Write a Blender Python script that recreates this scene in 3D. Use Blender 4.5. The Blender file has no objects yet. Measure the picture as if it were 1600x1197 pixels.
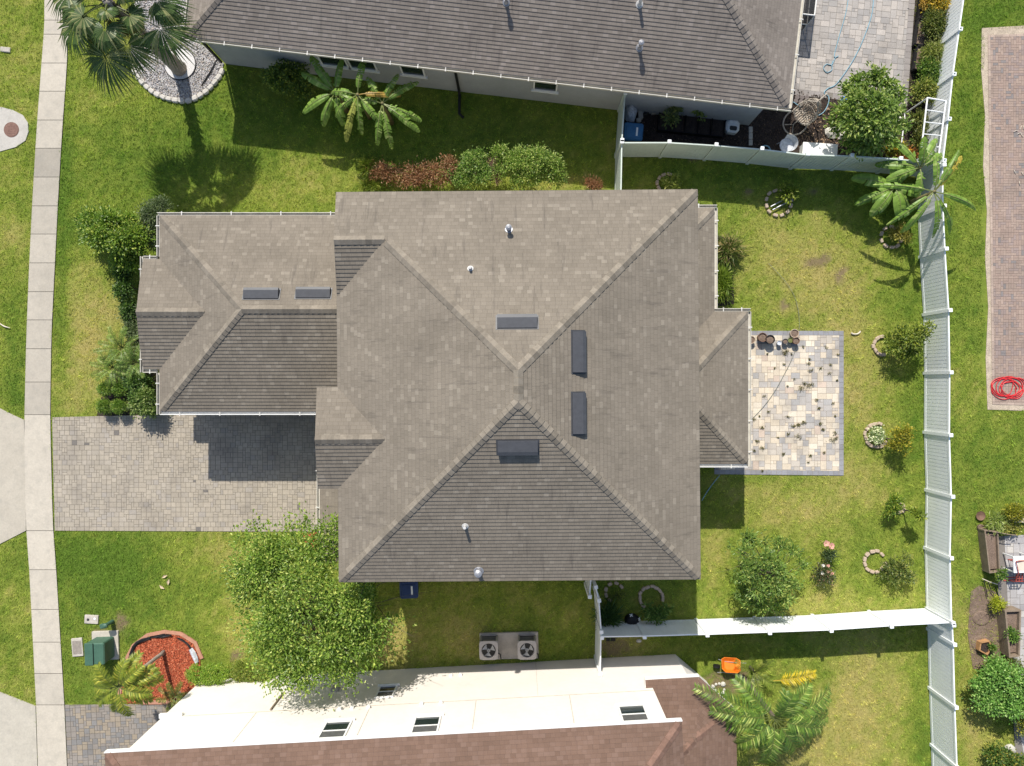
import bpy, math, random
import numpy as np
from mathutils import Vector, Matrix

# ------------------------------------------------------------------ camera, sky, sun
H, F, CX, CY = 31.0, 1110.0, 808.0, 600.0      # drone height (m), focal length and nadir in photo pixels
scene = bpy.context.scene
COL = scene.collection
cam = bpy.data.cameras.new('camera')
cam.sensor_width = 36.0
cam.lens = 36.0 * F / 1600.0
cam.shift_x = (800.0 - CX) / 1600.0
cam.shift_y = (CY - 598.5) / 1600.0
cam.clip_end = 2000.0
camo = bpy.data.objects.new('camera', cam)
camo.location = (0, 0, H)
COL.objects.link(camo)
scene.camera = camo

SHX, SHY = 0.235, -0.985                        # shadow offset on the ground per metre of height
elev = math.atan2(1.0, math.hypot(SHX, SHY))
world = bpy.data.worlds.new('World')
scene.world = world
world.use_nodes = True
wt = world.node_tree
sky = wt.nodes.new('ShaderNodeTexSky')
sky.sky_type = 'NISHITA'
sky.sun_disc = False
sky.sun_elevation = elev
sky.sun_rotation = math.atan2(-SHX, -SHY)
wt.links.new(sky.outputs[0], wt.nodes['Background'].inputs[0])
wt.nodes['Background'].inputs[1].default_value = 0.125
sun = bpy.data.lights.new('sun', 'SUN')
sun.energy = 4.6
sun.angle = math.radians(0.5)
sun.color = (1.0, 0.95, 0.87)
suno = bpy.data.objects.new('sun', sun)
suno.rotation_euler = Vector((SHX, SHY, -1.0)).to_track_quat('-Z', 'Y').to_euler()
suno.location = (-8, 30, 40)
COL.objects.link(suno)
scene.view_settings.view_transform = 'Standard'
scene.view_settings.look = 'None'
scene.view_settings.exposure = 0.34
scene.view_settings.gamma = 1.0
scene.view_settings.use_curve_mapping = False
scene.cycles.max_bounces = 6
scene.cycles.diffuse_bounces = 3
scene.cycles.transparent_max_bounces = 8

# ------------------------------------------------------------------ helpers
def P(px, py, z=0.0):
    k = (H - z) / F
    return Vector(((px - CX) * k, (CY - py) * k, z))

def srgb(r, g, b, k=1.0):
    f = lambda c: (c / 12.92 if c <= 0.04045 else ((c + 0.055) / 1.055) ** 2.4)
    return tuple(f(v / 255.0) * k for v in (r, g, b))

ORG = {}
Z3 = (0.0, 0.0, 0.0)

def tag(o, label=None, cat=None, group=None, kind=None):
    if label: o['label'] = label
    if cat: o['category'] = cat
    if group: o['group'] = group
    if kind: o['kind'] = kind
    return o

def thing(name, label, cat, loc=Z3, rz=0.0, group=None, local=False):
    o = bpy.data.objects.new(name, None)
    COL.objects.link(o)
    o.location = loc
    o.rotation_euler = (0, 0, rz)
    o.empty_display_size = 0.1
    ORG[o.name] = Z3 if local else tuple(loc)
    return tag(o, label, cat, group)

def copy_tree(o, parent=None):
    c = o.copy()
    COL.objects.link(c)
    if parent is not None: c.parent = parent
    for ch in list(o.children):
        copy_tree(ch, c)
    return c

def np_mesh(name, V, Fc, mat, parent=None, col=None, smooth=False, org=None, uv=None, facelens=None):
    """Link one mesh object from arrays; V (n,3); Fc (m,k) or flat with facelens; col (n,3) point colours."""
    V = np.asarray(V, dtype=np.float64).reshape(-1, 3)
    off = np.array(ORG.get(parent.name, Z3) if parent is not None else (org or Z3))
    me = bpy.data.meshes.new(name)
    if facelens is None:
        Fc = np.asarray(Fc, dtype=np.int32)
        m, k = Fc.shape
        flat = Fc.ravel()
        tot = np.full(m, k, dtype=np.int32)
    else:
        flat = np.asarray(Fc, dtype=np.int32)
        tot = np.asarray(facelens, dtype=np.int32)
        m = len(tot)
    start = np.zeros(m, dtype=np.int32)
    if m > 1: start[1:] = np.cumsum(tot)[:-1]
    me.vertices.add(len(V))
    me.vertices.foreach_set('co', (V - off).astype(np.float32).ravel())
    me.loops.add(len(flat))
    me.loops.foreach_set('vertex_index', flat)
    me.polygons.add(m)
    me.polygons.foreach_set('loop_start', start)
    try: me.polygons.foreach_set('loop_total', tot)
    except Exception: pass
    me.polygons.foreach_set('use_smooth', np.full(m, smooth, dtype=bool))
    if uv is not None:
        lay = me.uv_layers.new(name='UVMap')
        lay.data.foreach_set('uv', np.asarray(uv, dtype=np.float32).ravel())
    me.update(calc_edges=True)
    if col is not None:
        a = me.color_attributes.new('Col', 'FLOAT_COLOR', 'POINT')
        c4 = np.ones((len(V), 4), dtype=np.float32)
        c4[:, :3] = col
        a.data.foreach_set('color', c4.ravel())
    if mat is not None: me.materials.append(mat)
    o = bpy.data.objects.new(name, me)
    COL.objects.link(o)
    if parent is not None:
        o.parent = parent
        ORG[o.name] = tuple(off)
    elif org is not None:
        o.location = org
        ORG[o.name] = tuple(org)
    else:
        ORG[o.name] = Z3
    return o

class MB:
    def __init__(s): s.v = []; s.f = []; s.c = []; s.cur = None
    def add(s, vs, fs):
        b = len(s.v)
        s.v.extend([tuple(x) for x in vs])
        if s.cur is not None: s.c.extend([s.cur] * len(vs))
        s.f.extend([tuple(i + b for i in f) for f in fs])
        return s
    def box(s, c, d, rz=0.0, m=None):
        x, y, z = d[0] / 2, d[1] / 2, d[2] / 2
        cs, sn = math.cos(rz), math.sin(rz)
        vs = []
        for X, Y, Zz in [(-x, -y, -z), (x, -y, -z), (x, y, -z), (-x, y, -z), (-x, -y, z), (x, -y, z), (x, y, z), (-x, y, z)]:
            p = Vector((X, Y, Zz))
            if m is not None: p = m @ p
            vs.append((c[0] + p.x * cs - p.y * sn, c[1] + p.x * sn + p.y * cs, c[2] + p.z))
        return s.add(vs, [(0, 3, 2, 1), (4, 5, 6, 7), (0, 1, 5, 4), (1, 2, 6, 5), (2, 3, 7, 6), (3, 0, 4, 7)])
    def bevbox(s, c, d, b, rz=0.0):
        """box with chamfered vertical and top edges"""
        x, y, z0, z1 = d[0] / 2, d[1] / 2, c[2] - d[2] / 2, c[2] + d[2] / 2
        def ring(e, z):
            pts = [(x - b, y - e), (x - e, y - b), (x - e, -y + b), (x - b, -y + e), (-x + b, -y + e), (-x + e, -y + b), (-x + e, y - b), (-x + b, y - e)]
            return [(p[0], p[1], z) for p in pts]
        cs, sn = math.cos(rz), math.sin(rz)
        vs = ring(0, z0) + ring(0, z1 - b * 0.7) + ring(b * 0.7, z1)
        vs = [(c[0] + p[0] * cs - p[1] * sn, c[1] + p[0] * sn + p[1] * cs, p[2]) for p in vs]
        fs = []
        for r in (0, 8):
            for i in range(8):
                j = (i + 1) % 8
                fs.append((r + j, r + i, r + 8 + i, r + 8 + j))
        fs.append(tuple(range(23, 15, -1)))
        fs.append(tuple(range(0, 8)))
        return s.add(vs, fs)
    def cyl(s, p0, p1, r0, r1=None, n=10, caps=True):
        r1 = r0 if r1 is None else r1
        p0, p1 = Vector(p0), Vector(p1)
        d = (p1 - p0).normalized()
        a = d.orthogonal().normalized(); b = d.cross(a)
        vs = []
        for p, r in ((p0, r0), (p1, r1)):
            for i in range(n):
                t = 2 * math.pi * i / n
                vs.append(p + a * (r * math.cos(t)) + b * (r * math.sin(t)))
        fs = [(i, (i + 1) % n, n + (i + 1) % n, n + i) for i in range(n)]
        if caps: fs += [tuple(range(n - 1, -1, -1)), tuple(range(n, 2 * n))]
        return s.add(vs, fs)
    def tube(s, pts, r, n=6, closed=False):
        pts = [Vector(p) for p in pts]
        rs = r if isinstance(r, (list, tuple)) else [r] * len(pts)
        vs = []; fs = []
        m = len(pts)
        prev = None
        for i, p in enumerate(pts):
            q0 = pts[i - 1] if (i > 0 or closed) else p
            q1 = pts[(i + 1) % m] if (i < m - 1 or closed) else p
            d = (q1 - q0)
            d = d.normalized() if d.length > 1e-9 else Vector((0, 0, 1))
            if prev is None: a = d.orthogonal().normalized()
            else:
                a = prev - d * prev.dot(d)
                a = a.normalized() if a.length > 1e-6 else d.orthogonal().normalized()
            prev = a
            b = d.cross(a)
            for k in range(n):
                t = 2 * math.pi * k / n
                vs.append(p + a * (rs[i] * math.cos(t)) + b * (rs[i] * math.sin(t)))
        for i in range(m if closed else m - 1):
            for k in range(n):
                i2 = (i + 1) % m
                fs.append((i * n + k, i * n + (k + 1) % n, i2 * n + (k + 1) % n, i2 * n + k))
        if not closed: fs += [tuple(range(n - 1, -1, -1)), tuple(range((m - 1) * n, m * n))]
        return s.add(vs, fs)
    def prism(s, poly, z0, z1):
        n = len(poly)
        a = sum(poly[i][0] * poly[(i + 1) % n][1] - poly[(i + 1) % n][0] * poly[i][1] for i in range(n))
        if a < 0: poly = list(poly)[::-1]
        vs = [(p[0], p[1], z0) for p in poly] + [(p[0], p[1], z1) for p in poly]
        fs = [tuple(range(n - 1, -1, -1)), tuple(range(n, 2 * n))]
        fs += [(i, (i + 1) % n, n + (i + 1) % n, n + i) for i in range(n)]
        return s.add(vs, fs)
    def lathe(s, c, prof, n=16, sx=1.0, sy=1.0, caps=True):
        vs = []; fs = []
        for r, z in prof:
            for i in range(n):
                t = 2 * math.pi * i / n
                vs.append((c[0] + r * sx * math.cos(t), c[1] + r * sy * math.sin(t), c[2] + z))
        for j in range(len(prof) - 1):
            for i in range(n):
                fs.append((j * n + i, j * n + (i + 1) % n, (j + 1) * n + (i + 1) % n, (j + 1) * n + i))
        if caps: fs += [tuple(range(n - 1, -1, -1)), tuple(range((len(prof) - 1) * n, len(prof) * n))]
        return s.add(vs, fs)
    def build(s, name, mat, parent=None, smooth=False, org=None):
        flat = [i for f in s.f for i in f]
        return np_mesh(name, s.v, flat, mat, parent, smooth=smooth, org=org, facelens=[len(f) for f in s.f],
                       col=np.array(s.c) if s.c else None)

def solo(name, mb, mat, label, cat, loc=Z3, rz=0.0, group=None, smooth=False):
    """A top-level thing of one mesh, built round its own origin."""
    o = mb.build(name, mat, None, smooth=smooth)
    o.location = loc
    o.rotation_euler = (0, 0, rz)
    return tag(o, label, cat, group)

# ------------------------------------------------------------------ noise (numpy)
def _hash(ix, iy, seed):
    h = (ix.astype(np.int64) * 374761393 + iy.astype(np.int64) * 668265263 + seed * 982451653) & 0x7fffffff
    h = ((h ^ (h >> 13)) * 1274126177) & 0x7fffffff
    return ((h ^ (h >> 16)) & 0xffff) / 65535.0

def vnoise(x, y, seed=0):
    ix, iy = np.floor(x), np.floor(y)
    fx, fy = x - ix, y - iy
    fx, fy = fx * fx * (3 - 2 * fx), fy * fy * (3 - 2 * fy)
    a = _hash(ix, iy, seed); b = _hash(ix + 1, iy, seed)
    c = _hash(ix, iy + 1, seed); d = _hash(ix + 1, iy + 1, seed)
    return (a * (1 - fx) + b * fx) * (1 - fy) + (c * (1 - fx) + d * fx) * fy

def fbm(x, y, seed=0, o=3):
    t = np.zeros_like(x); a = 0.5; s = 0
    for i in range(o):
        t += a * vnoise(x * 2 ** i, y * 2 ** i, seed + i * 17); s += a; a *= 0.55
    return t / s

def inpoly(x, y, poly):
    r = np.zeros(len(x), dtype=bool)
    n = len(poly)
    for i in range(n):
        x0, y0 = poly[i][0], poly[i][1]
        x1, y1 = poly[(i + 1) % n][0], poly[(i + 1) % n][1]
        c = ((y0 > y) != (y1 > y))
        with np.errstate(divide='ignore', invalid='ignore'):
            r ^= c & (x < (x1 - x0) * (y - y0) / (y1 - y0 + 1e-12) + x0)
    return r

# ------------------------------------------------------------------ materials
def new_mat(name):
    m = bpy.data.materials.new(name)
    m.use_nodes = True
    t = m.node_tree
    return m, t, t.nodes['Principled BSDF'], t.nodes, t.links

def mathn(t, op, a, b=None, clamp=False):
    n = t.nodes.new('ShaderNodeMath'); n.operation = op; n.use_clamp = clamp
    for i, v in enumerate((a, b)):
        if v is None: continue
        if isinstance(v, (int, float)): n.inputs[i].default_value = v
        else: t.links.new(v, n.inputs[i])
    return n.outputs[0]

def mixc(t, fac, a, b, mode='MIX'):
    n = t.nodes.new('ShaderNodeMix'); n.data_type = 'RGBA'; n.blend_type = mode
    for idx, v in ((0, fac), (6, a), (7, b)):
        if isinstance(v, (int, float)): n.inputs[idx].default_value = v
        elif isinstance(v, tuple): n.inputs[idx].default_value = (*v[:3], 1.0)
        else: t.links.new(v, n.inputs[idx])
    return n.outputs[2]

def noise(t, scale, detail=4.0, rough=0.6, vec=None, dim='3D'):
    n = t.nodes.new('ShaderNodeTexNoise')
    n.inputs['Scale'].default_value = scale
    n.inputs['Detail'].default_value = detail
    n.inputs['Roughness'].default_value = rough
    if vec is not None: t.links.new(vec, n.inputs['Vector'])
    return n.outputs[0]

def mapr(t, v, a, b, c, d):
    n = t.nodes.new('ShaderNodeMapRange')
    t.links.new(v, n.inputs[0])
    for i, q in enumerate((a, b, c, d)): n.inputs[i + 1].default_value = q
    return n.outputs[0]

def M(name, base=None, rough=0.75, attr=False, var=((6.0, 0.25),), bump=None, spec=0.3, metal=0.0, trans=0.0, tint=None):
    m, t, b, N, L = new_mat(name)
    tc = N.new('ShaderNodeTexCoord').outputs['Object']
    if attr:
        a = N.new('ShaderNodeAttribute'); a.attribute_name = 'Col'; col = a.outputs['Color']
    else:
        r = N.new('ShaderNodeRGB'); r.outputs[0].default_value = (*base, 1); col = r.outputs[0]
    for sc, am in var:
        f = mapr(t, noise(t, sc, 5.0, 0.65, tc), 0.25, 0.75, 1 - am, 1 + am)
        col = mixc(t, 1.0, col, f, 'MULTIPLY')
    if tint:
        col = mixc(t, mapr(t, noise(t, tint[0], 4.0, 0.6, tc), 0.5, 0.72, 0.0, tint[2]), col, tint[1])
    L.new(col, b.inputs['Base Color'])
    b.inputs['Roughness'].default_value = rough
    b.inputs['Specular IOR Level'].default_value = spec
    b.inputs['Metallic'].default_value = metal
    if bump:
        bn = N.new('ShaderNodeBump')
        bn.inputs['Strength'].default_value = bump[1]
        bn.inputs['Distance'].default_value = bump[2]
        L.new(noise(t, bump[0], 4.0, 0.7, tc), bn.inputs['Height'])
        L.new(bn.outputs[0], b.inputs['Normal'])
    if trans:
        tr = N.new('ShaderNodeBsdfTranslucent')
        L.new(mixc(t, 1.0, col, (1.0, 1.15, 0.45), 'MULTIPLY'), tr.inputs[0])
        mx = N.new('ShaderNodeMixShader'); mx.inputs[0].default_value = trans
        L.new(b.outputs[0], mx.inputs[1]); L.new(tr.outputs[0], mx.inputs[2])
        L.new(mx.outputs[0], N['Material Output'].inputs[0])
    return m

def shingle_mat(name, c_lo, c_mid, c_hi, stain=0.35, w=0.19, h=0.142, light=0.14):
    """asphalt shingles: every tab its own tone from UV metres, with weather streaks running down the slope"""
    m, t, b, N, L = new_mat(name)
    uv = N.new('ShaderNodeUVMap').outputs[0]
    sx = N.new('ShaderNodeSeparateXYZ'); L.new(uv, sx.inputs[0])
    row = mathn(t, 'FLOOR', mathn(t, 'DIVIDE', sx.outputs[1], h))
    wn = N.new('ShaderNodeTexWhiteNoise'); wn.noise_dimensions = '1D'
    L.new(row, wn.inputs['W'])
    uu = mathn(t, 'ADD', mathn(t, 'DIVIDE', sx.outputs[0], w), mathn(t, 'MULTIPLY', wn.outputs[0], 9.0))
    # uneven tab widths: warp u by a noise
    cv0 = N.new('ShaderNodeCombineXYZ'); L.new(mathn(t, 'MULTIPLY', uu, 0.6), cv0.inputs[0]); L.new(mathn(t, 'MULTIPLY', row, 3.7), cv0.inputs[1])
    uu = mathn(t, 'ADD', uu, mathn(t, 'MULTIPLY', noise(t, 1.0, 1.0, 0.5, cv0.outputs[0]), 1.1))
    colm = mathn(t, 'FLOOR', uu)
    cv = N.new('ShaderNodeCombineXYZ'); L.new(colm, cv.inputs[0]); L.new(row, cv.inputs[1])
    w2 = N.new('ShaderNodeTexWhiteNoise'); w2.noise_dimensions = '2D'; L.new(cv.outputs[0], w2.inputs['Vector'])
    rp = N.new('ShaderNodeValToRGB'); L.new(w2.outputs[0], rp.inputs[0])
    e = rp.color_ramp.elements
    e[0].position = 0.0; e[0].color = (*c_lo, 1)
    e[1].position = 1.0; e[1].color = (*c_hi, 1)
    x = e.new(0.35); x.color = (*c_mid, 1)
    x = e.new(1 - light); x.color = (*[a * 1.07 for a in c_mid], 1)
    x = e.new(1 - light * 0.9); x.color = (*[(a + q) / 2 for a, q in zip(c_mid, c_hi)], 1)
    col = rp.outputs[0]
    # tab gaps
    fr = mathn(t, 'FRACT', uu)
    gap = mathn(t, 'LESS_THAN', fr, 0.06)
    col = mixc(t, mathn(t, 'MULTIPLY', gap, 0.30), col, (0.05, 0.045, 0.04))
    vf = mathn(t, 'FRACT', mathn(t, 'DIVIDE', sx.outputs[1], h))
    col = mixc(t, mathn(t, 'MULTIPLY', mathn(t, 'LESS_THAN', vf, 0.13), 0.18), col, (0.05, 0.045, 0.04))  # butt shading painted as a darker line low on every course
    # granules, broad tone, streaks
    tc = N.new('ShaderNodeTexCoord').outputs['Object']
    col = mixc(t, 1.0, col, mapr(t, noise(t, 60.0, 2.0, 0.7, tc), 0.3, 0.7, 0.86, 1.14), 'MULTIPLY')
    col = mixc(t, 1.0, col, mapr(t, noise(t, 0.55, 4.0, 0.6, tc), 0.3, 0.7, 0.90, 1.10), 'MULTIPLY')
    mp = N.new('ShaderNodeMapping'); L.new(uv, mp.inputs[0]); mp.inputs['Scale'].default_value = (5.0, 0.55, 1.0)
    st = noise(t, 1.0, 4.0, 0.65, mp.outputs[0])
    col = mixc(t, mapr(t, st, 0.56, 0.72, 0.0, stain), col, (0.045, 0.04, 0.04))
    L.new(col, b.inputs['Base Color'])
    b.inputs['Roughness'].default_value = 0.92
    b.inputs['Specular IOR Level'].default_value = 0.15
    bn = N.new('ShaderNodeBump'); bn.inputs['Strength'].default_value = 0.5; bn.inputs['Distance'].default_value = 0.01
    L.new(noise(t, 40.0, 3.0, 0.7, tc), bn.inputs['Height']); L.new(bn.outputs[0], b.inputs['Normal'])
    return m

MAT = {}
MAT['roof'] = shingle_mat('shingle_taupe', (0.190, 0.163, 0.128), (0.204, 0.175, 0.138), (0.258, 0.224, 0.178), stain=0.36, light=0.09)
MAT['roof_cap'] = M('shingle_cap', attr=True, rough=0.92, var=((8.0, 0.2), (60.0, 0.15)), spec=0.15)
MAT['roof_north'] = shingle_mat('shingle_grey_brown', (0.186, 0.16, 0.137), (0.205, 0.177, 0.151), (0.26, 0.226, 0.195), stain=0.40, light=0.12)
MAT['roof_red'] = shingle_mat('shingle_red_brown', (0.155, 0.098, 0.071), (0.172, 0.109, 0.08), (0.197, 0.128, 0.097), stain=0.12, light=0.25)
MAT['cap_red'] = M('cap_red', attr=True, rough=0.92, var=((8.0, 0.2), (60.0, 0.15)), spec=0.15)
MAT['cap_north'] = M('cap_north', attr=True, rough=0.92, var=((8.0, 0.2), (60.0, 0.15)), spec=0.15)
MAT['stucco'] = M('stucco_tan', (0.50, 0.44, 0.35), 0.9, var=((3.0, 0.08),), bump=(120.0, 0.4, 0.004))
MAT['stucco_grey'] = M('stucco_grey', (0.36, 0.37, 0.37), 0.9, var=((1.5, 0.10), (12.0, 0.05)), bump=(120.0, 0.4, 0.004))
MAT['stucco_cream'] = M('stucco_cream', (0.74, 0.69, 0.625), 0.9, var=((0.8, 0.06), (6.0, 0.04)), bump=(120.0, 0.4, 0.004))
MAT['trim'] = M('trim_white', (0.78, 0.77, 0.73), 0.55, var=((4.0, 0.08),))
MAT['gutter'] = M('gutter_cream', (0.52, 0.49, 0.42), 0.5, var=((3.0, 0.15), (20.0, 0.08)))
MAT['vinyl'] = M('vinyl_white', (0.84, 0.86, 0.855), 0.4, var=((1.5, 0.05),), spec=0.45)
MAT['vinyl_green'] = M('vinyl_green_shaded', (0.55, 0.61, 0.545), 0.45, var=((1.2, 0.08), (9.0, 0.05)), spec=0.4)  # greenish vinyl, base colour lowered to carry the shade on its south face
MAT['vent'] = M('vent_slate', (0.062, 0.064, 0.070), 0.45, var=((6.0, 0.15),), spec=0.4)
MAT['strap'] = M('strap_white', (0.60, 0.58, 0.53), 0.55)
MAT['lead'] = M('lead_grey', (0.36, 0.36, 0.37), 0.45, var=((10.0, 0.2),), metal=0.5)
MAT['pvc'] = M('pvc_white', (0.52, 0.51, 0.49), 0.5, var=((10.0, 0.1),))
MAT['dark'] = M('dark_metal', (0.018, 0.017, 0.016), 0.5)
MAT['black'] = M('black_plastic', (0.012, 0.012, 0.013), 0.55, var=((20.0, 0.3),))
MAT['glass'] = M('window_glass', (0.018, 0.028, 0.028), 0.06, var=((1.0, 0.2),), spec=0.6)
MAT['screen'] = M('window_blind', (0.10, 0.10, 0.095), 0.6)
MAT['concrete'] = M('concrete', attr=True, rough=0.9, var=((1.2, 0.10), (14.0, 0.10), (80.0, 0.06)), bump=(60.0, 0.3, 0.004), tint=(3.0, (0.30, 0.28, 0.24), 0.35))
MAT['conc_plain'] = M('concrete_plain', (0.46, 0.42, 0.36), 0.9, var=((3.0, 0.2), (30.0, 0.15)), bump=(60.0, 0.4, 0.004))
MAT['paver'] = M('paver', attr=True, rough=0.9, tint=(0.9, (0.16, 0.14, 0.12), 0.42), var=((1.0, 0.10), (25.0, 0.14), (90.0, 0.08)), bump=(70.0, 0.5, 0.004), spec=0.2)
MAT['leaf'] = M('leaf', attr=True, rough=0.45, var=((8.0, 0.12),), spec=0.4, trans=0.32)
MAT['leaf_dry'] = M('leaf_dry', attr=True, rough=0.8, var=((8.0, 0.15),), spec=0.15, trans=0.1)
MAT['grass'] = M('grass_blade', attr=True, rough=0.6, var=((3.0, 0.10),), spec=0.2, trans=0.34)
MAT['ground'] = M('turf_soil', attr=True, rough=0.95, var=((7.0, 0.22), (30.0, 0.25)), bump=(30.0, 0.8, 0.02), spec=0.1)
MAT['bark'] = M('bark', (0.115, 0.09, 0.068), 0.9, var=((6.0, 0.35), (30.0, 0.3)), bump=(30.0, 0.8, 0.02))
MAT['bark_pale'] = M('bark_pale', (0.30, 0.26, 0.215), 0.9, var=((6.0, 0.25), (30.0, 0.25)), bump=(30.0, 0.8, 0.02))
MAT['gravel'] = M('gravel', (0.42, 0.40, 0.40), 0.9, var=((3.0, 0.15), (38.0, 0.85)), bump=(38.0, 1.0, 0.03))
MAT['gravel_w'] = M('gravel_white', (0.66, 0.64, 0.62), 0.9, var=((35.0, 0.55),), bump=(35.0, 1.0, 0.03))
MAT['mulch_red'] = M('mulch_red', (0.40, 0.11, 0.055), 0.95, var=((3.0, 0.12), (30.0, 0.5)), bump=(30.0, 1.0, 0.03), spec=0.1)
MAT['mulch_dark'] = M('mulch_dark', (0.055, 0.042, 0.036), 0.95, var=((2.5, 0.35), (26.0, 0.7)), bump=(26.0, 1.0, 0.04), spec=0.1)
MAT['soil'] = M('bare_soil', (0.20, 0.145, 0.11), 0.95, var=((2.5, 0.25), (22.0, 0.45)), bump=(24.0, 1.0, 0.03), spec=0.1)
MAT['sand'] = M('sand_edge', (0.46, 0.38, 0.29), 0.95, var=((4.0, 0.25), (24.0, 0.35)), bump=(24.0, 1.0, 0.02), spec=0.1)
MAT['brick'] = M('edging_brick', (0.46, 0.36, 0.27), 0.9, var=((7.0, 0.3), (40.0, 0.25)), bump=(40.0, 0.6, 0.006))
MAT['edging'] = M('edging_block', (0.52, 0.49, 0.44), 0.9, var=((7.0, 0.15), (40.0, 0.2)), bump=(40.0, 0.6, 0.006))
MAT['curb_pink'] = M('curb_pink', (0.42, 0.21, 0.14), 0.9, var=((7.0, 0.2), (40.0, 0.2)))
MAT['wood'] = M('weathered_wood', (0.23, 0.175, 0.125), 0.85, var=((3.0, 0.25), (25.0, 0.25)))
MAT['wood_new'] = M('cedar_wood', (0.40, 0.22, 0.10), 0.8, var=((4.0, 0.25), (25.0, 0.2)))
MAT['wicker'] = M('wicker_grey', (0.40, 0.35, 0.29), 0.8, var=((15.0, 0.25),))
MAT['green_metal'] = M('utility_green', (0.058, 0.125, 0.085), 0.5, var=((3.0, 0.15), (20.0, 0.1)))
MAT['bin_blue'] = M('bin_blue', (0.022, 0.045, 0.125), 0.5, var=((5.0, 0.15),))
MAT['bin_light'] = M('bin_blue_bright', (0.035, 0.13, 0.27), 0.5, var=((5.0, 0.15),))
MAT['orange'] = M('tray_orange', (0.72, 0.18, 0.012), 0.45, var=((5.0, 0.12),))
MAT['steel'] = M('steel_grey', (0.35, 0.36, 0.37), 0.4, metal=0.6)
MAT['condenser'] = M('condenser_grey', (0.40, 0.37, 0.34), 0.5, var=((5.0, 0.1),))
MAT['coil'] = M('condenser_coil', (0.05, 0.05, 0.048), 0.6)
MAT['terracotta'] = M('pot_brown', (0.17, 0.10, 0.07), 0.7, var=((8.0, 0.25),))
MAT['red'] = M('hose_red', (0.62, 0.03, 0.035), 0.45)
MAT['blue'] = M('hose_blue', (0.22, 0.38, 0.46), 0.5)
MAT['blue_bright'] = M('toy_blue', (0.02, 0.20, 0.62), 0.45)
MAT['hose_grey'] = M('hose_grey', (0.21, 0.22, 0.17), 0.6)
MAT['manhole'] = M('manhole_rust', (0.20, 0.115, 0.088), 0.85, var=((12.0, 0.25), (50.0, 0.25)))
MAT['clear'] = M('clear_bag', (0.55, 0.57, 0.60), 0.3, var=((12.0, 0.4),), spec=0.6)
MAT['yellow'] = M('board_yellow', (0.66, 0.42, 0.03), 0.6)
MAT['red_metal'] = M('frame_red', (0.33, 0.07, 0.055), 0.55, var=((8.0, 0.25),))
MAT['cushion'] = M('cushion_beige', (0.62, 0.55, 0.44), 0.85, var=((6.0, 0.1),))
MAT['white'] = M('white_plastic', (0.80, 0.80, 0.78), 0.5, var=((5.0, 0.06),))
MAT['flower_pink'] = M('petal_pink', (0.62, 0.32, 0.24), 0.7, var=((20.0, 0.2),))
MAT['flower_white'] = M('petal_white', (0.75, 0.72, 0.62), 0.7, var=((20.0, 0.1),))
MAT['rock'] = M('rock_pale', (0.55, 0.52, 0.46), 0.9, var=((8.0, 0.3),), bump=(20.0, 0.8, 0.03))

# ------------------------------------------------------------------ plan of the site (photo pixels on the ground)
def G(pts): return [tuple(P(x, y)[:2]) for x, y in pts]
SIDEWALK_L = [(70, -60), (70, 40), (64, 120), (58, 200), (52, 300), (46, 420), (42, 520), (39, 640), (39, 700), (41, 820), (43, 840), (47, 900), (52, 1000), (57, 1100), (62, 1260)]
SIDEWALK_R = [(110, -60), (108, 40), (104, 120), (98, 200), (92, 300), (86, 420), (81, 520), (79, 640), (80, 700), (83, 820), (85, 840), (89, 900), (95, 1000), (101, 1100), (108, 1260)]
APRON_N = [(-160, 560), (0, 638), (20, 648), (38, 656), (39.5, 700), (41, 820), (41, 829), (0, 850), (-160, 930)]
APRON_S = [(-160, 1010), (0, 1081), (56, 1103), (61, 1260), (-160, 1260)]
PAD = [(-60, 160), (0, 167), (20, 172), (36, 180), (44, 192), (45, 206), (40, 220), (25, 230), (0, 237), (-60, 245)]
DRIVE = [(82, 652), (250, 648), (560, 645), (560, 831), (86, 829)]
DRIVE_S = [(102, 1101), (420, 1098), (420, 1260), (109, 1260)]
PATIO = [(1112, 517), (1318, 517), (1318, 743), (1116, 741)]
PATIO_N = [(1235, 148), (1300, 155), (1417, 167), (1434, -60), (1240, -60)]
EAST_PAVE = [(1543, 55), (1700, 50), (1700, 636), (1550, 632)]
YARD_MULCH = [(968, 150), (1240, 140), (1300, 152), (1417, 165), (1452, 165), (1458, 262), (1300, 244), (1120, 232), (965, 225)]
GRAVEL = [(205, 62), (205, 90), (212, 113), (226, 133), (246, 148), (270, 157), (292, 160), (312, 153), (330, 138), (343, 121), (350, 100), (305, 60), (300, -40), (215, -40)]
BED_S = [(190, 1098), (193, 1062), (199, 1035), (212, 1010), (232, 995), (258, 990), (282, 993), (303, 1006), (313, 1030), (314, 1100)]
HOUSE_FP = [(-7.4, -6.9), (-7.4, -1.0), (-13.7, -1.0), (-13.7, 0.9), (-14.3, 0.9), (-14.3, 4.6), (-13.7, 4.6), (-13.7, 6.2), (-6, 6.2), (-6, 6.4), (7.3, 6.5), (7.3, 2.5), (8.7, 2.5), (8.7, -2.8), (6, -2.8), (6, -6.5)]
EAST_STONE = [(1558, 838), (1700, 830), (1700, 1260), (1590, 1260), (1583, 1120), (1578, 1060), (1560, 960)]

def inset_pts(L, t):
    out = []
    for i in range(len(L) - 1):
        pass
    return out

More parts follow.
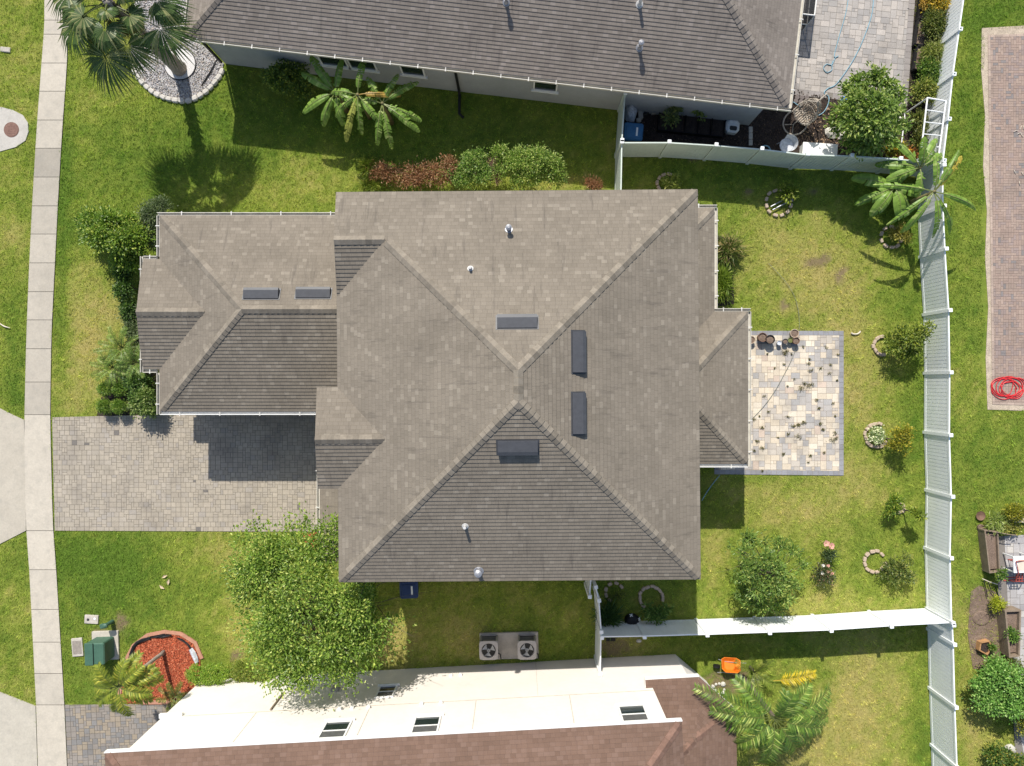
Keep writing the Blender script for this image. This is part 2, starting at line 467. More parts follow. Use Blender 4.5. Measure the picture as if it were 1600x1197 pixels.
# lawn colour: lush, ordinary, dry (a real mown lawn drying out in patches)
PATCH = [(140, 455, 60, 55, .55), (150, 545, 60, 75, .85), (125, 620, 45, 30, .45), (20, 370, 28, 40, .75), (25, 110, 40, 60, .3), (150, 170, 70, 60, .35),
         (210, 55, 60, 60, .35), (330, 865, 90, 30, .4), (260, 930, 60, 60, .25), (380, 975, 35, 50, .5), (1280, 425, 95, 75, .75), (1200, 370, 60, 60, .35),
         (1330, 560, 50, 80, .65), (1350, 645, 45, 60, .45), (1230, 795, 110, 45, .8), (1118, 865, 24, 60, .7), (1340, 740, 50, 40, .4), (1290, 950, 90, 40, .55),
         (1350, 1100, 95, 110, .85), (1230, 1180, 90, 60, .65), (1525, 1150, 30, 80, .55), (1500, 960, 20, 60, .3), (612, 1010, 36, 50, 1.0), (700, 960, 90, 40, .35), (720, 1005, 60, 40, .45),
         (430, 290, 90, 40, .3), (880, 285, 80, 12, .5), (1180, 290, 60, 20, .2), (60, 900, 20, 60, .1), (30, 950, 40, 60, .35), (300, 300, 60, 40, .15), (520, 250, 60, 30, .25),
         (1000, 1015, 60, 25, .5), (1050, 950, 60, 30, .3), (880, 960, 50, 40, .3), (860, 200, 80, 30, .25),
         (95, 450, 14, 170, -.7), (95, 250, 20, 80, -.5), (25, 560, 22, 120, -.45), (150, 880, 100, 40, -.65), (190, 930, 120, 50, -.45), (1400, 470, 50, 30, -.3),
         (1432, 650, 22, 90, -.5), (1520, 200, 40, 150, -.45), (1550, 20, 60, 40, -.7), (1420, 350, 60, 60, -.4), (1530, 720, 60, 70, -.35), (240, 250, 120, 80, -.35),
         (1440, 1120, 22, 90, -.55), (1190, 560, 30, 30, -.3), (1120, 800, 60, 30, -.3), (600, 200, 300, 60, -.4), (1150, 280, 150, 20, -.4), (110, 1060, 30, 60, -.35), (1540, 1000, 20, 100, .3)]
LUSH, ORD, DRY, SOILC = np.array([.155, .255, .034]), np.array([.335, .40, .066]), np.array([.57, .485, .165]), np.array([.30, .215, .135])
SOILSPOT = [(1290, 405, 12, 14), (1225, 478, 10, 12), (1300, 560, 10, 9), (190, 975, 16, 22), (158, 990, 18, 10), (960, 1012, 40, 18), (1145, 1065, 50, 22), (1530, 960, 22, 45), (270, 505, 10, 14),
            (1128, 440, 12, 40), (1172, 300, 10, 8), (1268, 300, 8, 6), (170, 612, 5, 5), (1270, 410, 16, 8), (1315, 430, 10, 16), (1085, 250, 12, 6), (370, 1022, 12, 12)]
def lawn_t(x, y):
    px, py = x * F / H + CX, CY - y * F / H
    d = np.zeros_like(x)
    for cx, cy, rx, ry, a in PATCH:
        d += (a * .85 if a > 0 else a) * np.exp(-(((px - cx) / rx) ** 2 + ((py - cy) / ry) ** 2))
    d += 0.55 * (fbm(x * 0.45, y * 0.45, 3) - 0.5) + 0.62 * (fbm(x * 1.9, y * 1.9, 11) - 0.5) + 0.9 * (fbm(x * 6.5, y * 6.5, 23) - 0.5)
    s = np.zeros_like(x)
    for cx, cy, rx, ry in SOILSPOT:
        s = np.maximum(s, np.exp(-(((px - cx) / rx) ** 2 + ((py - cy) / ry) ** 2)))
    s = np.clip((s + 0.8 * (fbm(x * 5, y * 5, 31) - 0.5) - 0.45) * 3, 0, .85)
    return d, s
def lawn_col(d, s):
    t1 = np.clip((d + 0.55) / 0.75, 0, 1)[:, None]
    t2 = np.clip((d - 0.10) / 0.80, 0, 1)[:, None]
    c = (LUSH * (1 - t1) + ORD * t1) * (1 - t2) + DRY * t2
    return c * (1 - s[:, None]) + SOILC * s[:, None]

# ground: one sheet, fine in the middle, out to the horizon
def make_ground():
    xs = np.concatenate([[-900, -200, -60, -29], np.arange(-28, 28.01, 0.2), [29, 60, 200, 900]])
    ys = np.concatenate([[-900, -200, -60, -23], np.arange(-22, 22.01, 0.2), [23, 60, 200, 900]])
    X, Y = np.meshgrid(xs, ys)
    x, y = X.ravel(), Y.ravel()
    d, s = lawn_t(x, y)
    c = lawn_col(d, s) * 0.6
    c[(abs(x) > 28.5) | (abs(y) > 22.5)] = ORD * .55
    nx, ny = len(xs), len(ys)
    i = (np.arange(ny - 1)[:, None] * nx + np.arange(nx - 1)[None, :]).ravel()
    z = np.where((abs(x) < 27) & (abs(y) < 21), 0.02 * (fbm(x * 0.8, y * 0.8, 5) - 0.5), 0) - 0.012
    o = np_mesh('ground', np.stack([x, y, z], 1), np.stack([i, i + 1, i + nx + 1, i + nx], 1), MAT['ground'], col=c)
    tag(o, kind='structure')
make_ground()

def make_grass():
    rng = np.random.default_rng(7)
    n = 1300000
    x = rng.uniform(-26, 26, n); y = rng.uniform(-19.8, 19.8, n)
    keep = np.ones(n, bool)
    sw = G(SIDEWALK_L) + G(SIDEWALK_R)[::-1]
    jig = rng.normal(0, 0.045, n)
    for poly in (sw, G(APRON_N), G(APRON_S), G(PAD), G(DRIVE), G(DRIVE_S), G(PATIO), G(PATIO_N), G(EAST_PAVE), G(YARD_MULCH), G(GRAVEL), G(BED_S), HOUSE_FP, G(EAST_STONE)):
        keep &= ~inpoly(x + jig, y + jig[::-1], poly)
    # inside the neighbours' houses
    keep &= ~((y < -12.35 + 0.0552 * (x + 3.3)) & (x > -13.7) & (x < 7.2))
    keep &= ~((y > 12.3 - 0.117 * (x - 1.05)) & (x > -12.8) & (x < 10.3))
    px, py = x * F / H + CX, CY - y * F / H
    keep &= ~((px > 1528) & (py > 45) & (py < 640) & (px > 1536 - 3 * np.sin(py / 17)))
    x, y = x[keep], y[keep]
    d, s = lawn_t(x, y)
    k = (rng.random(len(x)) > s * 0.92)
    x, y, d, s = x[k], y[k], d[k], s[k]
    n = len(x)
    d = d + rng.normal(0, 0.16, n)
    c = lawn_col(d, s * 0)
    c *= rng.uniform(0.58, 1.42, n)[:, None]
    tuft = np.clip(.5 + 1.45 * (vnoise(x * 7.5, y * 7.5, 71) * .55 + vnoise(x * 15, y * 15, 72) * .45 - .5), 0, 1)
    c *= (0.42 + 1.16 * tuft)[:, None]
    tall = np.clip(0.45 + 1.25 * tuft + 0.5 * (fbm(x * 2.2, y * 2.2, 41) - 0.5) - 0.2 * d, 0.35, 1.9)
    hgt = rng.uniform(0.03, 0.075, n) * tall
    az = 2 * np.pi * 2 * vnoise(x * 3.1, y * 3.1, 77) + rng.normal(0, 1.0, n)
    lean = rng.uniform(0.015, 0.07, n) * tall
    w = rng.uniform(0.006, 0.013, n)
    a2 = rng.uniform(0, 2 * np.pi, n)
    V = np.zeros((n, 3, 3))
    V[:, 0, 0] = x - w * np.cos(a2); V[:, 0, 1] = y - w * np.sin(a2); V[:, 0, 2] = -0.01
    V[:, 1, 0] = x + w * np.cos(a2); V[:, 1, 1] = y + w * np.sin(a2); V[:, 1, 2] = -0.01
    V[:, 2, 0] = x + lean * np.cos(az); V[:, 2, 1] = y + lean * np.sin(az); V[:, 2, 2] = hgt
    o = np_mesh('lawn_grass', V.reshape(-1, 3), np.arange(3 * n).reshape(n, 3), MAT['grass'], col=np.repeat(c, 3, 0))
    tag(o, 'mown green lawn with straw-coloured dry patches round the houses', 'grass', kind='stuff')
make_grass()

# ------------------------------------------------------------------ hard surfaces
def clip_poly(poly, a, b, c):
    """keep a*x+b*y+c >= 0"""
    out = []
    n = len(poly)
    for i in range(n):
        p, q = poly[i], poly[(i + 1) % n]
        dp, dq = a * p[0] + b * p[1] + c, a * q[0] + b * q[1] + c
        if dp >= 0: out.append(p)
        if (dp >= 0) != (dq >= 0):
            t = dp / (dp - dq)
            out.append(tuple(p[k] + t * (q[k] - p[k]) for k in range(len(p))))
    return out

def ccw(poly):
    a = sum(poly[i][0] * poly[(i + 1) % len(poly)][1] - poly[(i + 1) % len(poly)][0] * poly[i][1] for i in range(len(poly)))
    return list(poly) if a > 0 else list(poly)[::-1]

def pavers(name, poly, cell, sizes, palette, z=0.02, gap=0.012, rz=0.0, seed=1, joint=(0.10, 0.09, 0.075), border=None):
    """A laid surface: real blocks of mixed sizes on a joint-sand bed, cut at the edge."""
    rng = random.Random(seed)
    poly = ccw(poly)
    mb = MB()
    mb.cur = joint
    mb.add([(p[0], p[1], z - 0.008) for p in poly], [tuple(range(len(poly)))])
    cs, sn = math.cos(rz), math.sin(rz)
    loc = [(p[0] * cs + p[1] * sn, -p[0] * sn + p[1] * cs) for p in poly]
    x0, x1 = min(p[0] for p in loc), max(p[0] for p in loc)
    y0, y1 = min(p[1] for p in loc), max(p[1] for p in loc)
    nx, ny = int((x1 - x0) / cell) + 1, int((y1 - y0) / cell) + 1
    used = [[False] * nx for _ in range(ny)]
    edges = []
    for i in range(len(loc)):
        p, q = loc[i], loc[(i + 1) % len(loc)]
        l = math.hypot(q[0] - p[0], q[1] - p[1])
        nxv, nyv = -(q[1] - p[1]) / l, (q[0] - p[0]) / l
        edges.append((nxv, nyv, -(nxv * p[0] + nyv * p[1])))
    if border:
        bw, bl, bcol = border
        ins = [(a, b, c - bw) for a, b, c in edges]
    else: ins = edges
    tot = sum(s[2] for s in sizes)
    def emit(q, col):
        q = [(px_ * cs - py_ * sn, px_ * sn + py_ * cs) for px_, py_ in q]
        mb.cur = col
        dz = rng.uniform(-0.0015, 0.0015)
        n = len(q)
        vs = [(a, b, z + dz) for a, b in q] + [(a, b, z - 0.0085) for a, b in q]
        mb.add(vs, [tuple(range(n))] + [((i + 1) % n, i, n + i, n + (i + 1) % n) for i in range(n)])
    def pick():
        r = rng.random() * sum(p[1] for p in palette)
        for c, w in palette:
            r -= w
            if r <= 0: break
        k = rng.uniform(0.93, 1.07)
        return tuple(v * k for v in c)
    for j in range(ny):
        for i in range(nx):
            if used[j][i]: continue
            r = rng.random() * tot
            cand = []
            for s in sizes:
                r -= s[2]
                if r <= 0: cand.append(s); break
            cand += [(1, 1, 1)]
            for s in cand:
                if i + s[0] <= nx and j + s[1] <= ny and not any(used[j + b][i + a] for a in range(s[0]) for b in range(s[1])):
                    for a in range(s[0]):
                        for b in range(s[1]): used[j + b][i + a] = True
                    break
            g = gap / 2
            q = [(x0 + i * cell + g, y0 + j * cell + g), (x0 + (i + s[0]) * cell - g, y0 + j * cell + g),
                 (x0 + (i + s[0]) * cell - g, y0 + (j + s[1]) * cell - g), (x0 + i * cell + g, y0 + (j + s[1]) * cell - g)]
            for a, b, c in ins:
                q = clip_poly(q, a, b, c)
                if len(q) < 3: break
            if len(q) >= 3: emit(q, pick())
    if border:
        for i in range(len(loc)):
            p, q = loc[i], loc[(i + 1) % len(loc)]
            l = math.hypot(q[0] - p[0], q[1] - p[1])
            d = ((q[0] - p[0]) / l, (q[1] - p[1]) / l)
            nn = (-d[1], d[0])
            k = max(1, int(l / bl))
            for m in range(k):
                a0, a1 = l * m / k + gap / 2, l * (m + 1) / k - gap / 2
                if m == k - 1: a1 -= bw
                kk = rng.uniform(0.88, 1.12)
                emit([(p[0] + d[0] * t + nn[0] * u, p[1] + d[1] * t + nn[1] * u) for t, u in ((a0, 0.004), (a1, 0.004), (a1, bw - gap / 2), (a0, bw - gap / 2))], tuple(v * kk for v in bcol))
    o = mb.build(name, MAT['paver'])
    return tag(o, kind='structure')

def sidewalk():
    """cast slabs, each with its own tone, tooled joints between"""
    rng = random.Random(3)
    def at(L, y):
        for (xa, ya), (xb, yb) in zip(L, L[1:]):
            if ya <= y <= yb: return xa + (xb - xa) * (y - ya) / (yb - ya)
        return L[-1][0]
    ys = [-50, -12, 32, 54, 99, 143, 188, 232, 277, 322, 366, 411, 456, 500, 545, 597, 648, 829, 890, 952, 1003, 1052, 1101, 1250]
    mb = MB()
    mb.cur = (0.10, 0.085, 0.07)
    L, R = [(at(SIDEWALK_L, y), y) for y in range(-50, 1251, 20)], [(at(SIDEWALK_R, y), y) for y in range(-50, 1251, 20)]
    mb.add([(*P(*p)[:2], 0.018) for p in L] + [(*P(*p)[:2], 0.018) for p in R],
           [(i + 1, i + len(L) + 1, i + len(L), i) for i in range(len(L) - 1)])
    for i, (a, b) in enumerate(zip(ys, ys[1:])):
        k = rng.uniform(0.93, 1.05)
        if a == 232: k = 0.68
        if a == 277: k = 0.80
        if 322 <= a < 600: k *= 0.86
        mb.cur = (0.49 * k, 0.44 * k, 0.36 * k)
        n = max(1, int((b - a) / 45))
        for m in range(n):
            y0, y1 = a + (b - a) * m / n, a + (b - a) * (m + 1) / n
            g0, g1 = (0.4 if m == 0 else 0), (0.4 if m == n - 1 else 0)
            y0 += g0; y1 -= g1
            q = [P(at(SIDEWALK_L, y0), y0), P(at(SIDEWALK_L, y1), y1), P(at(SIDEWALK_R, y1), y1), P(at(SIDEWALK_R, y0), y0)]
            mb.add([(p.x, p.y, 0.03) for p in q], [(0, 1, 2, 3)])
    tag(mb.build('sidewalk', MAT['concrete']), kind='structure')
sidewalk()

def slab(name, poly, z, mat, col=None, base=0.0):
    mb = MB()
    if col: mb.cur = col
    mb.prism(poly, base - 0.05, z)
    return tag(mb.build(name, mat), kind='structure')
slab('driveway_apron', G(APRON_N), 0.026, MAT['concrete'], (0.44, 0.395, 0.32))
slab('driveway_apron', G(APRON_S), 0.026, MAT['concrete'], (0.46, 0.42, 0.345))
slab('manhole_apron', G(PAD), 0.024, MAT['concrete'], (0.46, 0.43, 0.38))
GREYBEIGE = [((0.36, 0.315, 0.25), 8), ((0.35, 0.308, 0.25), 5), ((0.37, 0.322, 0.255), 5), ((0.33, 0.295, 0.25), 1.5), ((0.17, 0.155, 0.14), .10)]
pavers('driveway', G(DRIVE), 0.108, [(2, 2, 6), (2, 1, 2), (1, 2, 1), (3, 2, 1.5)], GREYBEIGE, z=0.022, gap=0.014, seed=4, joint=(0.17, 0.15, 0.12))
pavers('neighbour_driveway', G(DRIVE_S), 0.115, [(2, 2, 5), (2, 1, 3), (1, 2, 2)], [((0.26, 0.23, 0.20), 5), ((0.30, 0.25, 0.19), 3), ((0.21, 0.20, 0.19), 3)], z=0.022, gap=0.016, rz=0.05, seed=5, joint=(0.13, 0.12, 0.10))
pavers('patio', G(PATIO), 0.128, [(3, 2, 4), (2, 2, 3), (2, 3, 2), (1, 2, 1), (2, 1, 1)],
       [((0.60, 0.515, 0.395), 7), ((0.64, 0.565, 0.45), 6), ((0.48, 0.43, 0.365), 4.5), ((0.37, 0.355, 0.335), 3.5), ((0.43, 0.40, 0.365), 4.5), ((0.53, 0.43, 0.345), .8)],
       z=0.024, gap=0.012, seed=8, joint=(0.28, 0.235, 0.185), border=(0.20, 0.22, (0.27, 0.27, 0.285)))
pavers('neighbour_patio', G(PATIO_N), 0.13, [(3, 2, 4), (2, 2, 3), (2, 1, 1), (2, 3, 2)], [((0.38, 0.35, 0.32), 5), ((0.43, 0.39, 0.35), 4), ((0.33, 0.31, 0.29), 3)], z=0.022, gap=0.014, rz=-0.10, seed=9, joint=(0.21, 0.19, 0.165), border=(0.26, 0.26, (0.29, 0.265, 0.25)))
slab('paving_sand_edge', G([(1534, 44), (1640, 38), (1700, 40), (1700, 645), (1543, 640), (1540, 560), (1544, 480), (1539, 400), (1542, 330), (1536, 260), (1539, 180), (1533, 110)]), 0.010, MAT['sand'])
pavers('rear_paving', G(EAST_PAVE), 0.112, [(2, 1, 5), (1, 2, 5), (1, 1, 1)], [((0.325, 0.24, 0.195), 5), ((0.345, 0.26, 0.21), 4), ((0.295, 0.228, 0.20), 3), ((0.225, 0.20, 0.19), .6)], z=0.026, gap=0.010, seed=10, joint=(0.22, 0.175, 0.145), border=(0.11, 0.3, (0.40, 0.31, 0.25)))
slab('mulch_bed', G(YARD_MULCH), 0.006, MAT['mulch_dark'])
slab('gravel_bed', G(GRAVEL), 0.014, MAT['gravel'])
slab('red_mulch_bed', G(BED_S), 0.022, MAT['mulch_red'])
pavers('stone_paving', G(EAST_STONE), 0.14, [(3, 2, 4), (2, 2, 3), (2, 3, 2)], [((0.42, 0.40, 0.385), 5), ((0.36, 0.345, 0.34), 3), ((0.48, 0.45, 0.41), 2)], z=0.022, gap=0.016, seed=12, joint=(0.2, 0.18, 0.16))
slab('dirt_patch', G([(1517, 925), (1530, 915), (1556, 925), (1566, 1000), (1562, 1045), (1520, 1045), (1512, 990)]), 0.008, MAT['soil'])
slab('house_bed', G([(1112, 365), (1135, 372), (1146, 430), (1147, 475), (1112, 480)]), 0.007, MAT['mulch_dark'])
slab('house_bed', G([(150, 655), (165, 595), (190, 560), (215, 470), (230, 400), (262, 400), (262, 655)]), 0.007, MAT['mulch_dark'])
slab('red_mulch_bed', G([(470, 832), (510, 832), (512, 862), (478, 858)]), 0.008, MAT['mulch_red'])

# ------------------------------------------------------------------ shingled roofs
def newell(poly):
    n = Vector((0, 0, 0))
    for i in range(len(poly)):
        a, b = poly[i], poly[(i + 1) % len(poly)]
        n += Vector(((a.y - b.y) * (a.z + b.z), (a.z - b.z) * (a.x + b.x), (a.x - b.x) * (a.y + b.y)))
    return n.normalized()

def shingles(name, planes, mat, parent, t=0.018, h=0.142, seed=0):
    """Every roof slope as lapped courses: each course tilts up to a butt edge, as laid shingles do."""
    V, Fs, L, UV = [], [], [], []
    for pi, poly in enumerate(planes):
        poly = [Vector(p) for p in poly]
        n = newell(poly)
        if n.z < 0: poly.reverse(); n = -n
        u = Vector((0, 0, 1)).cross(n).normalized()
        v = n.cross(u)
        o = poly[0]
        Q = [((p - o).dot(u), (p - o).dot(v)) for p in poly]
        v0, v1 = min(q[1] for q in Q), max(q[1] for q in Q)
        uo, vo = pi * 37.3, round(pi * 11) * h
        k = 0
        while v0 + k * h < v1 - 1e-4:
            a, b = v0 + k * h, min(v0 + (k + 1) * h, v1)
            c = clip_poly(clip_poly(Q, 0, 1, -a), 0, -1, b)
            k += 1
            if len(c) < 3: continue
            lift = [0.002 + t * (1 - (q[1] - a) / h) for q in c]
            b0 = len(V)
            for q, l in zip(c, lift):
                V.append(o + u * q[0] + v * q[1] + n * l)
            Fs.extend(range(b0, b0 + len(c))); L.append(len(c))
            UV.extend([(q[0] + uo, q[1] - v0 + vo + 0.001) for q in c])
            for i in range(len(c)):
                p, q = c[i], c[(i + 1) % len(c)]
                if abs(p[1] - a) < 1e-6 and abs(q[1] - a) < 1e-6 and abs(p[0] - q[0]) > 1e-5:
                    b1 = len(V)
                    for z_, w in ((q, lift[(i + 1) % len(c)]), (p, lift[i]), (p, -0.004), (q, -0.004)):
                        V.append(o + u * z_[0] + v * z_[1] + n * w)
                        UV.append((z_[0] + uo, a - v0 + vo + 0.001))
                    Fs.extend((b1, b1 + 1, b1 + 2, b1 + 3)); L.append(4)
    return np_mesh(name, [tuple(p) for p in V], Fs, mat, parent, uv=UV, facelens=L)

CAPCOL = {'shingle_cap': (0.212, 0.183, 0.145), 'cap_red': (0.185, 0.112, 0.083), 'cap_north': (0.20, 0.174, 0.15)}
def caps(name, lines, mat, parent, w=0.165, ln=0.21):
    """hip and ridge cap shingles: short lapped pieces bent over the line; each line = (p0, p1, nA, nB)"""
    rng = random.Random(len(lines))
    cc = CAPCOL[mat.name]
    for p0, p1, na, nb in lines:
        mb = MB()
        p0, p1 = Vector(p0), Vector(p1)
        d = (p1 - p0); l = d.length; d.normalize()
        da, db = d.cross(Vector(na)), d.cross(Vector(nb))
        if da.z > 0: da = -da
        if db.z > 0: db = -db
        if (da - db).length < 0.3: db = -da
        up = (Vector(na) + Vector(nb)).normalized()
        if abs(d.z) > .05: p0 = p0 + d * .13; l -= .13
        k = max(1, int(l / ln))
        for i in range(k):
            a, b = p0 + d * (l * i / k), p0 + d * (l * (i + 1) / k)
            lo, hi = 0.062, 0.040
            kk = rng.choice((.84, .95, 1.0, 1.08, 1.16)); mb.cur = tuple(v * kk for v in cc)
            vs = [a + da * w + up * (lo - .018), a + up * lo, a + db * w + up * (lo - .018), b + da * w + up * (hi - .018), b + up * hi, b + db * w + up * (hi - .018)]
            vs += [q - up * 0.03 for q in vs[:3]]
            vs += [q - up * 0.03 for q in vs[3:6]]
            mb.add(vs, [(0, 1, 4, 3), (1, 2, 5, 4), (6, 7, 1, 0), (7, 8, 2, 1), (0, 3, 9, 6), (5, 2, 8, 11)])
        mb.build(name, mat, parent)

def gutter(parent, p0, p1, z, out, name='gutter', straps=3, mat=None, ends=True):
    """an open U-channel hung along an eave, with strap hangers across it; out = outward unit xy"""
    mat = mat or MAT['gutter']
    p0, p1 = Vector((p0[0], p0[1], 0)), Vector((p1[0], p1[1], 0))
    d = (p1 - p0); l = d.length; d.normalize()
    o = Vector((out[0], out[1], 0)).normalized()
    W, Hh, t = 0.12, 0.11, 0.012
    prof = [(0, 0), (0, -Hh), (W, -Hh), (W, 0), (W - 0.026, 0), (W - 0.026, -0.014), (W - t, -0.014), (W - t, -Hh + t), (t, -Hh + t), (t, 0)]
    mb = MB()
    n = len(prof)
    vs = [p0 + o * a + Vector((0, 0, z + b)) for a, b in prof] + [p1 + o * a + Vector((0, 0, z + b)) for a, b in prof]
    mb.add(vs, [(i, (i + 1) % n, n + (i + 1) % n, n + i) for i in range(n)] + [(0, 1, 2, 3, 4, 5, 6, 7, 8, 9), (19, 18, 17, 16, 15, 14, 13, 12, 11, 10)])
    g = mb.build(name, mat, parent)
    for i in range(straps):
        c = p0 + d * (l * (i + 0.5) / straps) + o * (W / 2 + 0.005)
        s = MB().box((c.x, c.y, z + 0.006), (0.035, W + 0.07, 0.012), math.atan2(d.y, d.x))
        s.box((c.x + o.x * 0.062, c.y + o.y * 0.062, z - 0.03), (0.05, 0.02, 0.07), math.atan2(d.y, d.x))
        s.build('gutter_strap', MAT['strap'], g)
    return g

def ray_plane(px, py, p, n):
    c = Vector((0, 0, H)); d = P(px, py, 0) - c
    return c + d * ((Vector(p) - c).dot(n) / d.dot(n))

def roof_vent(parent, px, py, pl, du, dv, cap_dv=0.3):
    """low sheet-metal off-ridge vent: flange on the shingles and a wedge hood that opens down the slope"""
    n = newell([Vector(q) for q in pl]);  n = n if n.z > 0 else -n
    u = Vector((0, 0, 1)).cross(n).normalized(); v = n.cross(u)
    c = ray_plane(px, py, pl[0], n)
    mb = MB()
    def pt(a, b, e): return c + u * a + v * b + n * e
    A, B = du / 2, dv / 2
    vs = [pt(s * (A + .05), t * (B + .04), .026) for s, t in ((-1, -1), (1, -1), (1, 1), (-1, 1))]
    mb.add(vs, [(0, 1, 2, 3)])
    lo, hi = .045, .17
    vs = [pt(-A, -B, .06), pt(A, -B, .06), pt(A, B, .022), pt(-A, B, .022), pt(-A, -B, hi), pt(A, -B, hi), pt(A, B, lo + .02), pt(-A, B, lo + .02)]
    vs += [pt(-A, -B * .45, hi + .006), pt(A, -B * .45, hi + .006)]
    mb.add(vs, [(0, 1, 5, 4), (1, 2, 6, 9, 5), (2, 3, 7, 6), (3, 0, 4, 8, 7), (4, 5, 9, 8), (8, 9, 6, 7)])
    return mb.build('roof_vent', MAT['vent'], parent)

def vent_pipe(parent, px, py, pl, r=0.05, h=0.32, capd=False):
    n = newell([Vector(q) for q in pl]);  n = n if n.z > 0 else -n
    c = ray_plane(px, py, pl[0], n)
    mb = MB()
    mb.cyl(c + n * .018, c + n * .03, r * 2.4, r * 2.2, 12)
    mb.cyl(c + n * .03, c + Vector((0, 0, .14)), r * 1.5, r * 1.1, 12)
    mb.cyl(c - Vector((0, 0, .1)), c + Vector((0, 0, h)), r, r, 12, caps=not capd)
    if capd: mb.lathe(tuple(c), [(r, h - .02), (r * 1.75, h - .02), (r * 1.75, h + .05), (r * 0.6, h + .09)], 12)
    else: mb.cyl(c + Vector((0, 0, h + .001)), c + Vector((0, 0, h + .003)), r * .72, r * .72, 10)
    return mb.build('plumbing_vent', MAT['lead'] if capd else MAT['pvc'], parent)

def wall_window(parent, origin, along, outn, x, z0, w, h, split=True, glass='glass'):
    """a framed sash window on a wall: origin + along*x at centre; frame proud of the wall, pane set inside it"""
    a = Vector((along[0], along[1], 0)).normalized(); o = Vector((outn[0], outn[1], 0)).normalized()
    rz = math.atan2(a.y, a.x)
    c = Vector((origin[0], origin[1], 0)) + a * x
    fr = MB()
    t = 0.06
    def bx(mb, dx, dz, sx, sz, d0, d1):
        q = c + a * dx + o * ((d0 + d1) / 2)
        mb.box((q.x, q.y, dz), (sx, abs(d1 - d0), sz), rz)
    bx(fr, 0, z0 + t / 2, w, t, 0.003, .075); bx(fr, 0, z0 + h - t / 2, w, t, 0.003, .06)
    bx(fr, -w / 2 + t / 2, z0 + h / 2, t, h - 2 * t, 0.003, .06); bx(fr, w / 2 - t / 2, z0 + h / 2, t, h - 2 * t, 0.003, .06)
    if split: bx(fr, 0, z0 + h * .5, w - 2 * t, t * .8, 0.004, .05)
    f = fr.build('window', MAT['trim'], parent)
    if split:
        g = MB(); bx(g, 0, z0 + h * .25 + .01, w - 2 * t, h * .5 - t * 1.4, 0.004, .022); g.build('lower_pane', MAT[glass], f)
        g = MB(); bx(g, 0, z0 + h * .75 - .01, w - 2 * t, h * .5 - t * 1.4, 0.004, .032); g.build('upper_pane', MAT['screen'], f)
    else:
        g = MB(); bx(g, 0, z0 + h / 2, w - 2 * t, h - 2 * t, 0.004, .025); g.build('pane', MAT[glass], f)
    s = MB(); bx(s, 0, z0 - .04, w + .16, .07, 0.002, .11); s.build('sill', MAT['trim'], f)
    return f

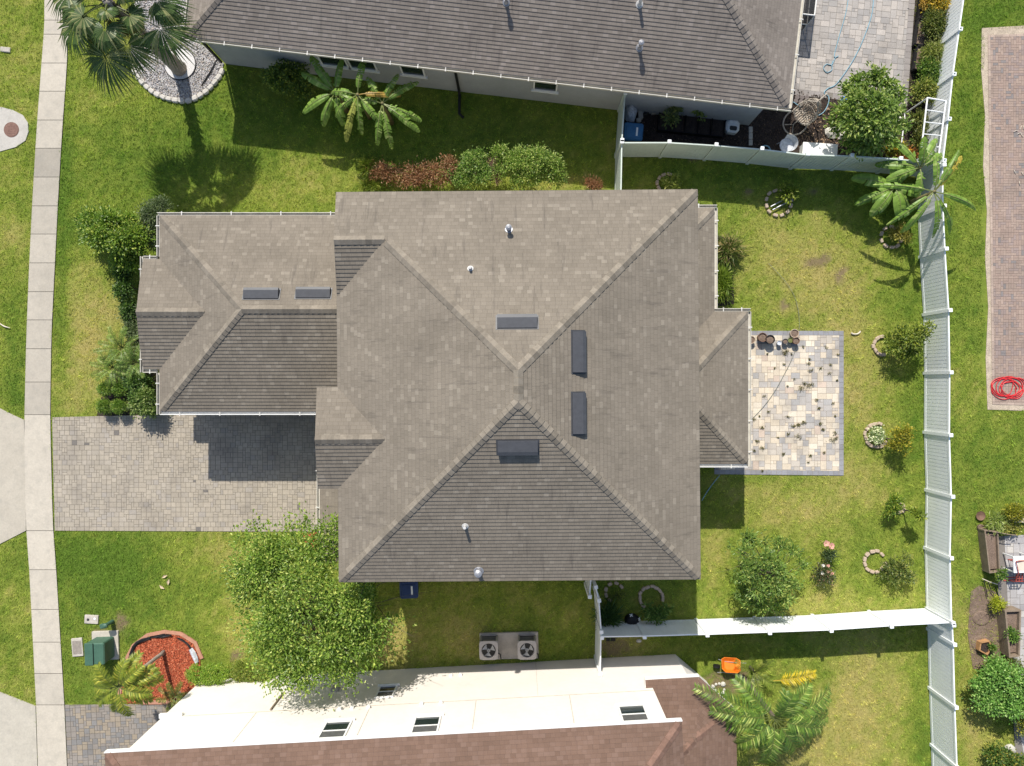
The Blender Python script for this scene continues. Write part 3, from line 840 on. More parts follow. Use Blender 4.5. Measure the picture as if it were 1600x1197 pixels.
# ------------------------------------------------------------------ the house in the middle
PT = 0.42
def upn(poly):
    n = newell([Vector(q) for q in poly]); return n if n.z > 0 else -n
def house():
    root = thing('house', 'two storey house in the middle under a large taupe shingle hip roof', 'house', (0, 0, 0))
    ze = 6.2
    ra = math.radians(0.45)
    U = lambda x, y, z: Vector((0.039 + x * math.cos(ra) - y * math.sin(ra), -0.061 + x * math.sin(ra) + y * math.cos(ra), z))
    A, B = 6.306, 6.80
    zr = ze + PT * A
    gw = 1.825; gy = B - gw; gz = ze + PT * gw
    bw = 1.765; by = -1.77; bz = ze + PT * bw
    north = [U(A, B, ze), U(-A, B, ze), U(-6.20, gy, gz), U(-A + gw, gy, gz), U(0, B - A, zr)]
    west = [U(-A, gy - gw, ze), U(-A, -B, ze), U(0, -(B - A), zr), U(0, B - A, zr), U(-A + gw, gy, gz)]
    south = [U(-A, -B, ze), U(A, -B, ze), U(0, -(B - A), zr)]
    east = [U(A, -B, ze), U(A, B, ze), U(0, B - A, zr), U(0, -(B - A), zr)]
    gs = [U(-A, gy - gw, ze), U(-A + gw, gy, gz), U(-6.20, gy, gz)]
    bn = [U(-7.03, by + bw, ze), U(-6.90, by, bz), U(-A + bw, by, bz), U(-A, by + bw, ze)]
    bs = [U(-7.03, by - bw, ze), U(-A, by - bw, ze), U(-A + bw, by, bz), U(-6.90, by, bz)]
    shingles('roof', [north, west, south, east, gs, bn, bs], MAT['roof'], root)
    nN, nW, nS, nE, nG, nBn, nBs = [upn(p) for p in (north, west, south, east, gs, bn, bs)]
    caps('roof_ridge', [(U(A, B, ze), U(0, B - A, zr), nN, nE), (U(A, -B, ze), U(0, A - B, zr), nS, nE), (U(-A, -B, ze), U(0, A - B, zr), nS, nW),
                 (U(-A + gw, gy, gz), U(0, B - A, zr), nN, nW), (U(0, B - A, zr), U(0, A - B, zr), nW, nE),
                 (U(-6.2, gy, gz), U(-A + gw, gy, gz), nN, nG), (U(-6.9, by, bz), U(-A + bw, by, bz), nBn, nBs)], MAT['roof_cap'], root)
    # lower roofs
    zl = 3.1
    wx, wn, wsn = -14.03, 6.61, -1.08
    hw = (wn - wsn) / 2; wm = (wn + wsn) / 2; wz = zl + PT * hw
    ap = (wx + hw, wm, wz)
    wN = [(-5.9, wn, zl), (wx, wn, zl), ap, (-5.9, wm, wz)]
    wS = [(wx, wsn, zl), (-5.9, wsn, zl), (-5.9, wm, wz), ap]
    bx0, b0, b1 = -14.68, 4.90, 0.578
    bm, bh = (b0 + b1) / 2, (b0 - b1) / 2
    b_z = zl + PT * bh
    bxr = wx + bh
    wW = [(wx, wn, zl), (wx, b0, zl), (bxr, bm, b_z), (wx, b1, zl), (wx, wsn, zl), ap]
    wW1 = [(wx, wn, zl), (wx, b0, zl), (bxr, bm, b_z), ap]
    wW2 = [(wx, b1, zl), (wx, wsn, zl), ap, (bxr, bm, b_z)]
    fN = [(wx, b0, zl), (bx0, b0, zl), (-14.62, b0 - .9, zl + PT * .9), (-14.47, bm, b_z), (bxr, bm, b_z)]
    fS = [(bx0, b1, zl), (wx, b1, zl), (bxr, bm, b_z), (-14.47, bm, b_z), (-14.62, b1 + .9, zl + PT * .9)]
    shingles('front_roof', [wN, wS, wW1, wW2, fN, fS], MAT['roof'], root)
    caps('roof_ridge', [((wx, wn, zl), ap, upn(wN), upn(wW1)), ((wx, wsn, zl), ap, upn(wS), upn(wW2)), (ap, (-5.9, wm, wz), upn(wN), upn(wS)),
                 ((-14.47, bm, b_z), (bxr, bm, b_z), upn(fN), upn(fS))], MAT['roof_cap'], root)
    zk = zl + PT * 1.84
    sk = [(-7.74, -1.08, zl), (-7.74, -7.0, zl), (-5.9, -5.16, zk), (-5.9, -1.08, zk)]
    sks = [(-7.74, -7.0, zl), (-5.9, -7.0, zl), (-5.9, -5.16, zk)]
    shingles('garage_roof', [sk, sks], MAT['roof'], root)
    aE = [(7.74, 2.84, zl), (7.74, 6.91, zl), (5.9, 5.07, zk), (5.9, 1.0, zk)]
    aN = [(7.74, 6.91, zl), (5.9, 6.91, zl), (5.9, 5.07, zk)]
    rz_ = zl + PT * 2.99
    bE = [(9.06, -3.14, zl), (9.06, 2.84, zl), (6.07, -.15, rz_)]
    bN = [(9.06, 2.84, zl), (7.74, 2.84, zl), (5.9, 1.0, zk), (5.9, -.15, rz_), (6.07, -.15, rz_)]
    bS = [(5.9, -3.14, zl), (9.06, -3.14, zl), (6.07, -.15, rz_), (5.9, -.15, rz_)]
    shingles('rear_roof', [aE, aN, bE, bN, bS], MAT['roof'], root)
    caps('roof_ridge', [((7.74, 6.91, zl), (5.9, 5.07, zk), upn(aE), upn(aN)), ((9.06, 2.84, zl), (6.07, -.15, rz_), upn(bE), upn(bN)), ((9.06, -3.14, zl), (6.07, -.15, rz_), upn(bE), upn(bS))], MAT['roof_cap'], root)
    # walls
    w = MB()
    up = [U(-5.9, -6.4, 0), U(5.9, -6.4, 0), U(5.9, 6.4, 0), U(-5.9, 6.4, 0)]
    w.prism([p[:2] for p in up], -0.1, ze - .05)
    w.prism([(-13.65, -.70), (-5.95, -.70), (-5.95, 6.20), (-13.65, 6.20)], -0.1, zl - .05)
    w.prism([(-14.30, .95), (-13.6, .95), (-13.6, 4.52), (-14.30, 4.52)], -0.1, zl - .02)
    w.prism([(-7.35, -6.6), (-5.85, -6.6), (-5.85, -.75), (-7.35, -.75)], -0.1, zl - .05)
    w.prism([(5.85, 2.5), (7.40, 2.5), (7.40, 6.5), (5.85, 6.5)], -0.1, zl - .05)
    w.prism([U(-6.6, by - 1.35, 0)[:2], U(-5.8, by - 1.35, 0)[:2], U(-5.8, by + 1.35, 0)[:2], U(-6.6, by + 1.35, 0)[:2]], 3.3, ze - .05)
    # gable ends
    for a, b, c in ((U(-6.9, by - bw + .05, ze - .02), U(-6.9, by + bw - .05, ze - .02), U(-6.85, by, bz - .03)),
                    (U(-6.22, gy - gw + .1, ze - .02), U(-6.22, B - .05, ze - .02), U(-6.17, gy, gz - .03)),
                    (Vector((-14.5, b1 + .05, zl - .02)), Vector((-14.5, b0 - .05, zl - .02)), Vector((-14.43, bm, b_z - .03)))):
        k = Vector((.25, 0, 0))
        w.add([a, b, c, a + k, b + k, c + k], [(0, 2, 1), (3, 4, 5), (0, 1, 4, 3), (1, 2, 5, 4), (2, 0, 3, 5)])
    # lanai columns under the rear roof
    w.prism([(8.55, 2.25), (8.85, 2.25), (8.85, 2.55), (8.55, 2.55)], -0.1, zl - .15)
    w.prism([(8.55, -2.9), (8.85, -2.9), (8.85, -2.6), (8.55, -2.6)], -0.1, zl - .15)
    w.build('wall', MAT['stucco'], root)
    # eaves (fascia and soffit)
    s = MB()
    s.prism([U(-A, -B, 0)[:2], U(A, -B, 0)[:2], U(A, B, 0)[:2], U(-A, B, 0)[:2]], ze - .17, ze - .012)
    s.prism([U(-7.0, by - bw, 0)[:2], U(-A - .003, by - bw, 0)[:2], U(-A - .003, by + bw, 0)[:2], U(-7.0, by + bw, 0)[:2]], ze - .17, ze - .014)
    s.prism([(wx, wsn), (-5.9, wsn), (-5.9, wn), (wx, wn)], zl - .17, zl - .012)
    s.prism([(bx0, b1), (wx - .003, b1), (wx - .003, b0), (bx0, b0)], zl - .17, zl - .014)
    s.prism([(-7.74, -7.0), (-5.9, -7.0), (-5.9, -1.10), (-7.74, -1.10)], zl - .17, zl - .013)
    s.prism([(5.9, 2.86), (7.74, 2.86), (7.74, 6.91), (5.9, 6.91)], zl - .17, zl - .012)
    s.prism([(5.9, -3.14), (9.06, -3.14), (9.06, 2.84), (5.9, 2.84)], zl - .17, zl - .014)
    s.build('fascia', MAT['gutter'], root)
    g = 0.012
    gutter(root, (wx - .12, wn + g), (-6.35, wn + g), zl, (0, 1), straps=4)
    gutter(root, (wx - g, b0 + .12), (wx - g, wn), zl, (-1, 0), straps=2)
    gutter(root, (bx0, b0 + g), (wx - .14, b0 + g), zl, (0, 1), straps=1)
    gutter(root, (bx0 - g, b0 - .9), (bx0 - g, b0 + .12), zl, (-1, 0), straps=1)
    gutter(root, (bx0 - g, b1 - .12), (bx0 - g, b1 + .9), zl, (-1, 0), straps=1)
    gutter(root, (bx0, b1 - g), (wx - .14, b1 - g), zl, (0, -1), straps=1)
    gutter(root, (wx - g, wsn - .12), (wx - g, b1 - .14), zl, (-1, 0), straps=2)
    gutter(root, (wx, wsn - g), (-7.75, wsn - g), zl, (0, -1), straps=4, mat=MAT['trim'])
    gutter(root, (-7.74 - g, -7.0), (-7.74 - g, -1.25), zl, (-1, 0), straps=4)
    gutter(root, (6.4, 6.91 + g), (7.86, 6.91 + g), zl, (0, 1), straps=1)
    gutter(root, (7.74 + g, 2.97), (7.74 + g, 6.91), zl, (1, 0), straps=4)
    gutter(root, (7.74, 2.84 + g), (9.18, 2.84 + g), zl, (0, 1), straps=2)
    gutter(root, (9.06 + g, -3.26), (9.06 + g, 2.84), zl, (1, 0), straps=5)
    gutter(root, (6.45, -3.14 - g), (9.06, -3.14 - g), zl, (0, -1), straps=2, mat=MAT['trim'])
    # downspouts
    for x, y in ((-13.58, 6.32), (-13.75, -.62), (7.50, 6.35), (8.95, -2.75)):
        d = MB(); d.box((x, y, 1.48), (.09, .07, 2.96)); d.build('downspout', MAT['gutter'], root)
    # roof vents and pipes
    roof_vent(root, 409, 460, wN, 1.30, .40); roof_vent(root, 490, 459, wN, 1.28, .40)
    roof_vent(root, 808, 504, north, 1.28, .44); roof_vent(root, 809, 698, south, 1.28, .46)
    roof_vent(root, 903, 550, east, 1.32, .44); roof_vent(root, 903, 646, east, 1.32, .44)
    vent_pipe(root, 795, 359, north, .06, .34, True); vent_pipe(root, 735, 420, north, .045, .22)
    vent_pipe(root, 727, 822, south, .05, .34); vent_pipe(root, 748, 892, south, .075, .36, True)
    # doors and windows
    d = MB(); d.box((-7.38, -3.7, 1.16), (.05, 4.9, 2.3)); gd = d.build('garage_door', MAT['trim'], root)
    d = MB()
    for k in range(1, 4): d.box((-7.407, -3.7, k * .575), (.012, 4.86, .02))
    d.build('panel_joint', MAT['condenser'], gd)
    d = MB(); d.box((-9.2, -.73, 1.07), (1.0, .06, 2.14)); fd = d.build('front_door', MAT['wood'], root)
    d = MB(); d.tube([(-8.82, -.78, .95), (-8.82, -.80, 1.05), (-8.82, -.78, 1.15)], .015); d.build('handle', MAT['dark'], fd)
    for x in (-3.5, 1.0, 4.2):
        wall_window(root, U(0, 6.4, 0), (1, 0), (0, 1), x, 4.0, 1.1, 1.4); wall_window(root, U(0, -6.4, 0), (1, 0), (0, -1), x, 4.0, 1.1, 1.4)
    for x in (-3.0, 1.5): wall_window(root, U(0, 6.4, 0), (1, 0), (0, 1), x, 1.0, 1.1, 1.4)
    for y in (-4.6, 4.6): wall_window(root, U(5.9, 0, 0), (0, 1), (1, 0), y, 4.0, 1.4, 1.4)
    wall_window(root, U(5.9, 0, 0), (0, 1), (1, 0), -4.8, .9, 1.4, 1.5)
    wall_window(root, (7.40, 0), (0, 1), (1, 0), 4.6, .9, 1.6, 1.4)
    wall_window(root, U(-6.6, 0, 0), (0, 1), (-1, 0), by, 4.0, 1.3, 1.4)
    wall_window(root, (-14.30, 0), (0, 1), (-1, 0), bm, .8, 1.6, 1.5)
house()

# ------------------------------------------------------------------ neighbour to the north
def frame(o, ang):
    c, s = math.cos(ang), math.sin(ang)
    return lambda x, y, z=0.0: Vector((o[0] + x * c - y * s, o[1] + x * s + y * c, z))
def house_north():
    ang = math.atan2(-2.79, 23.68)
    ne = frame((-13.02, 13.65), ang)
    L, D, ze = 23.84, 12.6, 3.1
    root = thing('house', 'single storey house with pale grey walls and grey brown roof along the top edge', 'house', tuple(ne(L / 2, D / 2)))
    zr = ze + PT * D / 2
    r0, r1 = ne(D / 2, D / 2, zr), ne(L - D / 2, D / 2, zr)
    S = [ne(0, 0, ze), ne(L, 0, ze), r1, r0]
    E = [ne(L, 0, ze), ne(L, D, ze), r1]
    N = [ne(L, D, ze), ne(0, D, ze), r0, r1]
    Wp = [ne(0, D, ze), ne(0, 0, ze), r0]
    shingles('roof', [S, E, N, Wp], MAT['roof_north'], root)
    caps('roof_ridge', [(ne(0, 0, ze), r0, upn(S), upn(Wp)), (ne(L, 0, ze), r1, upn(S), upn(E)), (ne(L, D, ze), r1, upn(N), upn(E)), (ne(0, D, ze), r0, upn(N), upn(Wp)), (r0, r1, upn(N), upn(S))], MAT['cap_north'], root)
    w = MB(); w.prism([ne(.25, .35)[:2], ne(L - .6, .35)[:2], ne(L - .6, D - .35)[:2], ne(.25, D - .35)[:2]], -.1, ze - .06); w.build('wall', MAT['stucco_grey'], root)
    s = MB(); s.prism([ne(0, 0)[:2], ne(L, 0)[:2], ne(L, D)[:2], ne(0, D)[:2]], ze - .17, ze - .012); s.build('fascia', MAT['gutter'], root)
    sd = ne(0, -1) - ne(0, 0); ed = ne(1, 0) - ne(0, 0)
    gutter(root, ne(-.1, -.012), ne(L + .12, -.012), ze, (sd.x, sd.y), straps=22)
    gutter(root, ne(L + .012, 0), ne(L + .012, D), ze, (ed.x, ed.y), straps=9)
    gutter(root, ne(-.012, 0), ne(-.012, D), ze, (-ed.x, -ed.y), straps=9)
    # black corner and mid-wall downspouts
    for x, y, kick in ((.20, .28, False), (10.55, .27, True)):
        d = MB(); q0, q1 = ne(x, y, 2.95), ne(x, y, .25)
        d.box(((q0.x + q1.x) / 2, (q0.y + q1.y) / 2, 1.62), (.09, .08, 2.7), ang)
        if kick: d.tube([ne(x, y, .3), ne(x + .02, y - .12, .14), ne(x + .10, y - .9, .06), ne(x + .3, y - 1.05, .05)], .06, 8)
        d.build('downspout', MAT['black'], root)
    al = (ed.x, ed.y); on = (sd.x, sd.y)
    og = ne(0, .35)
    for x, ww in ((5.42, 1.15), (6.63, 1.15), (8.72, 1.0), (14.25, 1.0)):
        wall_window(root, og, al, on, x, 1.22, ww, 1.25, split=False)
    oe = ne(L - .6, 0)
    wall_window(root, oe, (-sd.x, -sd.y), al, 3.2, .9, 1.6, 1.4)
    for px, py, c in ((791, 2, True), (999, 5, False), (999, 73, True)):
        vent_pipe(root, px, py + 2, S, .06, .42, c)
    # screened porch at the back
    fr = MB(); 
    a0, a1 = ne(L - .6, 4.75), ne(L + 1.25, 4.75)
    b0, b1 = ne(L - .6, D - 1), ne(L + 1.25, D - 1)
    def bar(p, q, r=.03): fr.cyl(p, q, r, r, 6)
    for q in (a1, b1, (a1 + b1) / 2, a0 * .45 + a1 * .55):
        bar(q, q + Vector((0, 0, 1.25)))
    up = Vector((0, 0, 1.25))
    bar(a0 + up, a1 + up); bar(b0 + up, b1 + up); bar(a1 + up, b1 + up); bar(a1 + up * .4, b1 + up * .4); bar(a0 + up * .4, a1 + up * .4)
    for k in (.2, .4, .6, .8):
        bar(a0 + (b0 - a0) * k + up, a1 + (b1 - a1) * k + up, .022)
    bar((a0 + a1) / 2 + up, (b0 + b1) / 2 + up, .022)
    f = fr.build('screen_frame', MAT['trim'], root)
    sc = MB()
    z = Vector((0, 0, 1.24))
    sc.add([a0 + z, a1 + z, b1 + z, b0 + z], [(0, 1, 2, 3)])
    sc.add([a0, a1, a1 + z, a0 + z], [(0, 1, 2, 3)]); sc.add([a1, b1, b1 + z, a1 + z], [(0, 1, 2, 3)])
    sc.build('insect_screen', MAT['mesh'], f)
m, t, b, N_, L_ = new_mat('insect_mesh')
b.inputs['Base Color'].default_value = (.02, .02, .02, 1); b.inputs['Roughness'].default_value = .9
tr = N_.new('ShaderNodeBsdfTransparent'); mx = N_.new('ShaderNodeMixShader'); mx.inputs[0].default_value = .62
L_.new(tr.outputs[0], mx.inputs[1]); L_.new(b.outputs[0], mx.inputs[2]); L_.new(mx.outputs[0], N_['Material Output'].inputs[0])
MAT['mesh'] = m
house_north()

# ------------------------------------------------------------------ neighbour to the south
def house_south():
    ang = math.atan2(1.14, 20.67)
    ns = frame((-13.77, -12.93), ang)          # base of the north-west corner; +y is north here
    root = thing('house', 'two storey cream walled house with red brown roof along the bottom edge', 'house', tuple(ns(10, -6)))
    ze = 6.3
    LW, LL, D = 19.1, 20.70, 11.5
    w = MB()
    w.prism([ns(0, 0)[:2], ns(LW, 0)[:2], ns(LW, -D)[:2], ns(0, -D)[:2]], -.1, ze - .06)
    w.prism([ns(LW, -.004)[:2], ns(LL, -.004)[:2], ns(LL + 1.3, -1.25)[:2], ns(LL + 1.4, -8)[:2], ns(LW, -8)[:2]], -.1, 3.0)
    w.build('wall', MAT['stucco_cream'], root)
    # upper roof
    r0, r1, f, bk = -.55, LW + .42, .13, -D - .4
    dd = (f - bk) / 2
    zr = ze + PT * dd
    R0, R1 = ns(r0 + dd, f - dd, zr), ns(r1 - dd, f - dd, zr)
    N = [ns(r1, f, ze), ns(r0, f, ze), R0, R1]
    E = [ns(r1, bk, ze), ns(r1, f, ze), R1]
    S = [ns(r0, bk, ze), ns(r1, bk, ze), R1, R0]
    Wp = [ns(r0, f, ze), ns(r0, bk, ze), R0]
    shingles('roof', [N, E, S, Wp], MAT['roof_red'], root)
    caps('roof_ridge', [(ns(r1, f, ze), R1, upn(N), upn(E)), (ns(r0, f, ze), R0, upn(N), upn(Wp)), (R0, R1, upn(N), upn(S))], MAT['cap_red'], root)
    s = MB()
    s.prism([ns(r0, bk)[:2], ns(r1, bk)[:2], ns(r1, f)[:2], ns(r0, f)[:2]], ze - .16, ze - .012)
    s.prism([ns(r0 - .03, f)[:2], ns(r1 + .03, f)[:2], ns(r1 + .03, f + .04)[:2], ns(r0 - .03, f + .04)[:2]], ze - .18, ze + .02)
    s.build('fascia', MAT['trim'], root)
    # lower rear roof
    zl = 3.1
    e0, e1, e2, e3 = Vector((5.03, -11.62, zl)), Vector((7.14, -11.50, zl)), Vector((8.52, -12.72, zl)), Vector((8.72, -19.0, zl))
    Mz = zl + 1.7 * .36
    m1 = Vector((6.85, -13.55, Mz + .08))
    top = Vector((5.03, -15.15, zl + 3.55 * .36)); top2 = Vector((5.03, -19.0, zl + 3.55 * .36))
    shingles('rear_roof', [[e0, e1, m1, top], [e1, e2, m1], [e2, e3, top2, top, m1]], MAT['roof_red'], root)
    caps('roof_ridge', [(e2, m1, (0, .34, .94), (.34, 0, .94)), (m1, top, (0, .34, .94), (.34, 0, .94))], MAT['cap_red'], root)
    s = MB(); s.prism([e0[:2], e1[:2], e2[:2], e3[:2], (5.03, -19.0)], zl - .18, zl - .012)
    d = (e2 - e1).normalized(); nrm = Vector((-d.y, d.x, 0))
    if nrm.y < 0: nrm = -nrm
    s.prism([e0[:2], e1[:2], (e1 + Vector((0, .06, 0)))[:2], (e0 + Vector((0, .06, 0)))[:2]], zl - .19, zl + .02)
    s.build('fascia', MAT['trim'], root)
    al = (math.cos(ang), math.sin(ang)); on = (-math.sin(ang), math.cos(ang)); og = ns(0, 0)
    for x in (7.2, 10.5, 18.0): wall_window(root, og, al, on, x, 4.66, .98, 1.42)
    wall_window(root, og, al, on, 8.5, 1.76, .74, 1.05)
    # slab band and control joints
    j = MB()
    def strip(x, z, sx, sz):
        q = ns(x, .0025); j.box((q.x, q.y, z), (sx, .009, sz), ang)
    strip(LW / 2, 3.45, LW - .02, .03)
    for x in (3.68, 8.1, 12.2, 15.82): strip(x, 4.80, .022, 2.6)
    strip(14.6, 1.7, .012, 3.3)
    j.build('wall_joint', MAT['joint'], root)
    for x, z in ((6.95, 3.62), (7.42, 3.62), (8.05, 3.62), (10.1, 3.6), (10.85, 3.6), (11.0, 1.05), (11.4, 1.05)):
        q = ns(x, .05); v = MB(); v.bevbox((q.x, q.y, z), (.14, .1, .14), .02, ang); v.build('wall_vent', MAT['trim'], root)
    q = ns(6.3, .06); v = MB(); v.bevbox((q.x, q.y, 1.75), (.30, .12, .42), .02, ang); v.build('meter_box', MAT['condenser'], root)
    q = ns(4.2, .05); v = MB(); v.cyl((q.x, q.y, 1.9), (q.x, q.y, 3.4), .035, .035, 8); v.build('conduit', MAT['wood'], root)
    q = ns(11.0, .03); v = MB(); v.box((q.x - 2.9, q.y - .16, 6.02), (1.25, .05, .10), ang); v.build('eave_louver', MAT['dark'], root)
    q = ns(-.02, .0); v = MB(); v.box((q.x + .35, q.y + .06, 3.40), (.9, .16, .12), ang); v.build('corner_ledge', MAT['trim'], root)
MAT['joint'] = M('stucco_joint', (0.44, 0.38, 0.30), 0.9)
house_south()

# ------------------------------------------------------------------ white vinyl fences
def fence(label, pts, h=1.83, mat='vinyl', first=True, last=True, hollow=False, bay=None):
    """pts: post positions (xy). Parts: each post with its cap, each panel of tongue-and-groove boards with its rails."""
    pts = [Vector((p[0], p[1], 0)) for p in pts]
    c = sum(pts, Vector()) / len(pts)
    root = thing('fence', label, 'fence', tuple(c))
    for i, p in enumerate(pts):
        if (i == 0 and not first) or (i == len(pts) - 1 and not last): continue
        a = pts[max(0, i - 1)]; b = pts[min(len(pts) - 1, i + 1)]
        rz = math.atan2((b - a).y, (b - a).x)
        m_ = MB(); m_.box((p.x, p.y, (h + .06) / 2 - .05), (.127, .127, h + .16), rz)
        po = m_.build('post', MAT[mat], root)
        m_ = MB()
        if hollow:
            for sx, sy, wx, wy in ((-1, 0, .03, .15), (1, 0, .03, .15), (0, -1, .09, .03), (0, 1, .09, .03)):
                ca, sa = math.cos(rz), math.sin(rz)
                ox, oy = sx * .06, sy * .06
                m_.box((p.x + ox * ca - oy * sa, p.y + ox * sa + oy * ca, h + .095), (wx, wy, .05), rz)
        else:
            m_.bevbox((p.x, p.y, h + .125), (.155, .155, .045), .014, rz)
        m_.build('post_cap', MAT['vinyl'], po)
    for a, b in zip(pts, pts[1:]):
        d = b - a; l = d.length
        if l < .3: continue
        d.normalize(); rz = math.atan2(d.y, d.x)
        mid = (a + b) / 2
        ln = l - .13
        m_ = MB()
        m_.box((mid.x, mid.y, h - .06), (ln, .05, .12), rz); m_.box((mid.x, mid.y, .12), (ln, .05, .14), rz)
        k = max(1, round(ln / .152)); bw = ln / k
        for i in range(k):
            q = a + d * (.065 + bw * (i + .5))
            m_.box((q.x, q.y, (h - .12 + .19) / 2), (bw - .024, .034, h - .12 - .19), rz)
        m_.box((mid.x, mid.y, h / 2), (ln, .008, h - .3), rz)
        m_.build('panel', MAT[mat], root)
    return root

def FT(pts, z=1.9): return [tuple(P(x, y, z)[:2]) for x, y in pts]
fence('long white vinyl fence along the right of the back yard below the banana plants',
      FT([(1474.5, 258), (1475, 322), (1478, 389), (1484, 485), (1485.5, 582), (1485, 680), (1488, 776), (1486, 872), (1488.5, 973)]))
fence('white vinyl fence with hollow post tops behind the grey paved patio at the top',
      FT([(1524, -110), (1511, -28), (1500.5, 45.5), (1490.5, 116), (1483, 186), (1475, 251)]), hollow=True)
fence('white vinyl fence at the bottom right beside the yellow green lawn', FT([(1489.5, 976.5), (1491, 1007), (1493.5, 1105), (1497, 1200), (1499, 1290)]))
fence('sunlit white vinyl cross fence between the back yard and the lawn with the wheelbarrow',
      FT([(940.5, 996), (1007, 995), (1105, 992), (1202.5, 988.5), (1298.5, 985), (1392.5, 978.5), (1487, 973.5)]), last=False)
fence('greenish white vinyl fence between the back yard and the dark mulched side yard',
      FT([(972, 222), (1045.7, 222), (1119, 226.5), (1190.5, 232.5), (1262, 241), (1331, 243), (1407, 248), (1475, 255)]), mat='vinyl_green', last=False)
fence('short greenish vinyl fence from the grey wall to the north eave of the big house', FT([(977, 145.5), (972, 219.5), (970.5, 305)]), mat='vinyl_green')
fence('white vinyl fence beside the condensers running down to the cream wall', FT([(931, 917), (936, 938), (939.5, 987), (938, 1053)]))
fence('short white gate leaf sticking out from under the south eave', FT([(926, 880), (921.5, 932)]))

# ------------------------------------------------------------------ vegetation
def leaf_mesh(name, C, D, Nn, ln, wd, col, mat, parent, fold=0.25):
    """one mesh of small folded leaves: C centres, D long axes, Nn face normals"""
    n = len(C)
    D = D / (np.linalg.norm(D, axis=1)[:, None] + 1e-9)
    S = np.cross(D, Nn); S /= (np.linalg.norm(S, axis=1)[:, None] + 1e-9)
    Nn = np.cross(S, D)
    ln = np.broadcast_to(ln, (n,))[:, None]; wd = np.broadcast_to(wd, (n,))[:, None]
    V = np.zeros((n, 4, 3))
    V[:, 0] = C - D * ln * .5
    V[:, 1] = C + S * wd * .5 + Nn * wd * fold
    V[:, 2] = C + D * ln * .5 - Nn * ln * .12
    V[:, 3] = C - S * wd * .5 + Nn * wd * fold
    i = np.arange(n) * 4
    Fc = np.concatenate([np.stack([i, i + 1, i + 2], 1), np.stack([i, i + 2, i + 3], 1)])
    return np_mesh(name, V.reshape(-1, 3), Fc, MAT[mat], parent, col=np.repeat(col, 4, 0))

GREEN = ((.055, .11, .018), (.125, .21, .032), (.23, .29, .06))
LIME = ((.09, .14, .015), (.20, .25, .03), (.30, .31, .05))
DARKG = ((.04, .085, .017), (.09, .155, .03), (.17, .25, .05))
OLIVE = ((.06, .085, .018), (.125, .15, .03), (.20, .20, .05))
YELL = ((.14, .15, .02), (.30, .26, .025), (.42, .34, .04))
RUST = ((.17, .075, .032), (.34, .175, .085), (.48, .31, .18))
GREYG = ((.07, .10, .04), (.13, .17, .075), (.2, .23, .11))

def foliage(name, parent, blobs, n, ln, wd, pal=GREEN, seed=1, clump=0.16, per=34, mat='leaf', shell=0.45, cond=None, up=0.55, accent=0.10, zmin=0.05):
    """leaf clumps spread through the union of ellipsoids; blobs = (x, y, z, rx, ry, rz)"""
    rng = np.random.default_rng(seed)
    B = np.array(blobs, float)
    w = (B[:, 3] * B[:, 4] * B[:, 5]) ** .8
    k = max(1, n // per)
    bi = rng.choice(len(B), k, p=w / w.sum())
    u = rng.normal(size=(k, 3)); u /= np.linalg.norm(u, axis=1)[:, None]
    u[:, 2] = np.where(u[:, 2] < -.3, -u[:, 2], u[:, 2])
    r = (shell + (1 - shell) * rng.random(k)) ** .6
    cc = B[bi, :3] + u * r[:, None] * B[bi, 3:]
    ci = np.repeat(np.arange(k), per)
    m = len(ci)
    cs = clump * rng.uniform(.6, 1.35, k)
    g = rng.normal(size=(m, 3)) * np.array([1, 1, .7])
    C = cc[ci] + g * cs[ci][:, None]
    keep = C[:, 2] > zmin
    if cond is not None: keep &= ~cond(C[:, 0], C[:, 1], C[:, 2])
    C, ci, g = C[keep], ci[keep], g[keep]
    m = len(C)
    D = g + u[ci] * .9 + rng.normal(size=(m, 3)) * .6
    D[:, 2] *= .6
    N0 = rng.normal(size=(m, 3)) * .55 + np.array([0, 0, up]) + u[ci] * .35
    a, b, c = (np.array(q) * (1.3 if mat == 'leaf' else 1.0) for q in pal)
    t = np.clip(.5 + .24 * rng.normal(size=k)[ci] + .22 * rng.normal(size=m), 0, 1)[:, None]
    col = a * (1 - t) + b * t
    hi = rng.random(m) < accent
    col[hi] = c
    col *= rng.uniform(.85, 1.15, m)[:, None]
    return leaf_mesh(name, C, D, N0, ln * rng.uniform(.65, 1.25, m), wd * rng.uniform(.7, 1.2, m), col, mat, parent)

def limb_path(p0, p1, rng, sag=.12, n=6):
    p0, p1 = Vector(p0), Vector(p1)
    d = p1 - p0
    pts = []
    for i in range(n + 1):
        t = i / n
        j = Vector((rng.uniform(-1, 1), rng.uniform(-1, 1), rng.uniform(-.6, .6))) * (.06 * d.length * math.sin(math.pi * t))
        pts.append(p0 + d * t + Vector((0, 0, math.sin(math.pi * t) * sag * d.length)) + j)
    return pts

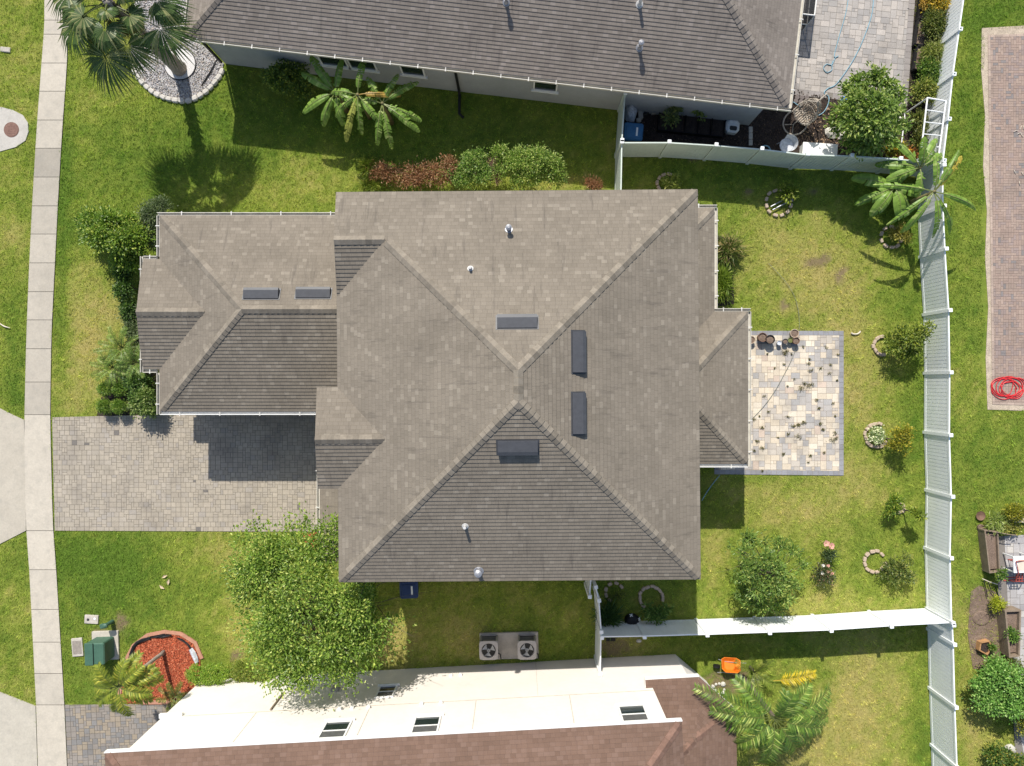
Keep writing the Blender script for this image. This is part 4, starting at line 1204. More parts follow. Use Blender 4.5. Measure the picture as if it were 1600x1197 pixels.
def limbs(name, parent, base, fork, tips, r0, r1, mat='bark', seed=2, rt=.012, twigs=0):
    rng = random.Random(seed)
    mb = MB()
    pts = limb_path(base, fork, rng, 0, 5)
    mb.tube(pts, [r0 * 1.35] + [r0 + (r1 - r0) * i / 5 for i in range(1, 6)], 9)
    for tp in tips:
        st = Vector(pts[-1]) if rng.random() < .7 else Vector(pts[-2])
        pp = limb_path(st, tp, rng, .08, 6)
        ra = r1 * rng.uniform(.5, .75)
        mb.tube(pp, [ra + (rt - ra) * i / 6 for i in range(7)], 6)
        for _ in range(twigs):
            q = pp[rng.randint(2, 5)]
            e = Vector(tp) + Vector((rng.uniform(-1, 1), rng.uniform(-1, 1), rng.uniform(-.2, .7))) * (Vector(tp) - Vector(fork)).length * .45
            mb.tube(limb_path(q, e, rng, .05, 3), [ra * .35, ra * .25, ra * .15, .005], 4)
    return mb.build(name, MAT[mat], parent, smooth=True)

def bush(name, label, cat, px, py, blobs, n, ln, wd, pal=GREEN, seed=1, group=None, clump=.12, per=26, accent=.1, stem=True, mat='leaf', cond=None, shell=.4, up=.55, stem_h=.25):
    """blobs relative to the base: (dx, dy, z, rx, ry, rz) in metres"""
    b = P(px, py)
    root = thing(name, label, cat, tuple(b), group=group)
    bl = [(b.x + q[0], b.y + q[1], *q[2:]) for q in blobs]
    foliage('foliage', root, bl, n, ln, wd, pal, seed, clump, per, mat, shell, cond, up, accent)
    if stem:
        tips = [Vector(q[:3]) for q in bl][:7]
        limbs('stem', root, (b.x, b.y, -.05), (b.x, b.y, max(.12, min(stem_h, min(t.z for t in tips) * .6))), tips, .035, .028, 'bark', seed, .006)
    return root

# --- the broad tree in front of the house
def front_tree():
    b = P(497, 933)
    root = thing('tree', 'broad bushy green tree on the front lawn leaning over the corner of the taupe roof', 'tree', tuple(b))
    rng = np.random.default_rng(5)
    blobs = []
    cx, cy = P(498, 948, 4.7)[:2]
    for i in range(48):
        a = rng.uniform(0, 2 * math.pi); r = 3.0 * math.sqrt(rng.random())
        s = rng.uniform(.42, .85)
        blobs.append((cx + r * math.cos(a), cy + r * math.sin(a), 5.15 - .11 * r * r + rng.uniform(-.6, .35), s, s, s * .6))
    for px, py, z, s in ((420, 850, 4.4, .6), (455, 848, 4.7, .6), (488, 845, 4.8, .5), (500, 868, 4.9, .5), (470, 872, 5.0, .6), (425, 880, 4.6, .6), (390, 885, 3.9, .5), (385, 930, 3.6, .55), (395, 975, 3.4, .55), (420, 1015, 3.4, .6), (460, 1030, 3.5, .6), (505, 1030, 3.5, .6),
                         (548, 1015, 4.3, .55), (575, 1000, 4.2, .45), (598, 990, 3.9, .34), (612, 1012, 3.4, .28), (430, 1030, 4.6, .5), (480, 1045, 4.8, .5), (530, 1040, 4.6, .5), (450, 930, 5.3, .6), (470, 950, 5.2, .6), (430, 955, 4.8, .6), (556, 940, 4.9, .5), (570, 955, 4.5, .45), (540, 925, 5.2, .45)):
        q = P(px, py, z); blobs.append((q.x, q.y, z, s, s, s * .55))
    for px, py, z, s in ((505, 903, 5.0, .5), (478, 902, 5.2, .55), (518, 930, 5.1, .42), (498, 925, 5.2, .5), (445, 905, 4.9, .5)):
        q = P(px, py, z); blobs.append((q.x, q.y, z, s, s, s * .55))
    # ragged leaders at the rim
    for px, py, z in ((400, 822, 3.6), (405, 835, 3.4), (478, 818, 3.9), (470, 835, 4.0), (380, 848, 3.2), (452, 825, 3.7), (375, 900, 3.0), (362, 960, 2.6), (380, 1000, 2.6), (600, 985, 3.4), (622, 1005, 3.2),
                      (570, 965, 3.9), (585, 930, 4.6), (590, 1030, 3.6), (440, 1066, 4.5), (470, 1062, 4.6), (520, 1056, 4.6), (420, 1050, 4.2), (512, 870, 4.7), (515, 850, 4.6), (555, 1045, 4.2), (585, 1005, 4.3), (395, 1020, 3.0)):
        q = P(px, py, z); s = rng.uniform(.24, .42)
        blobs.append((q.x, q.y, z, s, s, s * .7))
    def cond(x, y, z):
        return ((x > -5.3) & (y > -8.7)) | ((x > -6.45) & (y > -7.0) & (z > -1)) | ((x > -7.9) & (y > -7.2) & (z < 4.1)) | (y < -12.05 + .0552 * (x + 3.3))
    foliage('foliage', root, blobs, 27000, .135, .072, ((.085, .15, .022), (.22, .31, .045), (.38, .42, .10)), 11, .24, 14, 'leaf', .1, cond, .5, .14)
    tips = [q[:3] for q in blobs if not ((q[0] > -6.6 and q[1] > -7.2) or q[1] < -12.0)][:26]
    limbs('trunk', root, (b.x, b.y, -.1), (b.x + .1, b.y - .05, 2.2), tips, .12, .07, 'bark', 3, .006, twigs=1)
front_tree()

# --- back yard tree with open branching
def yard_tree():
    b = P(1200, 893)
    root = thing('tree', 'small open branching tree in the back yard whose shadow falls on the cross fence', 'tree', tuple(b))
    blobs = []
    for px, py, z, s in ((1172, 842, 1.7, .26), (1150, 862, 1.6, .25), (1165, 868, 2.1, .34), (1195, 848, 1.9, .24), (1218, 850, 1.8, .22), (1150, 900, 1.4, .22), (1170, 895, 2.3, .4), (1195, 875, 2.6, .36), (1215, 890, 2.5, .36),
                         (1240, 862, 1.8, .28), (1250, 885, 1.6, .26), (1160, 925, 1.5, .28), (1185, 920, 2.2, .38), (1210, 915, 2.4, .36), (1225, 935, 1.8, .3), (1190, 945, 1.6, .3), (1175, 940, 1.6, .26), (1235, 910, 1.9, .3), (1212, 950, 1.2, .22)):
        q = P(px, py, z); blobs.append((q.x, q.y, z, s, s, s * .7))
    foliage('foliage', root, blobs, 4600, .15, .062, ((.07, .13, .025), (.18, .265, .055), (.34, .39, .1)), 21, .13, 20, 'leaf', .3, None, .5, .14)
    limbs('trunk', root, (b.x, b.y, -.1), (b.x, b.y, .7), [q[:3] for q in blobs], .06, .05, 'bark', 4, .008, twigs=2)
yard_tree()

# --- tree over the corner of the north patio
def patio_tree():
    b = P(1348, 196)
    root = thing('tree', 'round dense tree at the corner of the grey paved patio at the top right', 'tree', tuple(b))
    blobs = []
    rng = np.random.default_rng(9)
    for px, py, z, s in ((1345, 132, 2.2, .42), (1372, 120, 2.3, .4), (1328, 145, 2.1, .4), (1385, 140, 2.3, .45), (1400, 150, 1.9, .4), (1315, 178, 1.9, .45), (1340, 165, 2.7, .6), (1370, 165, 3.0, .62), (1395, 175, 2.2, .42),
                         (1308, 195, 1.6, .36), (1335, 195, 2.6, .6), (1365, 195, 2.9, .6), (1390, 198, 2.0, .45), (1332, 222, 1.9, .4), (1355, 222, 2.2, .5), (1378, 215, 2.0, .42), (1345, 232, 1.6, .34), (1410, 195, 1.6, .26), (1365, 232, 1.5, .3)):
        q = P(px, py, z); blobs.append((q.x, q.y, z, s, s, s * .72))
    foliage('foliage', root, [(*q[:3], *(v * .9 for v in q[3:])) for q in blobs], 8200, .19, .085, ((.085, .14, .03), (.20, .28, .055), (.36, .41, .12)), 31, .13, 16, 'leaf', .5, None, .5, .2)
    limbs('trunk', root, (b.x, b.y, -.1), (b.x, b.y, 1.0), [q[:3] for q in blobs], .09, .07, 'bark', 5, .01)
patio_tree()

# --- small trees and shrubs at the front
bush('tree', 'leafy citrus like small tree on the front lawn beside the grey gutter corner', 'tree', 220, 388,
     [(-1.6, 1.0, 1.1, .42, .36, .35), (-1.0, .8, 1.6, .5, .5, .4), (-.3, .7, 1.8, .5, .5, .4), (.3, .7, 1.6, .5, .45, .4), (-.6, .1, 1.9, .6, .5, .45), (.2, -.1, 1.9, .55, .5, .45), (.7, .1, 1.7, .5, .5, .4), (-1.3, .3, 1.2, .4, .4, .35), (.1, -.7, 1.3, .5, .4, .4), (.6, -.8, 1.2, .4, .35, .35), (-1.7, .6, .9, .3, .3, .25)],
     11000, .13, .075, ((.08, .145, .018), (.18, .265, .032), (.33, .37, .07)), 41, clump=.13, accent=.14, stem_h=.6)
bush('shrub', 'grey green clipped shrub against the west wall under the gutter corner', 'shrub', 264, 366, [(-.15, .5, 1.1, .42, .55, .6), (-.1, -.3, 1.0, .42, .6, .55), (.1, .95, .9, .4, .35, .5)], 6500, .085, .045, GREYG, 42, clump=.10, accent=.1)
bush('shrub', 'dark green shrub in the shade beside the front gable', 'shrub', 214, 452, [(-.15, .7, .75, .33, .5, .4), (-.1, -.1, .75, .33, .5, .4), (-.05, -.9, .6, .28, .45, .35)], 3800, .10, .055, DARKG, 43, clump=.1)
bush('shrub', 'light green shrub below the peak of the front gable', 'shrub', 213, 500, [(0, .2, .45, .3, .45, .3), (.1, -.5, .5, .3, .4, .3)], 2600, .09, .05, GREYG, 44, clump=.09, accent=.2)
bush('shrub', 'pale green loose shrub at the corner of the driveway below the gutter', 'shrub', 238, 632, [(.15, .35, .8, .36, .36, .35), (-.2, -.05, .7, .36, .34, .3), (.25, -.2, .7, .3, .3, .3), (-.1, .6, .5, .25, .25, .2)], 3400, .10, .06, ((.07, .12, .02), (.15, .22, .05), (.26, .31, .10)), 45, clump=.1, accent=.25)
bush('shrub', 'dark leafy shrub between the clipped balls and the west wall', 'shrub', 228, 604, [(0, .25, .7, .38, .35, .3), (.1, -.4, .7, .35, .35, .3), (.3, .0, .5, .25, .3, .2)], 3000, .11, .06, DARKG, 46, clump=.1)
ball_labels = ['clipped green ball shrub nearest the lawn in the upper row by the driveway', 'clipped green ball shrub second from the lawn in the upper row',
               'clipped green ball shrub at the lawn corner nearest the driveway', 'clipped bright green ball shrub in front of the dark mulch at the driveway edge']
for (x, y, s), lb, k in zip(((174, 608, .25), (197, 608, .26), (173, 634, .26), (195, 635, .27)), ball_labels, range(4)):
    bush('ball_shrub', lb, 'shrub', x, y, [(0, 0, .42, s, s, s * 1.05)], 1700, .06, .035, ((.075, .15, .018), (.165, .25, .03), (.3, .35, .07)), 50 + k, 'clipped balls by the driveway', clump=.06, per=20, shell=.7)

def frond(mb_r, rng, base, az, e0, L, droop, nl, ll, lw, out, pal, vee=.5, curl=.0, kstart=.18, bright=1.0):
    """one feather frond: rachis tube into mb_r, leaflets into out (V, F, C)"""
    b = Vector(base); h = Vector((math.cos(az), math.sin(az), 0)); sd = Vector((-h.y, h.x, 0))
    pts = []; p = b.copy(); e = e0
    N = 14
    for i in range(N + 1):
        pts.append(p.copy())
        d = h * math.cos(e) + Vector((0, 0, math.sin(e))) + sd * curl * (i / N)
        p = p + d.normalized() * (L / N)
        e -= droop / N
    mb_r.tube(pts, [.018 * (1 - .8 * i / N) + .003 for i in range(N + 1)], 4)
    a, bb, c = (np.array(q) * 1.25 for q in pal)
    for k in range(nl):
        t = kstart + (1 - kstart) * (k + rng.random() * .6) / nl
        f = t * N; i = min(N - 1, int(f)); q = pts[i].lerp(pts[i + 1], f - i)
        d = (pts[i + 1] - pts[i]).normalized()
        up = sd.cross(d).normalized() * -1.0
        if up.z < 0: up = -up
        for s in (-1, 1):
            l = ll * (math.sin(math.pi * (.12 + .80 * t)) ** .6) * rng.uniform(.85, 1.12)
            dr = (sd * s * 1.0 + d * rng.uniform(.45, .8) + up * rng.uniform(vee * .3, vee)).normalized()
            tip = q + dr * l + Vector((0, 0, -.22 * l))
            mid = q + dr * l * .5
            wv = d * (lw * .5)
            n0 = len(out[0])
            out[0].extend([tuple(q - wv * .5), tuple(mid - wv), tuple(tip), tuple(mid + wv), tuple(q + wv * .5)])
            out[1].append((n0, n0 + 1, n0 + 2, n0 + 3, n0 + 4))
            tt = rng.random()
            cc = (a * (1 - tt) + bb * tt) if rng.random() > .12 else c
            cc = cc * rng.uniform(.8, 1.2) * bright
            out[2].extend([cc] * 5)
    return pts

def feather_palm(name, label, px, py, h, fronds, L, pal, seed, trunk_r=.07, ll=.34, lw=.035, nl=34, mat='bark_pale', cat='palm', group=None, tz=None, curl=.15, base_swell=1.5):
    rng = random.Random(seed)
    b = P(px, py)
    root = thing(name, label, cat, tuple(b), group=group)
    if h > .15:
        tr = MB(); k = 9
        pts = [(b.x + rng.uniform(-.01, .01), b.y + rng.uniform(-.01, .01), -.05 + (h + .05) * i / k) for i in range(k + 1)]
        tr.tube(pts, [trunk_r * (base_swell if i == 0 else 1.12 - .25 * i / k) for i in range(k + 1)], 10)
        tr.build('trunk', MAT[mat], root, smooth=True)
    for az, e0, l, dr in fronds:
        mb = MB(); out = ([], [], [])
        frond(mb, rng, (b.x, b.y, h), math.radians(az), math.radians(e0), L * l, math.radians(dr), nl, ll, lw, out, pal, curl=rng.uniform(-curl, curl))
        v = [tuple(q) for q in mb.v]; f = list(mb.f)
        n0 = len(v)
        V = v + out[0]; Fl = [i for q in f for i in q] + [i + n0 for q in out[1] for i in q]
        Ln = [len(q) for q in f] + [5] * len(out[1])
        colr = np.array([(.16, .19, .05)] * n0 + [tuple(c) for c in out[2]])
        np_mesh('frond', V, Fl, MAT['leaf'], root, col=colr, facelens=Ln)
    return root

FOX = ((.10, .145, .016), (.24, .27, .03), (.40, .37, .06))
ARECA = ((.06, .12, .02), (.16, .25, .036), (.36, .42, .11))
feather_palm('palm', 'young feather palm with plume like fronds rising from the red mulch bed', 256, 1019, 3.5,
             [(30, 20, 1.05, 55), (40, 38, 1.0, 60), (62, 22, 1.0, 75), (75, 40, .8, 75), (20, 25, 1.1, 70), (5, 15, 1.1, 75), (160, 20, .9, 75), (185, 25, .8, 80), (215, 20, 1.0, 80), (258, 15, 1.0, 80), (285, 20, 1.05, 85), (325, 15, 1.0, 80), (345, 30, .9, 75), (120, 55, .9, 70)],
             1.5, FOX, 61, .075, .34, .05, 44, tz=3)
feather_palm('palm', 'dwarf spreading palm at the corner of the red mulch bed beside the cream wall', 282, 1082, .35,
             [(20, 45, .7, 70), (70, 45, .8, 70), (110, 50, .8, 70), (150, 40, .9, 75), (190, 40, .9, 70), (240, 40, .8, 75), (300, 40, .8, 70), (350, 50, .7, 70)], 1.0, ((.07, .10, .015), (.15, .17, .03), (.30, .24, .06)), 62, .06, .2, .03, 26)
feather_palm('palm', 'ferny pygmy palm in the front bed left of the gable gutter, the upper one', 205, 545, .7,
             [(i * 26 + 8, 25 + (i * 17) % 40, .85 + (i * 7 % 5) * .06, 70) for i in range(14)], 1.05, ((.08, .14, .02), (.18, .27, .04), (.34, .39, .1)), 63, .05, .2, .022, 30)
feather_palm('palm', 'ferny pygmy palm in the front bed nearest the clipped balls', 188, 575, .55,
             [(i * 28 + 3, 22 + (i * 19) % 40, .85 + (i * 7 % 5) * .06, 70) for i in range(13)], .95, ((.08, .14, .02), (.18, .27, .04), (.34, .39, .1)), 64, .05, .2, .022, 30)
feather_palm('palm', 'ferny pygmy palm in the front bed with broad fronds touching the gutter', 228, 568, .8,
             [(i * 30 + 12, 25 + (i * 23) % 40, .85 + (i * 5 % 4) * .06, 70) for i in range(12)], .95, ((.07, .13, .02), (.16, .24, .04), (.3, .36, .1)), 65, .05, .2, .022, 30)
# clump of feather palms at the bottom right, by the red roof
feather_palm('palm', 'tall feather palm with long fronds lying over the red rear roof', 1161, 1058, 3.75,
             [(157, 18, 1.3, 42), (172, 24, 1.0, 55), (135, 25, .85, 65), (75, 60, .7, 50), (14, 14, 1.15, 70), (345, 20, 1.0, 80), (305, 15, .95, 85), (268, 15, 1.05, 85), (222, 20, .8, 80), (40, 28, .8, 75), (195, 14, .95, 75)],
             2.55, ARECA, 66, .09, .50, .055, 40, mat='bark')
feather_palm('palm', 'lower feather palm on the lawn side of the clump by the red roof', 1192, 1098, 1.5,
             [(10, 18, 1.25, 70), (355, 26, 1.1, 75), (328, 15, 1.15, 80), (278, 20, .9, 85), (240, 20, .8, 85), (70, 40, .6, 70)],
             2.3, ARECA, 67, .07, .48, .052, 38, mat='bark')
feather_palm('palm', 'small upright palm shoot with thin stiff leaves beside the orange wheelbarrow', 1172, 1042, .5,
             [(70, 60, 1.0, 30), (95, 72, 1.0, 25), (120, 55, 1.1, 30), (48, 50, .9, 40), (150, 40, .9, 50), (280, 45, .9, 60), (240, 45, .8, 60), (330, 40, .8, 60)], 1.3, ((.10, .14, .02), (.20, .25, .04), (.33, .35, .08)), 68, .05, .28, .03, 22, mat='bark')
# yellowing fallen frond on the lawn
def fallen_frond():
    b = P(1205, 1062)
    rng = random.Random(4)
    mb = MB(); out = ([], [], [])
    frond(mb, rng, (b.x, b.y, .12), math.radians(8), math.radians(12), 1.9, math.radians(22), 40, .42, .03, out, ((.42, .30, .02), (.62, .46, .03), (.50, .40, .10)), curl=.1)
    n0 = len(mb.v)
    V = [tuple(q) for q in mb.v] + out[0]
    Fl = [i for q in mb.f for i in q] + [i + n0 for q in out[1] for i in q]
    o = np_mesh('palm_frond', V, Fl, MAT['leaf_dry'], None, col=np.array([(.5, .36, .06)] * n0 + [tuple(c) for c in out[2]]), facelens=[len(q) for q in mb.f] + [5] * len(out[1]), org=tuple(b))
    tag(o, 'yellow dying palm frond lying on the lawn above the palm clump', 'palm frond')
fallen_frond()

# --- fan palm at the top left
def fan_palm():
    rng = random.Random(12)
    b = P(281, 108)
    h = 5.55
    root = thing('palm', 'tall fan palm with a booted trunk in the white ringed gravel bed', 'palm', tuple(b))
    tr = MB(); k = 12
    pts = [(b.x, b.y, -.05 + (h + .05) * i / k) for i in range(k + 1)]
    tr.tube(pts, [.36, .30, .28, .27, .255, .24, .22, .20, .19, .18, .17, .16, .15], 14)
    t = tr.build('trunk', MAT['bark_pale'], root, smooth=True)
    bt = MB()
    for i in range(70):
        z = 1.9 + (h - 2.0) * i / 70; a = i * 2.4
        r = .26 - .10 * (z / h)
        p0 = Vector((b.x + r * .9 * math.cos(a), b.y + r * .9 * math.sin(a), z))
        p1 = p0 + Vector((math.cos(a) * .14, math.sin(a) * .14, .20))
        bt.cyl(p0, p1, .045, .028, 5)
    bt.build('trunk_boots', MAT['bark'], t)
    az = [(205, 0, 1.25), (230, -8, .95), (250, -5, 1.4), (287, -14, 1.15), (342, -6, 1.35), (8, 5, 1.2), (40, 15, 1.0), (75, 25, 1.0), (108, 30, 1.0), (140, 25, 1.0), (168, 12, 1.25), (187, 22, .9), (268, 18, .8), (218, 30, .8), (325, 28, .7), (25, 35, .8), (280, 55, .5), (100, 60, .6), (150, 50, .6), (20, 50, .55), (300, -52, .6), (243, -45, .65)]
    az_unused = [(250, -12, 1.15), (225, -5, 1.2), (200, 0, 1.2), (180, 5, 1.1), (168, 15, 1.0), (150, 20, 1.0), (275, -15, 1.25), (292, -22, 1.15), (312, -15, 1.25), (335, -10, 1.1), (355, 0, 1.1), (15, 10, 1.1), (40, 20, 1.0), (75, 30, 1.0), (110, 35, 1.0), (135, 40, .9),
          (262, 25, .9), (320, 25, .9), (300, -48, .8), (330, -50, .8), (245, -45, .8)]
    for i, (a, e, l) in enumerate(az):
        a = math.radians(a + rng.uniform(-5, 5)); e = math.radians(e)
        hd = Vector((math.cos(a), math.sin(a), 0)); sd = Vector((-hd.y, hd.x, 0))
        mb = MB()
        p = Vector((b.x, b.y, h - .05 - .15 * (i % 3))); pts = []; ee = e
        for k in range(7):
            pts.append(p.copy()); p = p + (hd * math.cos(ee) + Vector((0, 0, math.sin(ee)))) * (1.30 * l / 6); ee -= .10
        mb.tube(pts, [.028 - .002 * k for k in range(7)], 5)
        c = pts[-1]; d = (pts[-1] - pts[-2]).normalized()
        up = sd.cross(d); up = up if up.z > 0 else -up
        V = [tuple(q) for q in mb.v]; Fs = [tuple(f) for f in mb.f]; Cc = [(.14, .17, .05)] * len(V)
        ns = 40; R = 1.0 * l
        dead = i >= 20
        for s in range(ns):
            th = math.radians(-128 + 256 * (s + rng.uniform(-.3, .3)) / (ns - 1))
            r = R * (.72 + .28 * math.cos(th * .62)) * rng.uniform(.9, 1.08)
            dr = (d * math.cos(th) + sd * math.sin(th) + up * (.16 - .12 * abs(math.sin(th)))).normalized()
            pr = (sd * math.cos(th) - d * math.sin(th)).normalized()
            w = .045
            dz = -.20 - .18 * rng.random()
            q0 = c + dr * .05; q1 = c + dr * r * .55 + Vector((0, 0, -.05)); q2 = c + dr * r + Vector((0, 0, dz * r - .05))
            n0 = len(V)
            V += [tuple(q0), tuple(q1 - pr * w), tuple(q2), tuple(q1 + pr * w), tuple(q1 + up * .02)]
            Fs += [(n0, n0 + 1, n0 + 4), (n0 + 1, n0 + 2, n0 + 4), (n0 + 2, n0 + 3, n0 + 4), (n0 + 3, n0, n0 + 4)]
            kx = rng.uniform(.75, 1.25)
            base = (.075, .125, .03) if rng.random() > .25 else (.27, .28, .11)
            if dead: base = (.15, .12, .05)
            Cc += [tuple(v * kx for v in base)] * 5
        np_mesh('frond', V, [i_ for f in Fs for i_ in f], MAT['leaf'], root, col=np.array(Cc), facelens=[len(f) for f in Fs])
    return root
fan_palm()

# --- bananas
def banana_leaf(root, rng, base, az, e0, L, W, droop, pal, tear=.5, roll=0.0, wiltc=None):
    """broad leaf: midrib with torn blade strips either side, sagging from the rib"""
    h = Vector((math.cos(az), math.sin(az), 0)); sd = Vector((-h.y, h.x, 0))
    N = 18
    p = Vector(base); e = e0; pts = []
    for i in range(N + 1):
        pts.append(p.copy())
        p = p + (h * math.cos(e) + Vector((0, 0, math.sin(e)))) * (L / N)
        e -= droop / N
    mb = MB(); mb.tube(pts, [.024 * (1 - .85 * i / N) + .003 for i in range(N + 1)], 5)
    V = [tuple(q) for q in mb.v]; Fs = [tuple(f) for f in mb.f]
    rib = (.26, .30, .10) if wiltc is None else wiltc
    Cc = [rib] * len(V)
    a, b_, c = (np.array(q) for q in pal)
    for s in (-1, 1):
        prev = None
        angs = rng.uniform(.0, .25)
        for i in range(3, N):
            t = (i - 3) / (N - 3)
            w0 = W * (math.sin(math.pi * min(1, (.10 + .86 * t))) ** .55)
            t1 = (i + 1 - 3) / (N - 3)
            w1 = W * (math.sin(math.pi * min(1, (.10 + .86 * t1))) ** .55) if i < N - 1 else .02
            if rng.random() < tear: angs = rng.uniform(-.05, .75); brk = True
            else: brk = prev is None
            d = (pts[i + 1] - pts[i]).normalized()
            up = sd.cross(d); up = up if up.z > 0 else -up
            def off(w, bend, skew):
                o = sd * s * math.cos(angs + roll * s) * w * .5 + Vector((0, 0, -1)) * math.sin(angs) * w * .5 + up * .05 * w
                o2 = sd * s * math.cos(angs + .35 + roll * s) * w * .5 + Vector((0, 0, -1)) * math.sin(angs + .45) * w * .5
                return o, o + o2
            m0, t0 = off(w0, 0, 0); m1, t1_ = off(w1, 0, 0)
            sk = d * (.10 * W)
            g = d * (.016 if rng.random() < tear else 0)
            q = [pts[i] + g, pts[i] + m0 + sk + g, pts[i] + t0 + sk * 2 + g, pts[i + 1] + t1_ + sk * 2 - g, pts[i + 1] + m1 + sk - g, pts[i + 1] - g]
            if not brk and prev is not None: q[1], q[2] = prev
            prev = (q[4], q[3])
            n0 = len(V)
            V += [tuple(x) for x in q]
            Fs += [(n0, n0 + 1, n0 + 4, n0 + 5), (n0 + 1, n0 + 2, n0 + 3, n0 + 4)]
            k = rng.random(); cc = a * (1 - k) + b_ * k
            if rng.random() < .08: cc = c
            if wiltc is not None: cc = np.array(wiltc) * rng.uniform(.7, 1.2)
            Cc += [tuple(cc * rng.uniform(.9, 1.1))] * 6
    return np_mesh('leaf', V, [i for f in Fs for i in f], MAT['leaf'], root, col=np.array(Cc), facelens=[len(f) for f in Fs])

def banana(label, px, py, h, leaves, L, W, pal, seed, tear=.45, group='banana plants'):
    rng = random.Random(seed)
    b = P(px, py)
    root = thing('banana_plant', label, 'banana plant', tuple(b), group=group)
    st = MB(); st.tube([(b.x, b.y, -.05), (b.x + .02, b.y, h * .5), (b.x, b.y, h)], [.12, .095, .06], 10)
    st.build('stem', MAT['stem'], root, smooth=True)
    for az, e, l, dr, *wc in leaves:
        banana_leaf(root, rng, (b.x, b.y, h - .08), math.radians(az), math.radians(e), L * l, W, math.radians(dr), pal, tear, rng.uniform(-.15, .15), wc[0] if wc else None)
    return root
MAT['stem'] = M('banana_stem', (.16, .14, .06), .7, var=((8.0, .35),))
BAN = ((.14, .25, .035), (.26, .40, .07), (.40, .50, .14))
BAND = ((.05, .115, .028), (.105, .20, .05), (.22, .31, .10))
banana('banana plant with broad whole leaves, left one of the group by the grey wall', 542, 173, 2.0, [(125, 38, 1.0, 60), (152, 34, .9, 55), (205, 20, 1.0, 70), (240, 15, .9, 80), (280, 15, .8, 80), (75, 45, .8, 60), (330, 30, .8, 75)], 1.75, .21, BAN, 71, .25)
banana('tallest middle banana plant with tattered yellow ribbed leaves by the grey wall', 578, 183, 2.45, [(78, 40, .9, 80), (5, 15, 1.0, 60, (.40, .26, .05)), (250, 10, 1.1, 60, (.34, .36, .07)), (270, 5, .9, 70), (310, 20, .9, 80), (170, 25, .7, 75), (215, 20, .8, 85)], 1.8, .17, BAN, 72, .7)
banana('banana plant with leaves hanging toward the lawn, on the right of the grey wall group', 612, 192, 2.2, [(35, 20, 1.05, 60), (325, 20, 1.1, 65), (340, 12, 1.0, 55), (280, 15, 1.1, 80), (258, 15, 1.0, 75), (60, 40, .8, 70), (170, 30, .7, 80), (120, 45, .7, 70)], 1.75, .18, BAN, 73, .7)
banana('banana plant with broad dark leaves just below the greenish vinyl fence', 1372, 305, 1.4, [(165, 20, 1.15, 60), (205, 20, 1.1, 70), (235, 25, 1.0, 80), (100, 50, .8, 65), (60, 40, .8, 70), (285, 30, .9, 80), (310, 25, .8, 80), (345, 35, .8, 75)], 1.55, .28, BAN, 74, .25, 'banana plants at the fence corner')
banana('banana plant between the fence corner and the leaning tall one', 1400, 282, 1.9, [(130, 25, 1.1, 65), (170, 15, 1.1, 65), (200, 25, .9, 70), (60, 35, .9, 70), (30, 30, .8, 75), (270, 30, .8, 80), (100, 60, .8, 60)], 1.6, .22, BAN, 75, .3, 'banana plants at the fence corner')
banana('tallest banana plant rising over the white fence corner with long narrow leaves', 1402, 326, 2.8, [(345, 12, 1.15, 60), (308, 8, 1.1, 70), (285, 10, 1.0, 75), (170, 15, 1.15, 55), (52, 25, .9, 50, (.42, .34, .05)), (62, 30, .9, 45), (95, 40, .7, 55), (218, 12, 1.05, 70), (240, 10, 1.0, 80)], 2.05, .155, BAN, 76, .45, 'banana plants at the fence corner')

# --- shrubs round the houses
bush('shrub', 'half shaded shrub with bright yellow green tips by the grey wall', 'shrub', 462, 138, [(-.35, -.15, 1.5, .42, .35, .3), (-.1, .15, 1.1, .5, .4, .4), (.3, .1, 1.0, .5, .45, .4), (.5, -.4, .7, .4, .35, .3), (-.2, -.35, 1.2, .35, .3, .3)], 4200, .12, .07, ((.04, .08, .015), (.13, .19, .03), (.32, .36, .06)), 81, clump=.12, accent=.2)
bush('hedge', 'dead rust brown hedge along the north wall', 'hedge', 648, 276, [(-1.6, .1, .35, .35, .35, .28), (-1.1, .05, .4, .4, .42, .32), (-.5, -.1, .4, .4, .4, .3), (0, -.2, .55, .45, .45, .38), (.5, -.1, .55, .45, .5, .38), (1.1, -.05, .6, .4, .5, .42), (1.6, .1, .75, .28, .45, .5)], 5200, .12, .035, RUST, 82, clump=.12, accent=.2, mat='leaf_dry', up=.2)
bush('hedge', 'shorter leafy green hedge between the dead hedge and the tall one', 'hedge', 745, 275, [(-.8, -.2, .7, .42, .45, .5), (-.1, .2, 1.1, .5, .45, .5), (.3, -.2, .9, .45, .45, .5), (-.4, -.4, .7, .4, .3, .5), (.1, .5, 1.2, .35, .2, .3)], 6000, .085, .05, ((.075, .14, .022), (.155, .255, .042), (.34, .40, .12)), 83, clump=.10, accent=.2)
bush('hedge', 'tall rounded green hedge with pale new leaves against the north eave', 'hedge', 822, 274, [(-1.1, .5, 1.4, .35, .3, .45), (-.9, 0, 1.1, .45, .5, .55), (-.3, .1, 1.4, .55, .6, .55), (.4, .1, 1.5, .6, .6, .6), (1.0, -.05, 1.3, .5, .55, .55), (1.25, -.4, 1.0, .4, .4, .5), (0, -.5, 1.2, .7, .3, .5)], 11000, .085, .05, ((.085, .15, .022), (.185, .275, .042), (.38, .43, .12)), 84, clump=.10, accent=.22)
bush('shrub', 'small pinkish dry shrub caught between the two green hedges', 'shrub', 774, 276, [(0, .2, .7, .3, .25, .35), (.1, -.2, .7, .28, .25, .3)], 900, .10, .03, ((.2, .11, .08), (.36, .24, .18), (.4, .34, .2)), 85, mat='leaf_dry', clump=.1, up=.2)
